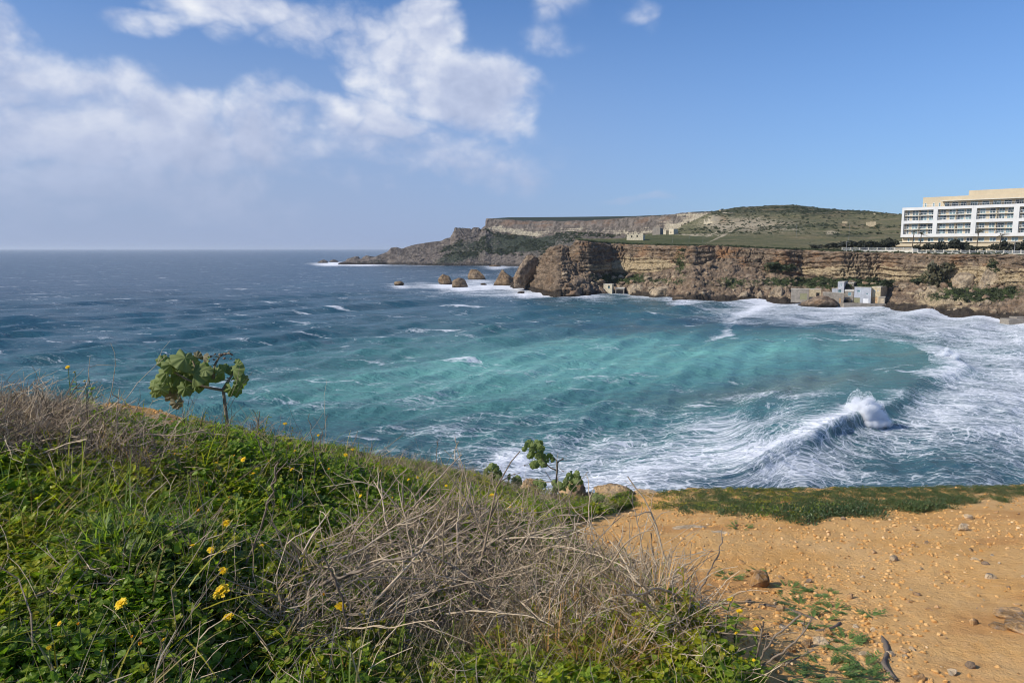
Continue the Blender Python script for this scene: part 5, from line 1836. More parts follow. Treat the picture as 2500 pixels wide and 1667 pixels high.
# ------------------------------------------------------------------ the headland we stand on
CTRL = [(2500, 1667, 2.9), (2000, 1667, 2.9), (1700, 1667, 2.85), (2500, 1450, 4.2), (2000, 1450, 4.3), (1650, 1450, 4.3), (2500, 1300, 5.8), (2000, 1300, 6.0), (1600, 1300, 5.9), (2500, 1216, 8.0),
        (2100, 1220, 8.0), (1800, 1230, 7.8), (1500, 1258, 7.1), (1400, 1285, 6.5), (290, 1020, 6.0), (120, 1030, 5.6), (-150, 1018, 5.3), (560, 1062, 6.8), (800, 1128, 6.9), (1000, 1160, 7.0), (1150, 1178, 7.1), (1400, 1226, 7.8)]
CTRL_W = [(-1.3, 1.9, -1.50), (-1.7, 3.3, -1.47), (-0.9, 3.0, -1.66), (-0.3, 2.6, -1.78), (-0.3, 3.9, -1.93), (0.1, 2.2, -1.80), (-0.2, 5.0, -2.06), (-1.5, 4.6, -1.62), (-2.6, 4.2, -1.25), (0.5, 1.0, -1.68), (-0.5, 0.5, -1.62),
          (-6, 4, -0.75), (-8, 7, -1.0), (0, -2, -1.55), (0, -7, -1.2), (-7, -4, -0.7), (7, -4, -1.45), (6, 3, -1.85), (10, 8, -2.55), (12, 3, -1.7)]


def fit_ground():
    a = [at(px, py, Y) for px, py, Y in CTRL]
    pts = np.array([(p[0], p[1], p[2] - CAM_Z) for p in a] + list(CTRL_W))
    xy, z = pts[:, :2], pts[:, 2]

    def K(r):
        return np.where(r > 0, r * r * np.log(r + 1e-9), 0)
    n = len(xy)
    A = np.zeros((n + 3, n + 3))
    A[:n, :n] = K(np.linalg.norm(xy[:, None] - xy[None], axis=2)) + np.eye(n) * 0.15
    A[:n, n:] = np.column_stack([np.ones(n), xy])
    A[n:, :n] = A[:n, n:].T
    w = np.linalg.solve(A, np.append(z, [0, 0, 0]))
    return xy, w


GXY, GW = fit_ground()


def brink_y(x):
    return np.interp(x, [-14, -6, -4, -2.6, -1.9, -0.4, 0.7, 2, 4, 7, 12, 20], [4.6, 5.6, 6.1, 7.0, 7.5, 7.9, 8.4, 8.7, 8.8, 8.7, 8.3, 7.5])


BUMPS = [(-3.0, 5.9, 0.55, 0.12), (1.15, 8.35, 0.7, -0.16), (0.35, 8.2, 0.5, -0.12), (0.75, 8.3, 0.5, -0.06), (-1.47, 2.95, 0.40, 0.17), (-1.5, 5.0, 0.8, 0.13), (-2.9, 4.6, 0.9, 0.05), (0.80, 3.15, 0.32, 0.16), (-1.05, 2.05, 0.30, 0.07), (-0.98, 2.50, 0.22, -0.16), (-0.15, 2.0, 0.3, 0.06), (-0.55, 4.3, 0.4, 0.10)]


def ground_z(x, y):
    x, y = np.asarray(x, float), np.asarray(y, float)
    sh = np.broadcast(x, y).shape
    xf, yf = np.broadcast_to(x, sh).ravel(), np.broadcast_to(y, sh).ravel()
    xc, yc = np.clip(xf, -12, 14), np.clip(yf, -8, 9.2)
    out = np.empty(len(xf))
    n = len(GXY)
    for s in range(0, len(xf), 40000):
        sl = slice(s, s + 40000)
        r = np.hypot(xc[sl, None] - GXY[None, :, 0], yc[sl, None] - GXY[None, :, 1])
        out[sl] = np.where(r > 0, r * r * np.log(r + 1e-9), 0) @ GW[:n] + GW[n] + GW[n + 1] * xc[sl] + GW[n + 2] * yc[sl]
    d = yf - brink_y(xf) - 0.25 * noise3(xf * 1.1, yf * 0.3, 0, 801)
    side = np.clip(np.maximum(-xf - 30, xf - 45), 0, None)
    d = np.clip(d, 0, None)
    out = out - (0.12 * d + 1.25 * np.clip(d - 0.5, 0, None)) - side * 1.2
    for bx_, by_, br_, bh_ in BUMPS:
        out = out + bh_ * np.exp(-((xf - bx_) ** 2 + (yf - by_) ** 2) / br_ ** 2)
    lf = sstep(0.6, -0.4, xf - 0.12 * yf)
    out = out + lf * 0.075 * fbm(xf * 1.7, yf * 1.7, 1, 2, seed=809)
    out = out + 0.035 * fbm(xf * 0.9, yf * 0.9, 0, 3, seed=803) + 0.012 * noise3(xf * 4, yf * 4, 0, 805)
    slope = sstep(0.4, 2.0, d)
    out = out + slope * 0.55 * fbm(xf * 0.5, yf * 0.5, out * 0.6, 4, seed=807, ridged=True)
    return (np.maximum(out + CAM_Z, -1.5)).reshape(sh)


def hit(px, py, h=0.0, y0=1.0, y1=11.0):
    """ground plan point where the ray through a photo pixel is h above the ground"""
    dx, dy, dz = (float(a) for a in ray(px, py))
    ys = np.linspace(y0, y1, 500)
    t = ys / dy
    x, z = dx * t, CAM_Z + dz * t
    g = z - ground_z(x, ys) - h
    k = np.argmax(g < 0)
    if not (g < 0).any():
        k = len(ys) - 1
    return np.array([x[k], ys[k], z[k]])


def in_poly(px, py, poly):
    px, py = np.asarray(px), np.asarray(py)
    r = np.zeros(px.shape, bool)
    n = len(poly)
    for i in range(n):
        x0, y0 = poly[i]
        x1, y1 = poly[(i + 1) % n]
        c = ((y0 > py) != (y1 > py)) & (px < (x1 - x0) * (py - y0) / (y1 - y0 + 1e-9) + x0)
        r ^= c
    return r


VEG = [(-900, 800), (700, 900), (1500, 1150), (1560, 1236), (1450, 1262), (1330, 1300), (1420, 1400), (1560, 1470), (1700, 1560), (1800, 1667), (1860, 1900), (1900, 3500), (-3000, 3500), (-3000, 1000)]
MAT = [(1480, 1100), (3200, 1100), (3200, 1190), (2500, 1213), (2455, 1228), (2400, 1215), (2382, 1228), (2242, 1240), (2130, 1258), (2055, 1260), (2008, 1256), (1985, 1272), (1914, 1270), (1868, 1257), (1699, 1243), (1600, 1240), (1500, 1236)]
TWIGS_L = [(-600, 960), (60, 1010), (130, 1030), (210, 1075), (330, 1130), (400, 1180), (350, 1215), (250, 1190), (60, 1160), (-600, 1150)]
BUSH_C = [(650, 1600), (690, 1480), (800, 1385), (960, 1320), (1120, 1285), (1280, 1330), (1420, 1370), (1620, 1450), (1720, 1540), (1700, 1620), (1560, 1690), (1300, 1660), (1000, 1640), (800, 1650)]
BARE_L = [(205, 950), (350, 955), (450, 1005), (500, 1060), (400, 1078), (300, 1050), (225, 1020)]
HOLLOW = [(430, 1500), (520, 1470), (640, 1480), (650, 1540), (600, 1600), (480, 1590)]


def build_ground():
    r = 0.45 * (60 / 0.45) ** np.linspace(0, 1, 300)
    th = np.concatenate([np.linspace(-180, -42, 40, endpoint=False), np.linspace(-41, 41, 430), np.linspace(42, 180, 40)[1:-1]]) * math.pi / 180
    rr, tt = np.meshgrid(r, th, indexing='ij')
    x, y = rr * np.sin(tt), rr * np.cos(tt)
    z = ground_z(x, y)
    px, py = proj(x, y, z)
    bev = y > 0.5
    veg = (in_poly(px, py, VEG) & bev).astype(float)
    tilth = fbm(x * 0.8, y * 0.8, 0, 4, seed=811)
    rough = np.clip(0.5 + 1.1 * tilth - 0.8 * np.exp(-(((px - 2400) / 260) ** 2 + ((py - 1560) / 160) ** 2)), 0, 1)
    f1, f2, _ = worley(x * 9, y * 9, z * 9, 5)
    near = sstep(11, 7, rr)
    z = z + near * (1 - veg * 0.7) * (0.026 * rough * (0.6 - f1) + 0.013 * fbm(x * 14, y * 14, 0, 2, seed=813))
    m, n = new_mat('orange_clay_soil')
    pos = n.n('ShaderNodeNewGeometry').outputs['Position']
    a_r, a_v, a_s = n.attr('rough'), n.attr('vegsoil'), n.attr('rockface')
    n1 = n.noise(pos, 1.1, 6, 0.6)
    n2 = n.noise(pos, 16.0, 6, 0.68)
    n3 = n.noise(pos, 75.0, 4, 0.65)
    v1 = n.voronoi(pos, 46.0, 'F1')
    c = n.mix(n.remap(n1, 0.3, 0.7), (0.60, 0.325, 0.105), (0.66, 0.395, 0.155))
    c = n.mix(n.math('MULTIPLY', n.remap(n2, 0.45, 0.75), 0.55), c, (0.61, 0.385, 0.19))
    c = n.mix(n.math('MULTIPLY', n.remap(n2, 0.48, 0.25), 0.45), c, (0.40, 0.18, 0.06))
    c = n.mix(n.math('MULTIPLY', n.remap(n3, 0.58, 0.72), 0.30), c, (0.68, 0.48, 0.26))
    dust = n.noise(n.vmath('MULTIPLY', pos, (0.9, 0.5, 1.0)), 0.8, 4, 0.6)
    c = n.mix(n.math('MULTIPLY', n.remap(dust, 0.5, 0.62), 0.45), c, (0.68, 0.45, 0.22))
    wear = n.noise(n.vmath('MULTIPLY', pos, (0.55, 1.3, 1.0)), 1.0, 5, 0.6)
    c = n.mix(n.math('MULTIPLY', n.remap(wear, 0.48, 0.62), 0.62), c, (0.49, 0.235, 0.078))
    c = n.mix(n.math('MULTIPLY', a_v, 0.85), c, n.mix(n2, (0.085, 0.052, 0.026), (0.17, 0.105, 0.055)))
    c = n.mix(a_s, c, n.mix(n.remap(n1, 0.35, 0.65), (0.34, 0.22, 0.12), (0.50, 0.40, 0.25)))
    h = n.math('ADD', n.math('MULTIPLY', n2, 0.9), n.math('ADD', n.math('MULTIPLY', n3, 0.30), n.math('MULTIPLY', n.math('MULTIPLY', n.math('SUBTRACT', 0.5, v1), 0.5), a_r)))
    finish(n, principled(n, c, 0.95, 0.1, bump(n, h, 1.0, 0.020)))
    d = y - brink_y(x)
    f = grid_faces(*x.shape, wrap=True)
    bare = (in_poly(px, py, BARE_L) & bev)
    o = obj('ground', np.stack([x, y, z], -1).reshape(-1, 3), f, m, None, True,
            {'rough': rough.ravel(), 'vegsoil': (veg * (1 - bare)).ravel(), 'rockface': sstep(0.7, 1.4, d).ravel()})
    tag(o, kind='structure')


build_ground()


# ------------------------------------------------------------------ leaves and twigs
def blade(L, W, shape, curl=0.0, fold=0.25, n=5, wav=0.0, seed=0):
    """leaf along +y, upper side +z; returns verts, quads"""
    t = np.linspace(0, 1, n)
    w = W * shape(t)
    ang = curl * t
    y = np.cumsum(np.r_[0, np.cos((ang[1:] + ang[:-1]) / 2)]) * L / (n - 1)
    z = np.cumsum(np.r_[0, np.sin((ang[1:] + ang[:-1]) / 2)]) * L / (n - 1)
    wv = wav * np.sin(t * 9 + seed)
    v = np.stack([np.stack([-w, y, z + fold * w + wv * w], 1), np.stack([0 * w, y, z], 1), np.stack([w, y, z + fold * w - wv * w], 1)], 1)
    return v.reshape(-1, 3), grid_faces(n, 3)


SH_OVAL = lambda t: np.sin(np.pi * np.clip(t * 0.92 + 0.05, 0, 1)) ** 0.7
SH_LANCE = lambda t: np.sin(np.pi * np.clip(t, 0.03, 0.985) ** 0.8) ** 0.9
SH_GRASS = lambda t: (1 - t * 0.97) ** 0.6
SH_ROUND = lambda t: np.sqrt(np.clip(1 - (2 * np.clip(t, 0.02, 0.97) - 1) ** 2, 0, 1))


def put(v, pos, direction, roll=0.0):
    """local +y along direction"""
    d = np.asarray(direction, float)
    d = d / (np.linalg.norm(d) + 1e-9)
    up = np.array([0, 0, 1.0])
    x = np.cross(d, up)
    if np.linalg.norm(x) < 1e-3:
        x = np.array([1.0, 0, 0])
    x /= np.linalg.norm(x)
    z = np.cross(x, d)
    c, s = math.cos(roll), math.sin(roll)
    x2, z2 = x * c + z * s, -x * s + z * c
    return v @ np.stack([x2, d, z2], 0) + np.asarray(pos, float)


def rdir(r, up0, up1):
    a = r.uniform(0, 2 * math.pi)
    e = r.uniform(up0, up1)
    return np.array([math.cos(a) * math.cos(e), math.sin(a) * math.cos(e), math.sin(e)])


def clump_round(seed):
    r = np.random.default_rng(seed)
    g = Geo()
    for i in range(36):
        d = rdir(r, 0.35, 1.45)
        L = r.uniform(0.05, 0.14)
        tip = d * L + np.array([0, 0, 0.0])
        g.tube([(0, 0, 0), tip * 0.5 + [0, 0, 0.01], tip], 0.0011, 3, 0.75)
        for k in range(r.integers(1, 4)):
            v, f = blade(r.uniform(0.014, 0.029), r.uniform(0.006, 0.0125), SH_ROUND, r.uniform(-0.6, 0.5), 0.2, 5, 0.15, i)
            g.add(put(v, tip, rdir(r, -0.3, 0.6), r.uniform(-0.5, 0.5)), f, r.random())
    return g


def clump_feather(seed):
    r = np.random.default_rng(seed)
    g = Geo()
    for i in range(11):
        d = rdir(r, 0.25, 1.3)
        L = r.uniform(0.10, 0.19)
        n = 8
        t = np.linspace(0, 1, n)
        pts = d * (L * t)[:, None] + np.array([0, 0, -0.35]) * (L * t ** 2.2)[:, None]
        tint = r.random()
        g.tube(pts, np.linspace(0.0016, 0.0006, n), 3, tint)
        tg = np.gradient(pts, axis=0)
        for q in range(1, n):
            for s in (-1, 1):
                side = np.cross(tg[q], [0, 0, 1.0]) * s
                side /= np.linalg.norm(side) + 1e-9
                dl = side * 0.8 + tg[q] / np.linalg.norm(tg[q]) * 0.7 + np.array([0, 0, r.uniform(-0.1, 0.25)])
                ll = 0.042 * math.sin(math.pi * (0.2 + 0.72 * q / n))
                v, f = blade(ll, ll * 0.17, SH_LANCE, r.uniform(-0.4, 0.2), 0.3, 3)
                g.add(put(v, pts[q], dl), f, tint * 0.7 + 0.3 * r.random())
                v, f = blade(ll * 0.55, ll * 0.12, SH_LANCE, 0, 0.3, 3)
                g.add(put(v, pts[q] + dl * ll * 0.4, dl + tg[q] / np.linalg.norm(tg[q]) * 0.8), f, tint * 0.7 + 0.3 * r.random())
    return g


def clump_grass(seed, n=13, L0=0.12, L1=0.30, w=0.0032):
    r = np.random.default_rng(seed)
    g = Geo()
    for i in range(n):
        d = rdir(r, 0.7, 1.5)
        v, f = blade(r.uniform(L0, L1), w * r.uniform(0.7, 1.5), SH_GRASS, -r.uniform(0.1, 1.6), 0.35, 7)
        g.add(put(v, rdir(r, 0, 0.1) * r.uniform(0, 0.025), d), f, r.random())
    return g


def clump_stem(seed, n=12, H=0.26, LL=0.085):
    r = np.random.default_rng(seed)
    g = Geo()
    pts = np.stack([0.04 * r.normal() * np.linspace(0, 1, 5) ** 2, 0.04 * r.normal() * np.linspace(0, 1, 5) ** 2, np.linspace(0, H, 5)], 1)
    g.tube(pts, np.linspace(0.004, 0.002, 5), 5, 0.6)
    for i in range(n):
        q = (i + 0.5) / n
        b = np.array([np.interp(q, np.linspace(0, 1, 5), pts[:, c]) for c in range(3)])
        L = LL * (1.15 - 0.7 * q) * r.uniform(0.8, 1.2)
        v, f = blade(L, L * r.uniform(0.17, 0.28), SH_OVAL, -r.uniform(0.2, 1.1), 0.25, 6, 0.35, i)
        g.add(put(v, b, rdir(r, 0.0, 0.9), r.uniform(-0.4, 0.4)), f, r.random())
    return g


def clump_mat(seed):
    r = np.random.default_rng(seed)
    g = Geo()
    for i in range(70):
        a, q = r.uniform(0, 6.28), 0.085 * math.sqrt(r.random())
        p = np.array([q * math.cos(a), q * math.sin(a), 0.012 + 0.045 * r.random() * (1 - (q / 0.1) ** 2)])
        L = r.uniform(0.010, 0.021)
        v, f = blade(L, L * 0.30, SH_OVAL, r.uniform(-0.5, 0.6), 0.3, 3)
        g.add(put(v, p, rdir(r, 0.0, 1.3), r.uniform(-0.6, 0.6)), f, r.random())
    return g


def twig_path(r, p, d, L, n=6, wob=0.25, grav=-0.1):
    pts = [np.asarray(p, float)]
    d = np.asarray(d, float)
    st = L / (n - 1)
    for _ in range(n - 1):
        d = d + r.normal(size=3) * wob + np.array([0, 0, grav])
        d /= np.linalg.norm(d)
        pts.append(pts[-1] + d * st)
    return np.array(pts)


def clump_twigs(seed, n=16, L0=0.10, L1=0.30, up0=0.0, up1=1.2, rad=0.0019):
    r = np.random.default_rng(seed)
    g = Geo()
    for i in range(n):
        b = np.array([r.normal() * 0.05, r.normal() * 0.05, r.uniform(0, 0.03)])
        L = r.uniform(L0, L1)
        pts = twig_path(r, b, rdir(r, up0, up1), L, 6, 0.22, -0.05)
        t = r.random()
        g.tube(pts, np.linspace(rad * r.uniform(0.8, 1.6), rad * 0.5, 6), 3, t)
        if r.random() < 0.6:
            k = r.integers(2, 5)
            g.tube(twig_path(r, pts[k], rdir(r, 0, 1.2), L * 0.35, 4, 0.2, 0), np.linspace(rad, rad * 0.4, 4), 3, t)
    return g


def twig_mat(name, lo, hi):
    m, n = new_mat(name)
    t = n.attr('tint')
    rnd = n.n('ShaderNodeObjectInfo').outputs['Random']
    pos = n.n('ShaderNodeNewGeometry').outputs['Position']
    n1 = n.noise(pos, 60.0, 3, 0.6)
    k = n.math('ADD', n.math('MULTIPLY', t, 0.6), n.math('ADD', n.math('MULTIPLY', rnd, 0.2), n.math('MULTIPLY_ADD', n1, 0.8, -0.35)), clamp=True)
    finish(n, principled(n, n.mix(k, lo, hi), 0.85, 0.2))
    return m


M['leaf_bright'] = leaf_mat('bright_green_leaves', (0.105, 0.180, 0.014), (0.400, 0.500, 0.050), 0.50, 0.42, (0.30, 0.22, 0.09), 0.05, 0.3)
M['leaf_feather'] = leaf_mat('grey_green_feathery_leaves', (0.085, 0.150, 0.042), (0.230, 0.320, 0.095), 0.40, 0.5, (0.25, 0.2, 0.1), 0.04)
M['leaf_mid'] = leaf_mat('olive_green_leaves', (0.110, 0.150, 0.020), (0.340, 0.370, 0.065), 0.45, 0.45, (0.34, 0.24, 0.11), 0.10)
M['leaf_grass'] = leaf_mat('fresh_grass_blades', (0.180, 0.250, 0.024), (0.440, 0.490, 0.070), 0.5, 0.45, (0.42, 0.33, 0.16), 0.14)
M['leaf_mat'] = leaf_mat('small_dark_mat_leaves', (0.040, 0.076, 0.022), (0.150, 0.180, 0.055), 0.28, 0.45, (0.20, 0.13, 0.06), 0.06)
M['leaf_mallow'] = leaf_mat('felted_mallow_leaves', (0.150, 0.200, 0.050), (0.270, 0.315, 0.125), 0.40, 0.7)
M['leaf_drymallow'] = leaf_mat('withered_mallow_leaves', (0.16, 0.145, 0.085), (0.25, 0.215, 0.135), 0.25, 0.85)
M['straw'] = leaf_mat('dry_straw', (0.26, 0.19, 0.095), (0.46, 0.37, 0.21), 0.25, 0.6)
M['twig'] = twig_mat('bleached_dry_twigs', (0.105, 0.072, 0.044), (0.70, 0.56, 0.385))
M['twig_dark'] = twig_mat('grey_brown_dead_stems', (0.075, 0.058, 0.044), (0.36, 0.29, 0.22))
M['stem_green'] = plain('green_plant_stem', (0.13, 0.17, 0.05), 0.6, 0.3, 0.2, 30)
M['mallow_stem'] = plain('woody_mallow_stem', (0.21, 0.175, 0.12), 0.9, 0.15, 0.3, 25)
M['petal'] = leaf_mat('yellow_petals', (0.82, 0.53, 0.012), (0.90, 0.66, 0.02), 0.3, 0.55)
M['petal_orange'] = leaf_mat('closing_orange_petals', (0.72, 0.30, 0.01), (0.82, 0.42, 0.012), 0.25, 0.55)
M['disc'] = plain('flower_centre', (0.75, 0.42, 0.012), 0.8, 0.2, 0.2, 200)


def sample_ground(n, r, x0=-6.5, x1=8.0, y0=0.9, y1=9.6):
    """points spread evenly over the ground in plan, densest near the eye"""
    y = y0 + (y1 - y0) * r.random(n) ** 1.25
    half = 0.80 * y + 0.6
    x = r.uniform(-1, 1, n) * half
    return x, y


def build_cover():
    r = np.random.default_rng(21)
    n = 170000
    x, y = sample_ground(n, r)
    z = ground_z(x, y)
    px, py = proj(x, y, z)
    n3 = fbm(x * 2.2, y * 2.2, 2, 4, seed=827)
    back = y - brink_y(x)
    ok = (back < 0.55) & (py < 1950)
    veg = in_poly(px, py, VEG) & ok
    mat = in_poly(px + 30 * n3, py + 16 * n3 + 9 * noise3(x * 9, y * 9, 0, 829), MAT) & ok & (back < 0.35)
    mat |= in_poly(px + 75 * n3, py - 14 + 26 * n3, MAT) & ok & (back < 0.35) & (n3 > 0.05)
    bare = in_poly(px + 25 * n3, py + 10 * n3, BARE_L)
    tl = in_poly(px, py, TWIGS_L)
    bc = in_poly(px, py, BUSH_C)
    n1 = fbm(x * 1.3, y * 1.3, 0, 3, seed=821)
    n2 = fbm(x * 1.9 + 7, y * 1.9, 4, 3, seed=823)
    u = r.random(n)
    band = np.exp(-((back + 0.5) / 0.9) ** 2) * (px > 820)          # dry stemmed band near the edge
    G = lambda cx, cy, sx, sy: np.exp(-((px - cx) / sx) ** 2 - ((py - cy) / sy) ** 2)
    feather = 0.95 * G(370, 1460, 170, 110) + 0.55 * G(760, 1190, 180, 90) + 0.5 * G(930, 1560, 160, 70) + 0.2
    grass = 0.75 * G(230, 1330, 280, 120) + 0.35 * G(1180, 1240, 160, 50) + 0.16
    dens = lambda d: r.random(n) < d
    ar = 0.55 + 0.75 * sstep(2.0, 7.5, y)       # clumps grow with distance, there are fewer of them

    def go(name, mask, protos, mname, s0, s1, upright=0.25, tilt=0.18, lift=0.0, kind=None):
        k = np.flatnonzero(mask)
        meshes = [p.data(name + '_clump', M[mname]) for p in protos]
        col = proto_collection(name + '_clumps', meshes)
        rr = np.random.default_rng(len(name) * 7)
        m = len(k)
        rot = np.stack([rr.normal(0, tilt, m), rr.normal(0, tilt, m), rr.uniform(0, 6.28, m)], 1)
        s = rr.uniform(s0, s1, m) * (1 - 0.5 * sstep(-2.2, -0.6, back[k]))
        PATCH = np.clip(0.5 + 1.3 * fbm(x[k] * 1.1 + 3, y[k] * 1.1, len(name), 3, seed=831) + 0.25 * rr.normal(size=m), 0.01, 1) * (0.45 if name == 'low_plant_mat' else 1.0)
        s3 = np.stack([s * rr.uniform(0.85, 1.2, m), s * rr.uniform(0.85, 1.2, m), s * rr.uniform(0.8, 1.25, m)], 1)
        p = np.stack([x[k], y[k], z[k] - 0.01 + lift], 1)
        return scatter(name, name, col, p, rot, s3, rr.integers(0, len(meshes), m), PATCH), m
    near = sstep(6.5, 2.0, y)
    hol = in_poly(px, py, HOLLOW)
    cov = veg & ~bare & ~(hol & (u > 0.22)) & ~(bc & (u > 0.36 + 0.5 * sstep(1280, 1460, px))) & ~(tl & (u > 0.40))
    a = cov & dens(0.19 * (0.5 + 0.9 * (n1 > -0.1)) * (1.25 - band * 0.8))
    b = cov & dens(0.11 * np.clip(feather + 0.5 * n2, 0, 1.2))
    c = cov & dens(0.052 * np.clip(grass + 0.5 * n1, 0, 1.2))
    fm = G(340, 1400, 130, 80)
    d = cov & dens(0.042 * np.clip(0.55 + n2, 0, 1.2) * (1 - fm) * (1 - 0.7 * sstep(-1.8, -0.9, back)))
    dfr = G(1260, 1650, 330, 110)
    b = b | (cov & dens(0.5 * fm))
    a = a & ~(dens(fm)) & ~dens(0.65 * dfr)
    d = d & ~dens(0.8 * dfr)
    lowp = (px > 1250) & (px < 1660) & (back > -1.1)
    mats = (mat & ~(lowp & (u > 0.45)) & dens(0.34 * np.clip(0.78 + 2.1 * n3, 0.05, 1.2))) | (veg & ~bare & (back > -1.5) & (px > 430) & (px < 900) & dens(0.24)) | (cov & (px > 850) & (back > -1.3) & dens(0.22)) | (cov & dens(0.05))
    edge = in_poly(px, py, VEG) & ~cov & (px > 1280) & dens(0.05)
    info = []
    info.append(go('leafy_undergrowth', a, [clump_round(1000 + i) for i in range(5)], 'leaf_bright', 0.55, 1.35))
    info.append(go('feathery_undergrowth', b, [clump_feather(1100 + i) for i in range(4)], 'leaf_feather', 0.75, 1.3))
    info.append(go('grass', c | edge, [clump_grass(1200 + i, 10, 0.14, 0.42, 0.0034) for i in range(5)], 'leaf_grass', 0.45, 1.35))
    info.append(go('weeds', d, [clump_stem(1300 + i, 13, 0.17 + 0.035 * i, 0.06) for i in range(5)], 'leaf_mid', 0.4, 1.05))
    thin = mat & dens(0.06) & (px < 2000 + 300 * n3)
    info.append(go('brown_mat', thin, [clump_mat(1450 + i) for i in range(3)], 'leaf_mid', 0.8, 1.5, lift=0.008))
    info.append(go('mat_grass', mat & dens(0.022), [clump_grass(1470 + i, 12, 0.04, 0.10, 0.0022) for i in range(3)], 'straw', 0.7, 1.3))
    info.append(go('low_plant_mat', mats, [clump_mat(1400 + i) for i in range(4)], 'leaf_mat', 0.7, 1.45, lift=0.008))
    dfr = G(1260, 1650, 330, 110)
    dry = veg & ~bare & (dens(0.008) | (tl & dens(0.16)) | (bc & dens(0.07)) | dens(0.035 * band) | ((px < 500) & (py < 1180) & dens(0.03)))
    info.append(go('dry_twigs', dry, [clump_twigs(1500 + i) for i in range(6)], 'twig', 0.6, 1.35, lift=0.03))
    dry |= veg & dens(0.06 * dfr)
    st = veg & ~bare & (dens(0.08 * dfr) | dens(0.008) | dens(0.035 * band) | (bc & (px > 1250) & dens(0.10)) | (tl & dens(0.03)))
    info.append(go('dry_grass', st, [clump_grass(1600 + i, 14, 0.14, 0.34, 0.0022) for i in range(4)], 'straw', 0.6, 1.2))
    stalk = veg & ~bare & (dens(0.0035) | dens(0.035 * band) | dens(0.02 * G(760, 1120, 260, 70)))
    info.append(go('dry_stalks', stalk, [clump_twigs(1700 + i, 2, 0.22, 0.50, 1.15, 1.55, 0.0020) for i in range(6)], 'twig_dark', 0.6, 1.25))
    print('cover', [m for _, m in info])


build_cover()


# ------------------------------------------------------------------ the two heaps of dead branches
def mound_h(px, py, poly_c, hmax):
    cx, cy, sx, sy = poly_c
    return hmax * np.clip(1 - ((px - cx) / sx) ** 2 - ((py - cy) / sy) ** 2, 0, 1) ** 0.5


def dry_bush(label, poly, cen, hmax, ntwig, nbranch, seed, bias, k=1.0):
    r = np.random.default_rng(seed)
    xs, ys, hs = [], [], []
    while len(xs) < ntwig + nbranch:
        x, y = sample_ground(6000, r)
        z = ground_z(x, y)
        px, py = proj(x, y, z)
        ok = in_poly(px, py, poly) & (y > 1.2)
        h = mound_h(px, py, cen, hmax)
        xs += list(x[ok])
        ys += list(y[ok])
        hs += list(h[ok])
    sel = r.permutation(len(xs))[:ntwig + nbranch]
    x, y, h = np.array(xs)[sel], np.array(ys)[sel], np.array(hs)[sel]
    z = ground_z(x, y)
    c = (float(x.mean()), float(y.mean()), float(ground_z(x.mean(), y.mean())))
    T = thing('dry_bush', label, 'dry bush', c, 'heaps of dead grey branches')
    g = Geo()
    for i in range(ntwig):
        zz = h[i] * r.random() ** 0.6
        d = rdir(r, -0.35, 0.95) + bias * 0.8
        L = r.uniform(0.10, 0.34)
        s = k * r.uniform(0.0014, 0.0036)
        t = r.random() ** 0.9
        pts = twig_path(r, (x[i], y[i], z[i] + zz), d, L, 6, 0.20, -0.04)
        g.tube(pts, np.linspace(s, s * 0.45, 6), 3, t)
        if r.random() < 0.5:
            q = r.integers(1, 5)
            g.tube(twig_path(r, pts[q], d + r.normal(size=3) * 0.9, L * 0.45, 4, 0.2, 0.02), np.linspace(s * 0.7, s * 0.35, 4), 3, t)
    o = g.obj('twig_tangle', M['twig'], T, True)
    o['kind'] = 'stuff'
    for i in range(ntwig, ntwig + nbranch):
        g = Geo()
        zz = h[i] * r.uniform(0.15, 1.0)
        d = rdir(r, -0.25, 0.75) + bias
        L = r.uniform(0.25, 0.70)
        s = k * r.uniform(0.0032, 0.0078) * r.uniform(0.6, 1)
        pts = twig_path(r, (x[i], y[i], z[i] + zz), d, L, 9, 0.13, -0.03)
        t = 0.25 + 0.75 * r.random()
        g.tube(pts, np.linspace(s, s * 0.4, 9), 5, t)
        for q in (3, 5, 7):
            if r.random() < 0.55:
                g.tube(twig_path(r, pts[q], d + r.normal(size=3) * 0.7, L * 0.3, 5, 0.2, 0.03), np.linspace(s * 0.55, s * 0.25, 5), 4, t)
        g.obj('branch', M['twig'], T, True)
    return T


dry_bush('big tangled heap of bleached dead branches in the middle front beside the bare soil', BUSH_C, (1180, 1480, 620, 290), 0.34, 1250, 190, 51, np.array([0.3, -0.1, 0.2]))
dry_bush('lower heap of grey dead branches at the far left behind the grass', TWIGS_L, (60, 1060, 460, 160), 0.15, 1000, 130, 52, np.array([0.45, -0.2, 0.05]), 1.25)


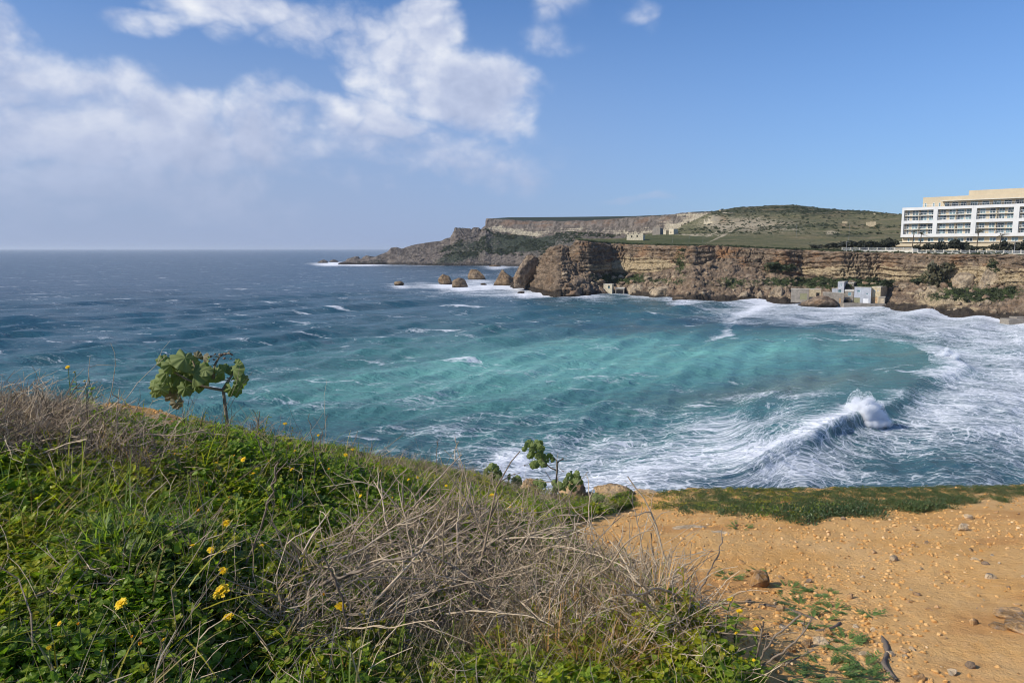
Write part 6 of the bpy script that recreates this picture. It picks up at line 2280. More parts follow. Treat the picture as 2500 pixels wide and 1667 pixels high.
# ------------------------------------------------------------------ single dead stems standing out, traced by their height over the ground
STEMS = [  # photo points tip first ... base last, radius m, label
    ([(634, 1005), (627, 1065), (648, 1120), (668, 1170)], 0.0045, 'thin dark dead stem with its tip against the water right of the tall mallow'),
    ([(680, 1128), (667, 1194), (633, 1300), (600, 1380), (585, 1425)], 0.0065, 'long thick bare stem slanting through the green left of the dead branch heap'),
    ([(755, 1010), (765, 1092), (772, 1215)], 0.004, 'thin upright dead stem right of the tall mallow, against the water'),
    ([(800, 1015), (785, 1060), (773, 1130)], 0.003, 'faint slanting dry stalk crossing the thin upright stem'),
    ([(873, 1052), (848, 1130), (826, 1215)], 0.003, 'slanting dry stalk with its tip over the water mid left'),
    ([(983, 1064), (900, 1120), (818, 1180)], 0.003, 'pale dry stalk leaning far right over the water'),
    ([(1068, 1076), (1066, 1110), (1066, 1160)], 0.004, 'upright pale dry stalk on the cliff edge, taller of a pair'),
    ([(1121, 1078), (1100, 1115), (1078, 1160)], 0.003, 'thin slanting stalk right of the upright pale pair on the edge'),
    ([(1029, 1192), (990, 1235), (936, 1292), (873, 1384)], 0.005, 'long slanting grey branch rising from the left flank of the dead heap'),
    ([(739, 1286), (720, 1325), (700, 1372)], 0.006, 'short cut-off stem standing left of the dead branch heap'),
    ([(789, 1359), (812, 1400), (830, 1443), (845, 1510), (853, 1561), (850, 1610)], 0.006, 'crooked pale stem running down the front of the dead branch heap'),
    ([(1054, 1341), (936, 1373), (810, 1414), (700, 1477)], 0.008, 'thickest bleached branch lying across the left end of the heap'),
    ([(1164, 1475), (1100, 1512), (1034, 1552)], 0.005, 'straight pale branch lying low in the front of the heap'),
    ([(1054, 1440), (952, 1495), (853, 1561)], 0.006, 'pale branch slanting down to the crooked stem'),
    ([(1589, 1300), (1593, 1345), (1601, 1395)], 0.006, 'forked dark dead stem standing up at the right end of the heap'),
    ([(1501, 1310), (1520, 1345), (1545, 1372)], 0.004, 'leaning dark twig left of the forked dead stem'),
    ([(1765, 1310), (1746, 1367), (1720, 1420), (1680, 1472)], 0.006, 'tall bent dead stem ending in a small fork over the bare soil'),
    ([(1957, 1498), (1896, 1549), (1865, 1590), (1844, 1633)], 0.0055, 'bare forked twig over the soil at the heap corner, upper arm'),
    ([(1982, 1512), (1943, 1568), (1890, 1605), (1844, 1636)], 0.0055, 'bare forked twig over the soil at the heap corner, lower arm'),
    ([(1863, 1516), (1856, 1570), (1840, 1624)], 0.0055, 'upright dark twig at the soil corner of the heap'),
    ([(1989, 1586), (1950, 1602), (1914, 1622)], 0.005, 'short grey twig lying low in front of the forked twig')]


def path_in_air(P, y_tip=None):
    """points from photo pixels: the base stands on the ground, the rest keeps near the base's distance"""
    base = hit(P[-1][0], P[-1][1], 0.02)
    out = []
    for i, (a, b) in enumerate(P):
        Y = base[1] - 0.03 * (len(P) - 1 - i)
        out.append(at(a, b, Y))
    return np.array(out[::-1])


def resample(p, n):
    t = np.linspace(0, len(p) - 1, n)
    return np.stack([np.interp(t, np.arange(len(p)), p[:, c]) for c in range(3)], 1)


def build_stems():
    r = np.random.default_rng(61)
    for P, rad, lab in STEMS:
        pts = resample(path_in_air(P), 4 * len(P))
        L = np.linalg.norm(np.diff(pts, axis=0), axis=1).sum()
        pts[1:-1] += r.normal(size=(len(pts) - 2, 3)) * L * 0.008
        pts[0, 2] -= 0.03
        T = thing('dead_stem', lab, 'dead stem', pts[0], 'single dead stems standing out of the plants')
        g = Geo()
        rr = np.linspace(rad, rad * 0.55, len(pts)) * (1 + 0.12 * r.normal(size=len(pts)))
        g.tube(pts, rr, 6, 0.55)
        g.obj('stem', M['twig_dark'], T, True)
        for k in range(r.integers(2, 5)):
            i = r.integers(len(pts) // 3, len(pts) - 1)
            g = Geo()
            d = pts[-1] - pts[0]
            d = d / np.linalg.norm(d) + r.normal(size=3) * 0.5
            g.tube(twig_path(r, pts[i], d, L * r.uniform(0.10, 0.22), 5, 0.15, 0.02), np.linspace(rad * 0.5, rad * 0.25, 5), 4, 0.5)
            g.obj('side_twig', M['twig_dark'], T, True)
    # sticks lying on the bare soil
    for P, rad, lab in [([(2153, 1552), (2163, 1575), (2167, 1592), (2155, 1622), (2190, 1660)], 0.012, 'thick dark stick lying on the bare soil at the front'),
                        ([(1854, 1474), (1914, 1484), (1950, 1496), (1996, 1513)], 0.009, 'pale brown stick lying on the soil between the green rosettes'),
                        ([(2052, 1518), (2040, 1530), (2015, 1538), (1990, 1540)], 0.008, 'short curved dark stick beside the rust-coloured stone')]:
        pts = resample(np.array([hit(a, b, rad * 0.7) for a, b in P]), 14)
        g = Geo()
        rr = rad * np.array([0.45] + [1.0] * 12 + [0.5]) * (1 + 0.15 * r.normal(size=14))
        g.tube(pts, rr, 7, 0.2)
        tag(g.obj('fallen_stick', M['twig_dark'], None, True), lab, 'stick', 'sticks on the bare soil')


build_stems()


# ------------------------------------------------------------------ tree mallows
def mallow_leaf(R0, cup, r, lobes=7):
    """rounded lobed leaf hanging from its stalk at the origin; blade spreads along +y"""
    nr, na = 5, 29
    a = np.linspace(-math.pi * 0.86, math.pi * 0.86, na)
    edge = R0 * (0.93 + 0.065 * np.cos(a * lobes * 1.16)) * (1 - 0.12 * np.abs(a) / math.pi) * (1 + 0.04 * np.cos(a * 41))
    q = np.linspace(0.02, 1, nr)[:, None]
    rad = q * edge[None]
    ph = r.uniform(0, 6.28)
    x = rad * np.sin(a)[None]
    y = rad * np.cos(a)[None] + 0.15 * R0
    z = -cup * R0 * q ** 2 + 0.10 * R0 * q * np.cos(a * lobes * 1.16)[None] + 0.12 * R0 * q ** 2 * np.sin(a * 3 + ph)[None]
    return np.stack([x, y, z], -1).reshape(-1, 3), grid_faces(nr, na)


def tree_mallow(label, Y, stem_px, arms, leaves, seed, stem_r=0.013, dry=(), dead_heads=()):
    r = np.random.default_rng(seed)
    base = at(stem_px[0][0], stem_px[0][1], Y)
    gz = float(ground_z(base[0], base[1]))
    T = thing('tree_mallow', label, 'plant', (base[0], base[1], gz), 'tree mallows on the cliff edge')
    P = np.array([at(a, b, Y) for a, b in stem_px])
    P = np.vstack([[P[0][0], P[0][1], gz - 0.05], P])
    g = Geo()
    pts = resample(P, 18)
    g.tube(pts, np.linspace(stem_r, stem_r * 0.75, 18) * (1 + 0.06 * r.normal(size=18)), 8)
    g.obj('stem', M['mallow_stem'], T, True)
    for arm in arms:
        A = np.array([at(a, b, Y + dy) for a, b, dy in arm])
        g = Geo()
        g.tube(resample(A, 10), np.linspace(stem_r * 0.75, stem_r * 0.4, 10), 7)
        g.obj('branch', M['mallow_stem'], T, True)
    joints = np.array([at(a, b, Y + dy) for arm in arms for a, b, dy in arm] + [P[-1]])
    for i, (px, py, w, tilt, kind) in enumerate(leaves):
        dyy = r.uniform(-0.13, 0.13)
        c = at(px, py, Y + dyy)
        R0 = w * 0.56 * Y / F
        # attach towards the nearest branch
        j = joints[np.argmin(np.linalg.norm(joints - c, axis=1))]
        out = np.array([math.sin(R(tilt)), r.uniform(-0.5, 0.1), math.cos(R(tilt))])
        out /= np.linalg.norm(out)
        v, f = mallow_leaf(R0, r.uniform(0.25, 0.6), r)
        face = np.array([r.normal() * 0.35, -0.75, 0.75 + r.normal() * 0.3])
        xax = np.cross(out, face)
        xax /= np.linalg.norm(xax)
        zax = np.cross(xax, out)
        root = c - out * R0 * 0.55
        v = v @ np.stack([xax, out, zax], 0) + root
        lf = obj('leaf', v, f, M['leaf_drymallow'] if kind else M['leaf_mallow'], T, True, {'tint': np.full(len(v), r.random())})
        g = Geo()
        mid = (root + j) / 2 + np.array([0, 0, 0.01])
        g.tube([j, mid, root], [0.0028, 0.0022, 0.0018], 5)
        g.obj('leaf_stalk', M['stem_green'], lf, True)
    for (px, py, w) in dead_heads:
        c = at(px, py, Y)
        g = Geo()
        j = joints[np.argmin(np.linalg.norm(joints - c, axis=1))]
        g.tube([j, (j + c) / 2 + [0, 0, 0.02], c], [0.003, 0.0025, 0.002], 5, 0.4)
        for k in range(9):
            q = c + r.normal(size=3) * w * Y / F * np.array([0.45, 0.3, 0.2])
            v, f = ICO[1]
            g.add(v * w * Y / F * r.uniform(0.10, 0.2) * np.array([1, 1, 0.7]) + q, f, r.random())
        g.obj('seed_head', M['twig_dark'], T, True)
    return T


tree_mallow('tall wind-bent tree mallow on a bare stem at the left cliff edge', 6.1, [(566, 1128), (560, 1080), (553, 1020), (549, 985), (545, 950)],
            [[(545, 952, 0), (520, 948, -0.03), (490, 942, -0.05), (455, 925, -0.06), (420, 905, -0.04)], [(490, 940, -0.04), (480, 905, 0), (470, 880, 0.02)], [(545, 950, 0), (560, 925, 0.02), (575, 905, 0.03)], [(520, 925, 0), (525, 890, 0.02), (535, 872, 0.03)]],
            [(415, 893, 34, -80, 0), (440, 895, 38, 20, 0), (372, 948, 32, -150, 0), (395, 958, 38, 170, 0), (470, 912, 44, 140, 0), (515, 925, 30, 150, 0), (560, 900, 28, -60, 0), (590, 940, 30, 150, 0), (450, 955, 40, 190, 0), (530, 905, 24, 20, 0), (485, 940, 38, 130, 0), (405, 930, 36, -110, 0), (425, 880, 30, -20, 0), (580, 885, 26, 10, 0),
             (438, 868, 66, -65, 0), (398, 904, 46, -60, 0), (383, 938, 56, -120, 0), (470, 940, 80, 175, 0), (488, 905, 64, 60, 0), (380, 962, 30, 170, 0), (427, 920, 50, -100, 0), (455, 884, 56, -20, 0), (421, 937, 36, -140, 0),
             (508, 905, 36, 100, 0), (543, 900, 40, -30, 0), (576, 895, 46, 40, 0), (594, 925, 34, 130, 0), (569, 958, 46, 165, 0), (527, 924, 30, -120, 0), (410, 885, 40, -50, 0), (500, 880, 36, 30, 0), (585, 912, 34, 90, 0), (415, 955, 34, 190, 0), (445, 905, 46, -90, 0),
             (422, 972, 46, 180, 1), (432, 990, 32, 170, 1), (481, 866, 26, 0, 1), (500, 868, 24, 40, 1), (392, 880, 34, -70, 0), (460, 918, 50, 200, 0)],
            71, 0.018, dead_heads=[(545, 868, 26), (560, 862, 18), (512, 872, 18), (553, 928, 14)])


def mallow_cluster(cx, cy, R0, n, seed, w0=13, w1=22):
    r = np.random.default_rng(seed)
    out = []
    for _ in range(n):
        a, q = r.uniform(0, 6.28), math.sqrt(r.random()) * R0
        out.append((cx + q * math.cos(a), cy + q * math.sin(a) * 0.85, r.uniform(w0, w1), math.degrees(math.atan2(math.cos(a), -math.sin(a))) + r.normal() * 30, 0))
    return out


tree_mallow('smaller tree mallow with a forked brown stem against the foam', 8.0, [(1352, 1215), (1358, 1175), (1360, 1150), (1361, 1128)],
            [[(1360, 1148, 0), (1345, 1142, 0), (1330, 1130, 0), (1315, 1108, 0)], [(1361, 1130, 0), (1358, 1122, 0), (1350, 1118, 0)], [(1361, 1130, 0), (1366, 1124, 0), (1372, 1122, 0)], [(1330, 1132, 0), (1312, 1134, 0), (1302, 1130, 0)]],
            mallow_cluster(1303, 1098, 26, 20, 1) + mallow_cluster(1332, 1122, 20, 12, 2) + mallow_cluster(1306, 1132, 12, 5, 3), 72, 0.012, dead_heads=[(1374, 1120, 12), (1376, 1150, 8), (1282, 1136, 8)])
tree_mallow('low leafy tree mallow right of the forked one, above the orange rock', 8.0, [(1388, 1240), (1392, 1212), (1396, 1195)], [[(1396, 1196, 0), (1400, 1180, 0), (1406, 1165, 0)]], mallow_cluster(1396, 1178, 24, 16, 4) + mallow_cluster(1404, 1160, 10, 4, 5), 73, 0.008)
tree_mallow('round leafy tree mallow at the edge left of the swirl of foam', 7.6, [(1196, 1215), (1198, 1180), (1200, 1160)], [[(1200, 1162, 0), (1202, 1150, 0)]], mallow_cluster(1200, 1152, 24, 20, 6), 74, 0.008)
tree_mallow('small tree mallow sprout left of the forked one', 7.8, [(1314, 1225), (1316, 1195)], [[(1316, 1196, 0), (1316, 1180, 0)]], mallow_cluster(1317, 1180, 12, 8, 7), 75, 0.006)
tree_mallow('low tree mallow below the forked stem on the edge', 7.8, [(1356, 1225), (1358, 1200)], [[(1358, 1202, 0), (1360, 1190, 0)]], mallow_cluster(1360, 1186, 17, 9, 8), 76, 0.006)
tree_mallow('spreading low tree mallow between the round one and the forked one', 7.6, [(1246, 1225), (1248, 1196)], [[(1248, 1198, 0), (1250, 1180, 0)]], mallow_cluster(1250, 1178, 20, 12, 9), 77, 0.006)
tree_mallow('low tree mallow tuft on the bank beside the pale outcrop', 7.6, [(1462, 1240), (1464, 1222)], [[(1464, 1223, 0), (1466, 1212, 0)]], mallow_cluster(1464, 1212, 15, 9, 10), 78, 0.006)


# ------------------------------------------------------------------ yellow flowers: stem, leaves, head with its centre
FLOWERS = [(540, 1442, 42, 'largest open yellow flower, in the green left of the dead branch heap'), (295, 1472, 32, 'open yellow flower lower left beside the dark hollow in the plants'),
           (832, 1479, 30, 'open yellow flower on a pale green stalk before the dead branch heap'), (557, 1505, 27, 'yellow flower straight below the largest one'), (553, 1276, 23, 'yellow flower leftmost above the dead heap, highest of a column'),
           (545, 1392, 22, 'yellow flower straight above the largest one'), (515, 1341, 20, 'half-closed yellow flower in the column above the largest one'), (488, 1247, 21, 'orange-yellow flower pair left of the column top'),
           (340, 1573, 20, 'small yellow flower near the bottom left with an orange bud beside it'), (192, 1524, 17, 'yellow bud-like flower far left near the bottom'), (1203, 1210, 20, 'bright yellow flower above the dead heap near a broad green blade'),
           (1223, 1280, 16, 'yellow flower low among green blades above the dead heap'), (1783, 1460, 19, 'yellow flower at the soil edge, topmost of three on the right'), (1805, 1490, 16, 'yellow flower at the soil edge, middle of three on the right'),
           (1847, 1535, 16, 'yellow flower at the soil edge, lowest of three on the right'), (791, 1452, 15, 'orange closing flower just above the pale-stalked one'), (594, 1121, 15, 'yellow flower just right of the foot of the tall mallow'),
           (582, 1428, 13, 'orange bud right of the largest yellow flower'), (1606, 1348, 12, 'orange bud by the forked dead stem'), (696, 1034, 12, 'yellow flower raised against the water right of the tall mallow'),
           (165, 896, 11, 'yellow flower highest of all at the far left skyline'), (182, 908, 9, 'second yellow flower beside the highest one at the far left')]
SMALL = [(206, 930, 8), (218, 929, 8), (645, 1052, 9), (632, 1059, 8), (777, 1062, 8), (571, 1113, 10), (427, 1109, 10), (619, 1155, 10), (658, 1126, 10), (713, 1145, 12), (529, 1129, 9), (581, 1272, 10), (549, 1349, 11), (145, 1521, 13),
         (323, 1554, 14), (844, 1110, 11), (861, 1097, 13), (804, 1146, 12), (997, 1170, 8), (1019, 1165, 8), (1131, 1235, 12), (1274, 1243, 11), (1797, 1544, 10), (1774, 1500, 10), (720, 1100, 8), (1245, 1238, 8), (275, 1440, 9), (600, 1280, 9), (430, 1020, 8), (390, 1003, 8), (455, 1090, 8), (1840, 1610, 9), (930, 1150, 8), (880, 1210, 9), (735, 1170, 9), (690, 1215, 9), (610, 1200, 9), (505, 1180, 9), (560, 1215, 10), (470, 1330, 12), (400, 1560, 13), (250, 1590, 13), (640, 1330, 11), (1090, 1185, 9), (960, 1215, 9), (120, 1580, 12)]


def build_flowers():
    r = np.random.default_rng(91)
    heads = []
    for big in (True, False):
        for variant in range(3):
            g = Geo()
            rings = ((16, 1.0, 0.10), (13, 0.78, 0.42), (9, 0.52, 0.8)) if big else ((8, 0.75, 1.05), (6, 0.6, 1.25))
            for n, L, up in rings:
                for k in range(n):
                    a = 2 * math.pi * k / n + r.uniform(-0.15, 0.15)
                    v, f = blade(L * 0.5 * r.uniform(0.85, 1.1), 0.075, lambda t: np.where(t > 0.97, 0.75, 0.55 + 0.45 * np.sin(t * 2.4)), -0.3, 0.15, 4)
                    g.add(put(v, (0, 0, 0), (math.cos(a) * math.cos(up), math.sin(a) * math.cos(up), math.sin(up))), f, r.random())
            c = Geo()
            v, f = ICO[2]
            c.add(v * np.array([0.14, 0.14, 0.09]) + [0, 0, 0.05], f)
            b = Geo()
            v, f = ICO[2]
            b.add(v * np.array([0.15, 0.15, 0.22]) + [0, 0, -0.17], f)
            heads.append((g.data('flower_head', M['petal' if big else 'petal_orange']), c.data('flower_centre', M['disc']), b.data('flower_cup', M['stem_green'], True)))
    FPL = Placer([(540, 1442, 'largest yellow flower'), (295, 1472, 'flower beside the dark hollow'), (832, 1479, 'flower on a pale green stalk'), (553, 1276, 'topmost flower of the column'), (488, 1247, 'orange-yellow pair'), (340, 1573, 'flower near the bottom left'), (1203, 1210, 'bright flower by the broad blade'),
                  (1783, 1460, 'topmost soil-edge flower'), (1847, 1535, 'lowest soil-edge flower'), (566, 1000, 'tall mallow stem'), (400, 900, 'tall mallow crown'), (165, 896, 'highest flower at the far left'), (685, 1150, 'long bare slanting stem'), (755, 1060, 'thin upright dead stem'), (1066, 1110, 'upright pale stalks on the edge'),
                  (1000, 1350, 'dead branch heap'), (1200, 1152, 'round leafy mallow'), (1330, 1120, 'forked mallow')])
    allf = [(a, b, w, l, None) for a, b, w, l in FLOWERS] + [(a, b, w, FPL('small yellow flower', a, b), 1) for a, b, w in SMALL]
    for i, (px, py, w, lab, small) in enumerate(allf):
        h = 0.25 if py > 1180 else 0.25
        if py < 1100 or (px > 1100 and py < 1320):
            h = 0.16
        if px > 1700:
            h = 0.17
        p = hit(px, py, h, 1.2, 8.5)
        if p[1] > float(brink_y(p[0])):
            Y = float(brink_y(p[0])) - 0.15
            p = at(px, py, Y)
        gz = float(ground_z(p[0], p[1]))
        T = thing('yellow_flower', lab, 'flower', (p[0], p[1], gz), 'yellow flowers in the undergrowth')
        size = 1.08 * w * p[1] / F
        bud = 'bud' in lab or 'orange' in lab or 'closing' in lab or (small and i % 3 == 0)
        hd = heads[(3 if bud else 0) + i % 3]
        d = np.array([r.normal() * 0.35 - 0.25, -0.35 + r.normal() * 0.3, 1.0])
        fr = frame_from(d, r.uniform(0, 6))
        base = np.array([p[0] + r.normal() * 0.03, p[1] + 0.03, gz - 0.02])
        pts = resample(np.array([base, base * 0.5 + p * 0.5 + r.normal(size=3) * 0.012, p - fr[:, 2] * size * 0.3]), 8)
        g = Geo()
        g.tube(pts, np.linspace(0.0034, 0.0022, 8), 6)
        g.obj('stem', M['stem_green'], T, True)
        for k in range(5):
            q = pts[1 + k]
            L = r.uniform(0.04, 0.085)
            v, f = blade(L, L * 0.2, SH_OVAL, -r.uniform(0.2, 1.0), 0.25, 6, 0.4, k)
            obj('leaf', put(v, q, rdir(r, 0.1, 0.9)), f, M['leaf_bright'], T, False, {'tint': np.full(len(v), r.random())})
        mb = Matrix([[*(fr[0] * size), p[0]], [*(fr[1] * size), p[1]], [*(fr[2] * size), p[2]], [0, 0, 0, 1]])
        hh = None
        for nm, me in zip(('flower_head', 'flower_centre', 'flower_cup'), hd):
            o = bpy.data.objects.new(nm, me)
            C.objects.link(o)
            if hh is None:
                o.matrix_basis = mb
                o.parent = T
                o.matrix_parent_inverse = world_of(T).inverted()
                hh = o
            else:
                o.parent = hh


build_flowers()


# ------------------------------------------------------------------ green rosettes, rocks and gravel on the bare soil
ROS = [(1803, 1285, 62, 'lone flat green rosette on the upper part of the bare soil'), (1780, 1405, 54, 'small green rosette left of the big orange-brown rock'), (1846, 1390, 26, 'tiny green tuft just above the big orange-brown rock'),
       (1925, 1436, 80, 'feathery green rosette right of and below the big orange-brown rock'), (2000, 1443, 58, 'green rosette second right of the big orange-brown rock'), (1955, 1474, 90, 'wide flat green rosette in the middle of the rosette patch'),
       (2040, 1485, 56, 'green rosette at the right end of the rosette patch'), (1985, 1514, 112, 'biggest green rosette, lowest of the middle patch, beside the dark curved stick'), (2068, 1561, 58, 'narrow green rosette below the rust-coloured stone'),
       (2045, 1578, 26, 'tiny green tuft under the narrow rosette'), (2030, 1632, 130, 'large shaded dark green rosette at the front corner of the heap'), (2112, 1620, 54, 'small green rosette left of the thick dark stick'), (2120, 1650, 50, 'small green rosette at the very bottom left of the thick stick'),
       (2128, 1500, 24, 'tiny green tuft right of the middle patch'), (1965, 1655, 80, 'green rosette at the bottom edge below the large shaded one')]


def build_soil_things():
    r = np.random.default_rng(101)
    for px, py, w, lab in ROS:
        p = hit(px, py, 0.01)
        W = w * p[1] / F
        T = thing('green_rosette', lab, 'weed', (p[0], p[1], p[2] - 0.01), 'green rosettes on the bare soil')
        nl = max(8, int(w / 3.4))
        for k in range(nl):
            a, q = r.uniform(0, 6.28), math.sqrt(r.random()) * W * 0.42
            b = np.array([p[0] + q * math.cos(a), p[1] + q * math.sin(a) * 1.2, 0])
            b[2] = float(ground_z(b[0], b[1])) + 0.004
            g = Geo()
            L = r.uniform(0.035, 0.075)
            d = np.array([math.cos(a), math.sin(a), r.uniform(0.1, 0.5)])
            tint = r.random()
            v, f = blade(L, L * 0.13, SH_LANCE, -0.5, 0.2, 5)
            g.add(put(v, b, d), f, tint)
            for t in (0.3, 0.5, 0.7, 0.85):
                for s in (-1, 1):
                    v, f = blade(L * 0.32, L * 0.07, SH_LANCE, -0.2, 0.2, 3)
                    sd = np.array([-math.sin(a), math.cos(a), 0.2]) * s + d * 0.7
                    g.add(put(v, b + d * L * t, sd), f, tint * 0.6 + 0.4 * r.random())
            g.obj('leaf', M['leaf_feather'], T)
    rust = rock_material('rust_stained_stone', (0.48, 0.27, 0.105), (0.58, 0.37, 0.17), (0.50, 0.25, 0.08), (0.05, 0.06, 0.02), scale=26)
    tan = rock_material('tan_field_stone', (0.50, 0.30, 0.130), (0.62, 0.41, 0.19), (0.50, 0.27, 0.10), (0.05, 0.06, 0.02), scale=26)
    pale = rock_material('pale_field_stone', (0.58, 0.43, 0.26), (0.70, 0.56, 0.37), (0.54, 0.35, 0.16), (0.05, 0.06, 0.02), scale=26)
    grey = rock_material('grey_field_stone', (0.30, 0.22, 0.15), (0.42, 0.33, 0.23), (0.33, 0.20, 0.11), (0.05, 0.06, 0.02), scale=26)

    def stone(name, lab, px, py, w, h, mat, seed, sub=4):
        p = hit(px, py + h * 0.45, 0.0)
        k = p[1] / F
        v, f = rock_shape(sub, seed, 1.0, 10, 0.13, 1.7)
        lo, hi = v.min(0), v.max(0)
        v = (v - (lo + hi) / 2) / (hi - lo)
        v = v * np.array([w * k, w * k * 0.85, h * k * 1.5])
        v += np.array([p[0], p[1], p[2] + h * k * 0.38])
        o = obj(name, v, f, mat, None, True, rock_attrs(v))
        tag(o, lab, 'stone', 'larger stones on the bare soil')
    S = [(1852, 1416, 50, 36, rust, 'big orange-brown rock, largest on the bare soil, left of its middle'), (1842, 1396, 24, 14, rust, 'flat rust stone leaning behind the big orange-brown rock'), (1967, 1269, 22, 16, tan, 'squared pale tan stone at the edge of the plant mat'),
         (2350, 1288, 22, 18, pale, 'pale upright stone in the upper right of the soil'), (2363, 1261, 22, 12, pale, 'pale flat stone above the upright one in the upper right'), (2184, 1363, 24, 14, pale, 'pale stone in the middle of the soil slope'),
         (2022, 1542, 26, 20, rust, 'rust-coloured stone beside the short curved dark stick'), (2000, 1563, 40, 16, pale, 'long pale bone-shaped stone below the rust-coloured stone'), (1968, 1571, 30, 20, tan, 'tan stone left of the long pale stone'),
         (2088, 1530, 17, 9, pale, 'small white stone right of the rust-coloured stone'), (2130, 1536, 14, 9, pale, 'tiny white stone further right of the rust-coloured stone'), (2377, 1517, 26, 18, tan, 'half-buried tan stone right of the dark stick'), (2371, 1622, 26, 18, grey, 'grey stone alone on the soil at the lower right'),
         (2243, 1652, 30, 20, tan, 'tan stone at the bottom edge right of the thick stick'), (1905, 1486, 22, 18, tan, 'tan stone under the pale brown stick'), (2074, 1455, 16, 14, tan, 'knobbly tan stone right of the rosettes'), (2060, 1240 + 25, 14, 8, grey, 'small grey stone below the plant mat'),
         (2133, 1347, 16, 10, tan, 'small tan stone with a dark shadow mid slope'), (2405, 1375, 18, 8, grey, 'dark flat stone right of the slope middle'), (2380, 1365, 20, 9, pale, 'pale flat stone beside the dark flat one'), (1975, 1417, 14, 10, grey, 'small grey stone right of the big orange-brown rock'),
         (2105, 1408, 13, 8, pale, 'little pale stone in the middle distance of the soil'), (2250, 1387, 10, 6, pale, 'tiny white chip on the soil slope'), (2415, 1406, 28, 12, pale, 'broad pale flat stone low on the right slope')]
    for i, (px, py, w, h, m_, lab) in enumerate(S):
        stone('stone', lab, px, py, w, h, m_, 700 + i)
    for i, (px, py, w, h, lab) in enumerate([(2470, 1500, 90, 30, 'cluster block of orange rock breaking the soil at the right edge, rear piece'), (2500, 1530, 100, 36, 'orange rock breaking the soil at the right edge, front piece'), (2440, 1528, 50, 20, 'small orange rock at the left of the outcrop on the right edge')]):
        stone('bedrock_knob', lab, px, py, w, h * 0.55, tan, 760 + i, 4)
    # worn slabs of bedrock in the path
    for i, (px, py, w, lab) in enumerate([(1690, 1287, 110, 'larger smooth pale bedrock slab flush with the soil at the upper left'), (1745, 1300, 80, 'smaller smooth pale bedrock slab flush with the soil right of the larger')]):
        p = hit(px, py, 0.0)
        k = p[1] / F
        v, f = rock_shape(4, 780 + i, 1.0, 6, 0.10, 1.4)
        v = v * np.array([w * k * 0.5, w * k * 0.42, 0.035])
        n_ = ground_z(p[0] + v[:, 0], p[1] + v[:, 1])
        v = np.stack([p[0] + v[:, 0], p[1] + v[:, 1], n_ + v[:, 2] - 0.018], 1)
        tag(obj('bedrock_slab', v, f, pale, None, True, rock_attrs(v)), lab, 'rock', 'bedrock slabs')
    # limestone outcrop over the brink
    for i, (x0, x1, y0, y1, Y, lab) in enumerate([(1262, 1318, 1168, 1222, 9.1, 'orange limestone block over the brink left of the forked mallow'), (1366, 1434, 1172, 1226, 9.1, 'orange limestone block over the brink right of the forked mallow'),
                                                  (1444, 1550, 1186, 1232, 9.15, 'broad pale limestone outcrop at the cliff brink'), (1528, 1622, 1194, 1236, 9.15, 'right end of the pale limestone outcrop at the brink'), (1418, 1460, 1200, 1236, 9.1, 'small limestone lump between the orange block and the broad outcrop'),
                                                  (1600, 1645, 1200, 1238, 9.1, 'small orange limestone knob right of the broad outcrop')]):
        rock_px('outcrop_rock', lab, 'rock', x0, x1, y0, y1, Y, 800 + i, OUT_M, 'limestone outcrops on the brink', 5, 0.9, False, 0, 0.2, 4, 0.08, 0.34)
    # countable smaller stones
    protos = {}
    for ci, mt in enumerate((tan, pale, rust, grey)):
        for k in range(3):
            v, f = rock_shape(2, 820 + ci * 5 + k, 0.65, 8, 0.12, 1.5)
            protos[ci, k] = mesh_data('pebble_stone', v, f, mt, False, rock_attrs(v))
    names = ('tan', 'pale', 'rust-brown', 'grey')
    SPL = Placer([(1852, 1416, 'big orange-brown rock'), (1967, 1269, 'squared tan stone'), (2350, 1288, 'pale upright stone'), (2184, 1363, 'pale stone mid slope'), (2022, 1542, 'rust-coloured stone'), (2000, 1563, 'long bone-shaped stone'), (2377, 1517, 'half-buried tan stone'), (2371, 1622, 'lone grey stone'),
                  (2243, 1652, 'tan stone at the bottom edge'), (1803, 1285, 'lone upper rosette'), (1955, 1474, 'wide flat rosette'), (1985, 1514, 'biggest rosette'), (2030, 1632, 'shaded dark rosette'), (2160, 1600, 'thick dark stick'), (1925, 1490, 'pale brown stick'), (1690, 1287, 'larger bedrock slab'), (1745, 1300, 'smaller bedrock slab'),
                  (1755, 1400, 'bent dead stem'), (1595, 1345, 'forked dead stem'), (1910, 1550, 'bare forked twig'), (2415, 1406, 'broad pale flat stone'), (2470, 1510, 'orange bedrock at the right edge'), (2150, 1255, 'middle of the plant mat'), (1800, 1245, 'left end of the plant mat'), (2400, 1225, 'right end of the plant mat'), (2133, 1347, 'shadowed stone mid slope'), (2040, 1485, 'right-hand rosette')])
    k = 0
    while k < 230:
        y = r.uniform(2.6, 8.2)
        x = r.uniform(-0.1, 0.85) * y
        z = float(ground_z(x, y))
        px, py = (float(a) for a in proj(x, y, z))
        if px > 2560 or py > 1720 or in_poly(px, py, VEG) or in_poly(px, py, MAT):
            continue
        cl = float(noise3(x * 1.2, y * 1.2, 0, 31)) + 0.9 * math.exp(-((px - 2020) / 190) ** 2 - ((py - 1520) / 120) ** 2)
        if r.random() > 0.35 + 0.9 * cl:
            continue
        ci = r.choice(4, p=(0.62, 0.14, 0.20, 0.04))
        o = bpy.data.objects.new('loose_stone', protos[int(ci), int(r.integers(3))])
        C.objects.link(o)
        s = 0.006 + 0.020 * r.random() ** 2.6
        o.location = (x, y, z + s * 0.25)
        o.rotation_euler = (r.normal() * 0.3, r.normal() * 0.3, r.uniform(0, 6.28))
        o.scale = (s * r.uniform(0.8, 1.5), s * r.uniform(0.8, 1.2), s * r.uniform(0.7, 1.1))
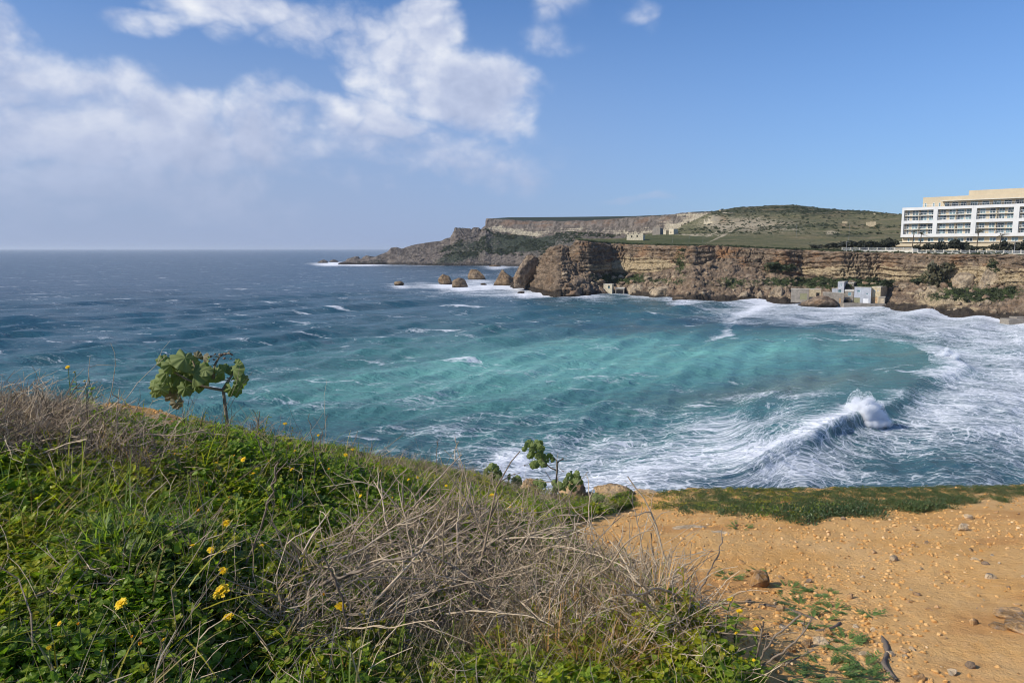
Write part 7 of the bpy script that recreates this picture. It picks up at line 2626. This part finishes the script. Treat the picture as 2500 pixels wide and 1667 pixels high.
        tag(o, SPL(('bigger ' if s > 0.014 else 'tiny ' if s < 0.008 else 'small ') + names[int(ci)] + ' stone', px, py), 'stone', 'loose stones on the bare soil')
        k += 1
    gravel_m, n = new_mat('soil_crumbs')
    rnd = n.n('ShaderNodeObjectInfo').outputs['Random']
    c = n.ramp(rnd, [(0.0, (0.48, 0.25, 0.082)), (0.5, (0.57, 0.325, 0.118)), (0.95, (0.62, 0.385, 0.165)), (1.0, (0.68, 0.50, 0.30))])
    finish(n, principled(n, c, 0.95, 0.1))
    pro = []
    for i in range(6):
        v, f = rock_shape(1 if i < 4 else 2, 850 + i, 0.75, 6, 0.14, 1.5)
        pro.append(mesh_data('crumb', v, f, gravel_m, False))
    n_ = 48000
    x, y = sample_ground(n_, r, y0=2.3, y1=9.0)
    z = ground_z(x, y)
    px, py = proj(x, y, z)
    ok = ~in_poly(px, py, VEG) & ((y - brink_y(x)) < 0.3) & (px > 1250) & (px < 2700)
    ok |= in_poly(px, py, BARE_L)
    cl = 0.5 + 1.0 * fbm(x * 0.9, y * 0.9, 0, 4, seed=861) + 0.5 * np.exp(-((px - 2050) / 250) ** 2 - ((py - 1510) / 150) ** 2) - 0.6 * np.exp(-((px - 2440) / 200) ** 2 - ((py - 1560) / 160) ** 2)
    ok &= r.random(n_) < np.clip(1.4 * cl - 0.25, 0.025, 1)
    k = np.flatnonzero(ok)
    m_ = len(k)
    s = (0.0026 + 0.0115 * r.random(m_) ** 3.2) * (0.75 + 0.09 * y[k])
    rot = np.stack([r.normal(0, 0.4, m_), r.normal(0, 0.4, m_), r.uniform(0, 6.28, m_)], 1)
    scatter('gravel', 'gravel', proto_collection('soil_crumbs', pro), np.stack([x[k], y[k], z[k] + s * 0.2], 1), rot, s, r.integers(0, 6, m_))
    print('gravel', m_)


OUT_M = rock_material('orange_outcrop_limestone', (0.55, 0.37, 0.19), (0.68, 0.53, 0.33), (0.52, 0.29, 0.11), (0.05, 0.06, 0.02), scale=7)
build_soil_things()


# ------------------------------------------------------------------ the plume thrown up by the breaking wave
def build_spray():
    m, n = new_mat('white_water_spray')
    vol = n.n('ShaderNodeVolumePrincipled')
    n.set(vol, 'Color', (0.97, 0.975, 0.985, 1))
    n.set(vol, 'Density', 3.5)
    n.set(vol, 'Anisotropy', 0.0)
    o = n.n('ShaderNodeOutputMaterial')
    n.t.links.new(vol.outputs[0], o.inputs['Volume'])
    mm, n = new_mat('thin_spray_mist')
    vol = n.n('ShaderNodeVolumePrincipled')
    n.set(vol, 'Color', (0.97, 0.975, 0.985, 1))
    n.set(vol, 'Density', 0.35)
    o = n.n('ShaderNodeOutputMaterial')
    n.t.links.new(vol.outputs[0], o.inputs['Volume'])
    md, n = new_mat('flying_drops')
    finish(n, principled(n, (0.85, 0.87, 0.9), 0.6, 0.3))
    dg = bpy.context.evaluated_depsgraph_get

    def plume(cx0, cx1, ybase, ytop_l, n_lump, seed, rmax, voxel):
        g = Geo()
        d_ = Geo()
        rr = np.random.default_rng(seed)
        for i in range(n_lump):
            t = rr.random()
            px = cx0 + (cx1 - cx0) * t
            top = ytop_l(t)
            k = rr.random()
            py = ybase(t) - (ybase(t) - top) * k * 0.92
            Y = float(seaY(px, ybase(t))) + rr.uniform(-0.7, 1.2)
            c = at(px, py, Y)
            R0 = rmax * rr.uniform(0.3, 1.0) * (1 - 0.35 * k)
            v, f = ICO[3]
            q = rr.uniform(0, 40, 3)
            d = 1 + 0.55 * fbm(v[:, 0] * 1.7 + q[0], v[:, 1] * 1.7 + q[1], v[:, 2] * 1.7 + q[2], 4, 0.6, seed=seed)
            g.add(v * d[:, None] * R0 * np.array([1.15, 0.9, 0.85]) + c, f)
        for i in range(n_lump * 22):
            t = rr.random()
            px = cx0 - 6 + (cx1 - cx0 + 12) * t
            k = rr.random() ** 0.7 * 1.12
            py = ybase(t) - (ybase(t) - ytop_l(t)) * k
            Y = float(seaY(px, ybase(t))) + rr.uniform(-1.0, 1.2)
            v, f = ICO[1]
            d_.add(v * rr.uniform(0.01, 0.05) + at(px, py, Y), f)
        o = g.obj('spray', m, None, True)
        r_ = o.modifiers.new('remesh', 'REMESH')
        r_.mode = 'VOXEL'
        r_.voxel_size = voxel
        me = bpy.data.meshes.new_from_object(o.evaluated_get(dg()))
        o.modifiers.clear()
        v = np.empty(len(me.vertices) * 3, np.float32)
        me.vertices.foreach_get('co', v)
        v = v.reshape(-1, 3)
        nn = np.empty(len(me.vertices) * 3, np.float32)
        me.vertices.foreach_get('normal', nn)
        v = v + nn.reshape(-1, 3) * (0.22 * rmax * fbm(v[:, 0] * 2.6, v[:, 1] * 2.6, v[:, 2] * 2.6, 4, 0.6, seed=seed + 1))[:, None]
        me.vertices.foreach_set('co', v.ravel())
        me.materials.clear()
        me.materials.append(m)
        o.data = me
        mist = mesh_data('spray_mist', v + nn.reshape(-1, 3) * (0.35 + 0.4 * fbm(v[:, 0] * 1.3, v[:, 1] * 1.3, v[:, 2] * 1.3, 3, seed=seed + 2))[:, None] * rmax, np.array([list(p_.vertices) for p_ in me.polygons]), mm, True)
        tag(link('spray_mist', mist), kind='stuff')
        tag(o, kind='stuff')
        tag(d_.obj('spray_drops', md, None, True), kind='stuff')
    big = lambda t: np.interp(t, [0, 0.1, 0.3, 0.42, 0.55, 0.7, 0.85, 1], [1004, 972, 956, 970, 962, 982, 984, 1030])
    plume(2066, 2166, lambda t: np.interp(t, [0, 0.5, 1], [1034, 1042, 1034]), big, 130, 3, 0.80, 0.14)
    plume(1905, 2074, lambda t: np.interp(t, [0, 0.5, 1], [1092, 1064, 1036]), lambda t: np.interp(t, [0, 0.5, 0.75, 1], [1088, 1046, 1022, 1000]), 60, 4, 0.42, 0.11)
    plume(2280, 2338, lambda t: np.interp(t, [0, 1], [880, 888]), lambda t: np.interp(t, [0, 0.6, 1], [872, 846, 868]), 26, 6, 0.8, 0.16)


build_spray()


# ------------------------------------------------------------------ sea air: one even box of haze round the whole place
def build_haze():
    m, n = new_mat('sea_haze')
    v = n.n('ShaderNodeVolumePrincipled')
    n.set(v, 'Color', (0.86, 0.92, 1.0, 1))
    n.set(v, 'Density', 0.000042)
    n.set(v, 'Anisotropy', 0.2)
    o = n.n('ShaderNodeOutputMaterial')
    n.t.links.new(v.outputs[0], o.inputs['Volume'])
    lo, hi = np.array([-43500.0, -43500.0, -6.5]), np.array([43500.0, 43500.0, 112.0])
    b = obj('haze', (BOX + 0.5) * (hi - lo) + lo, BOXF, m)
    tag(b, kind='stuff')


build_haze()
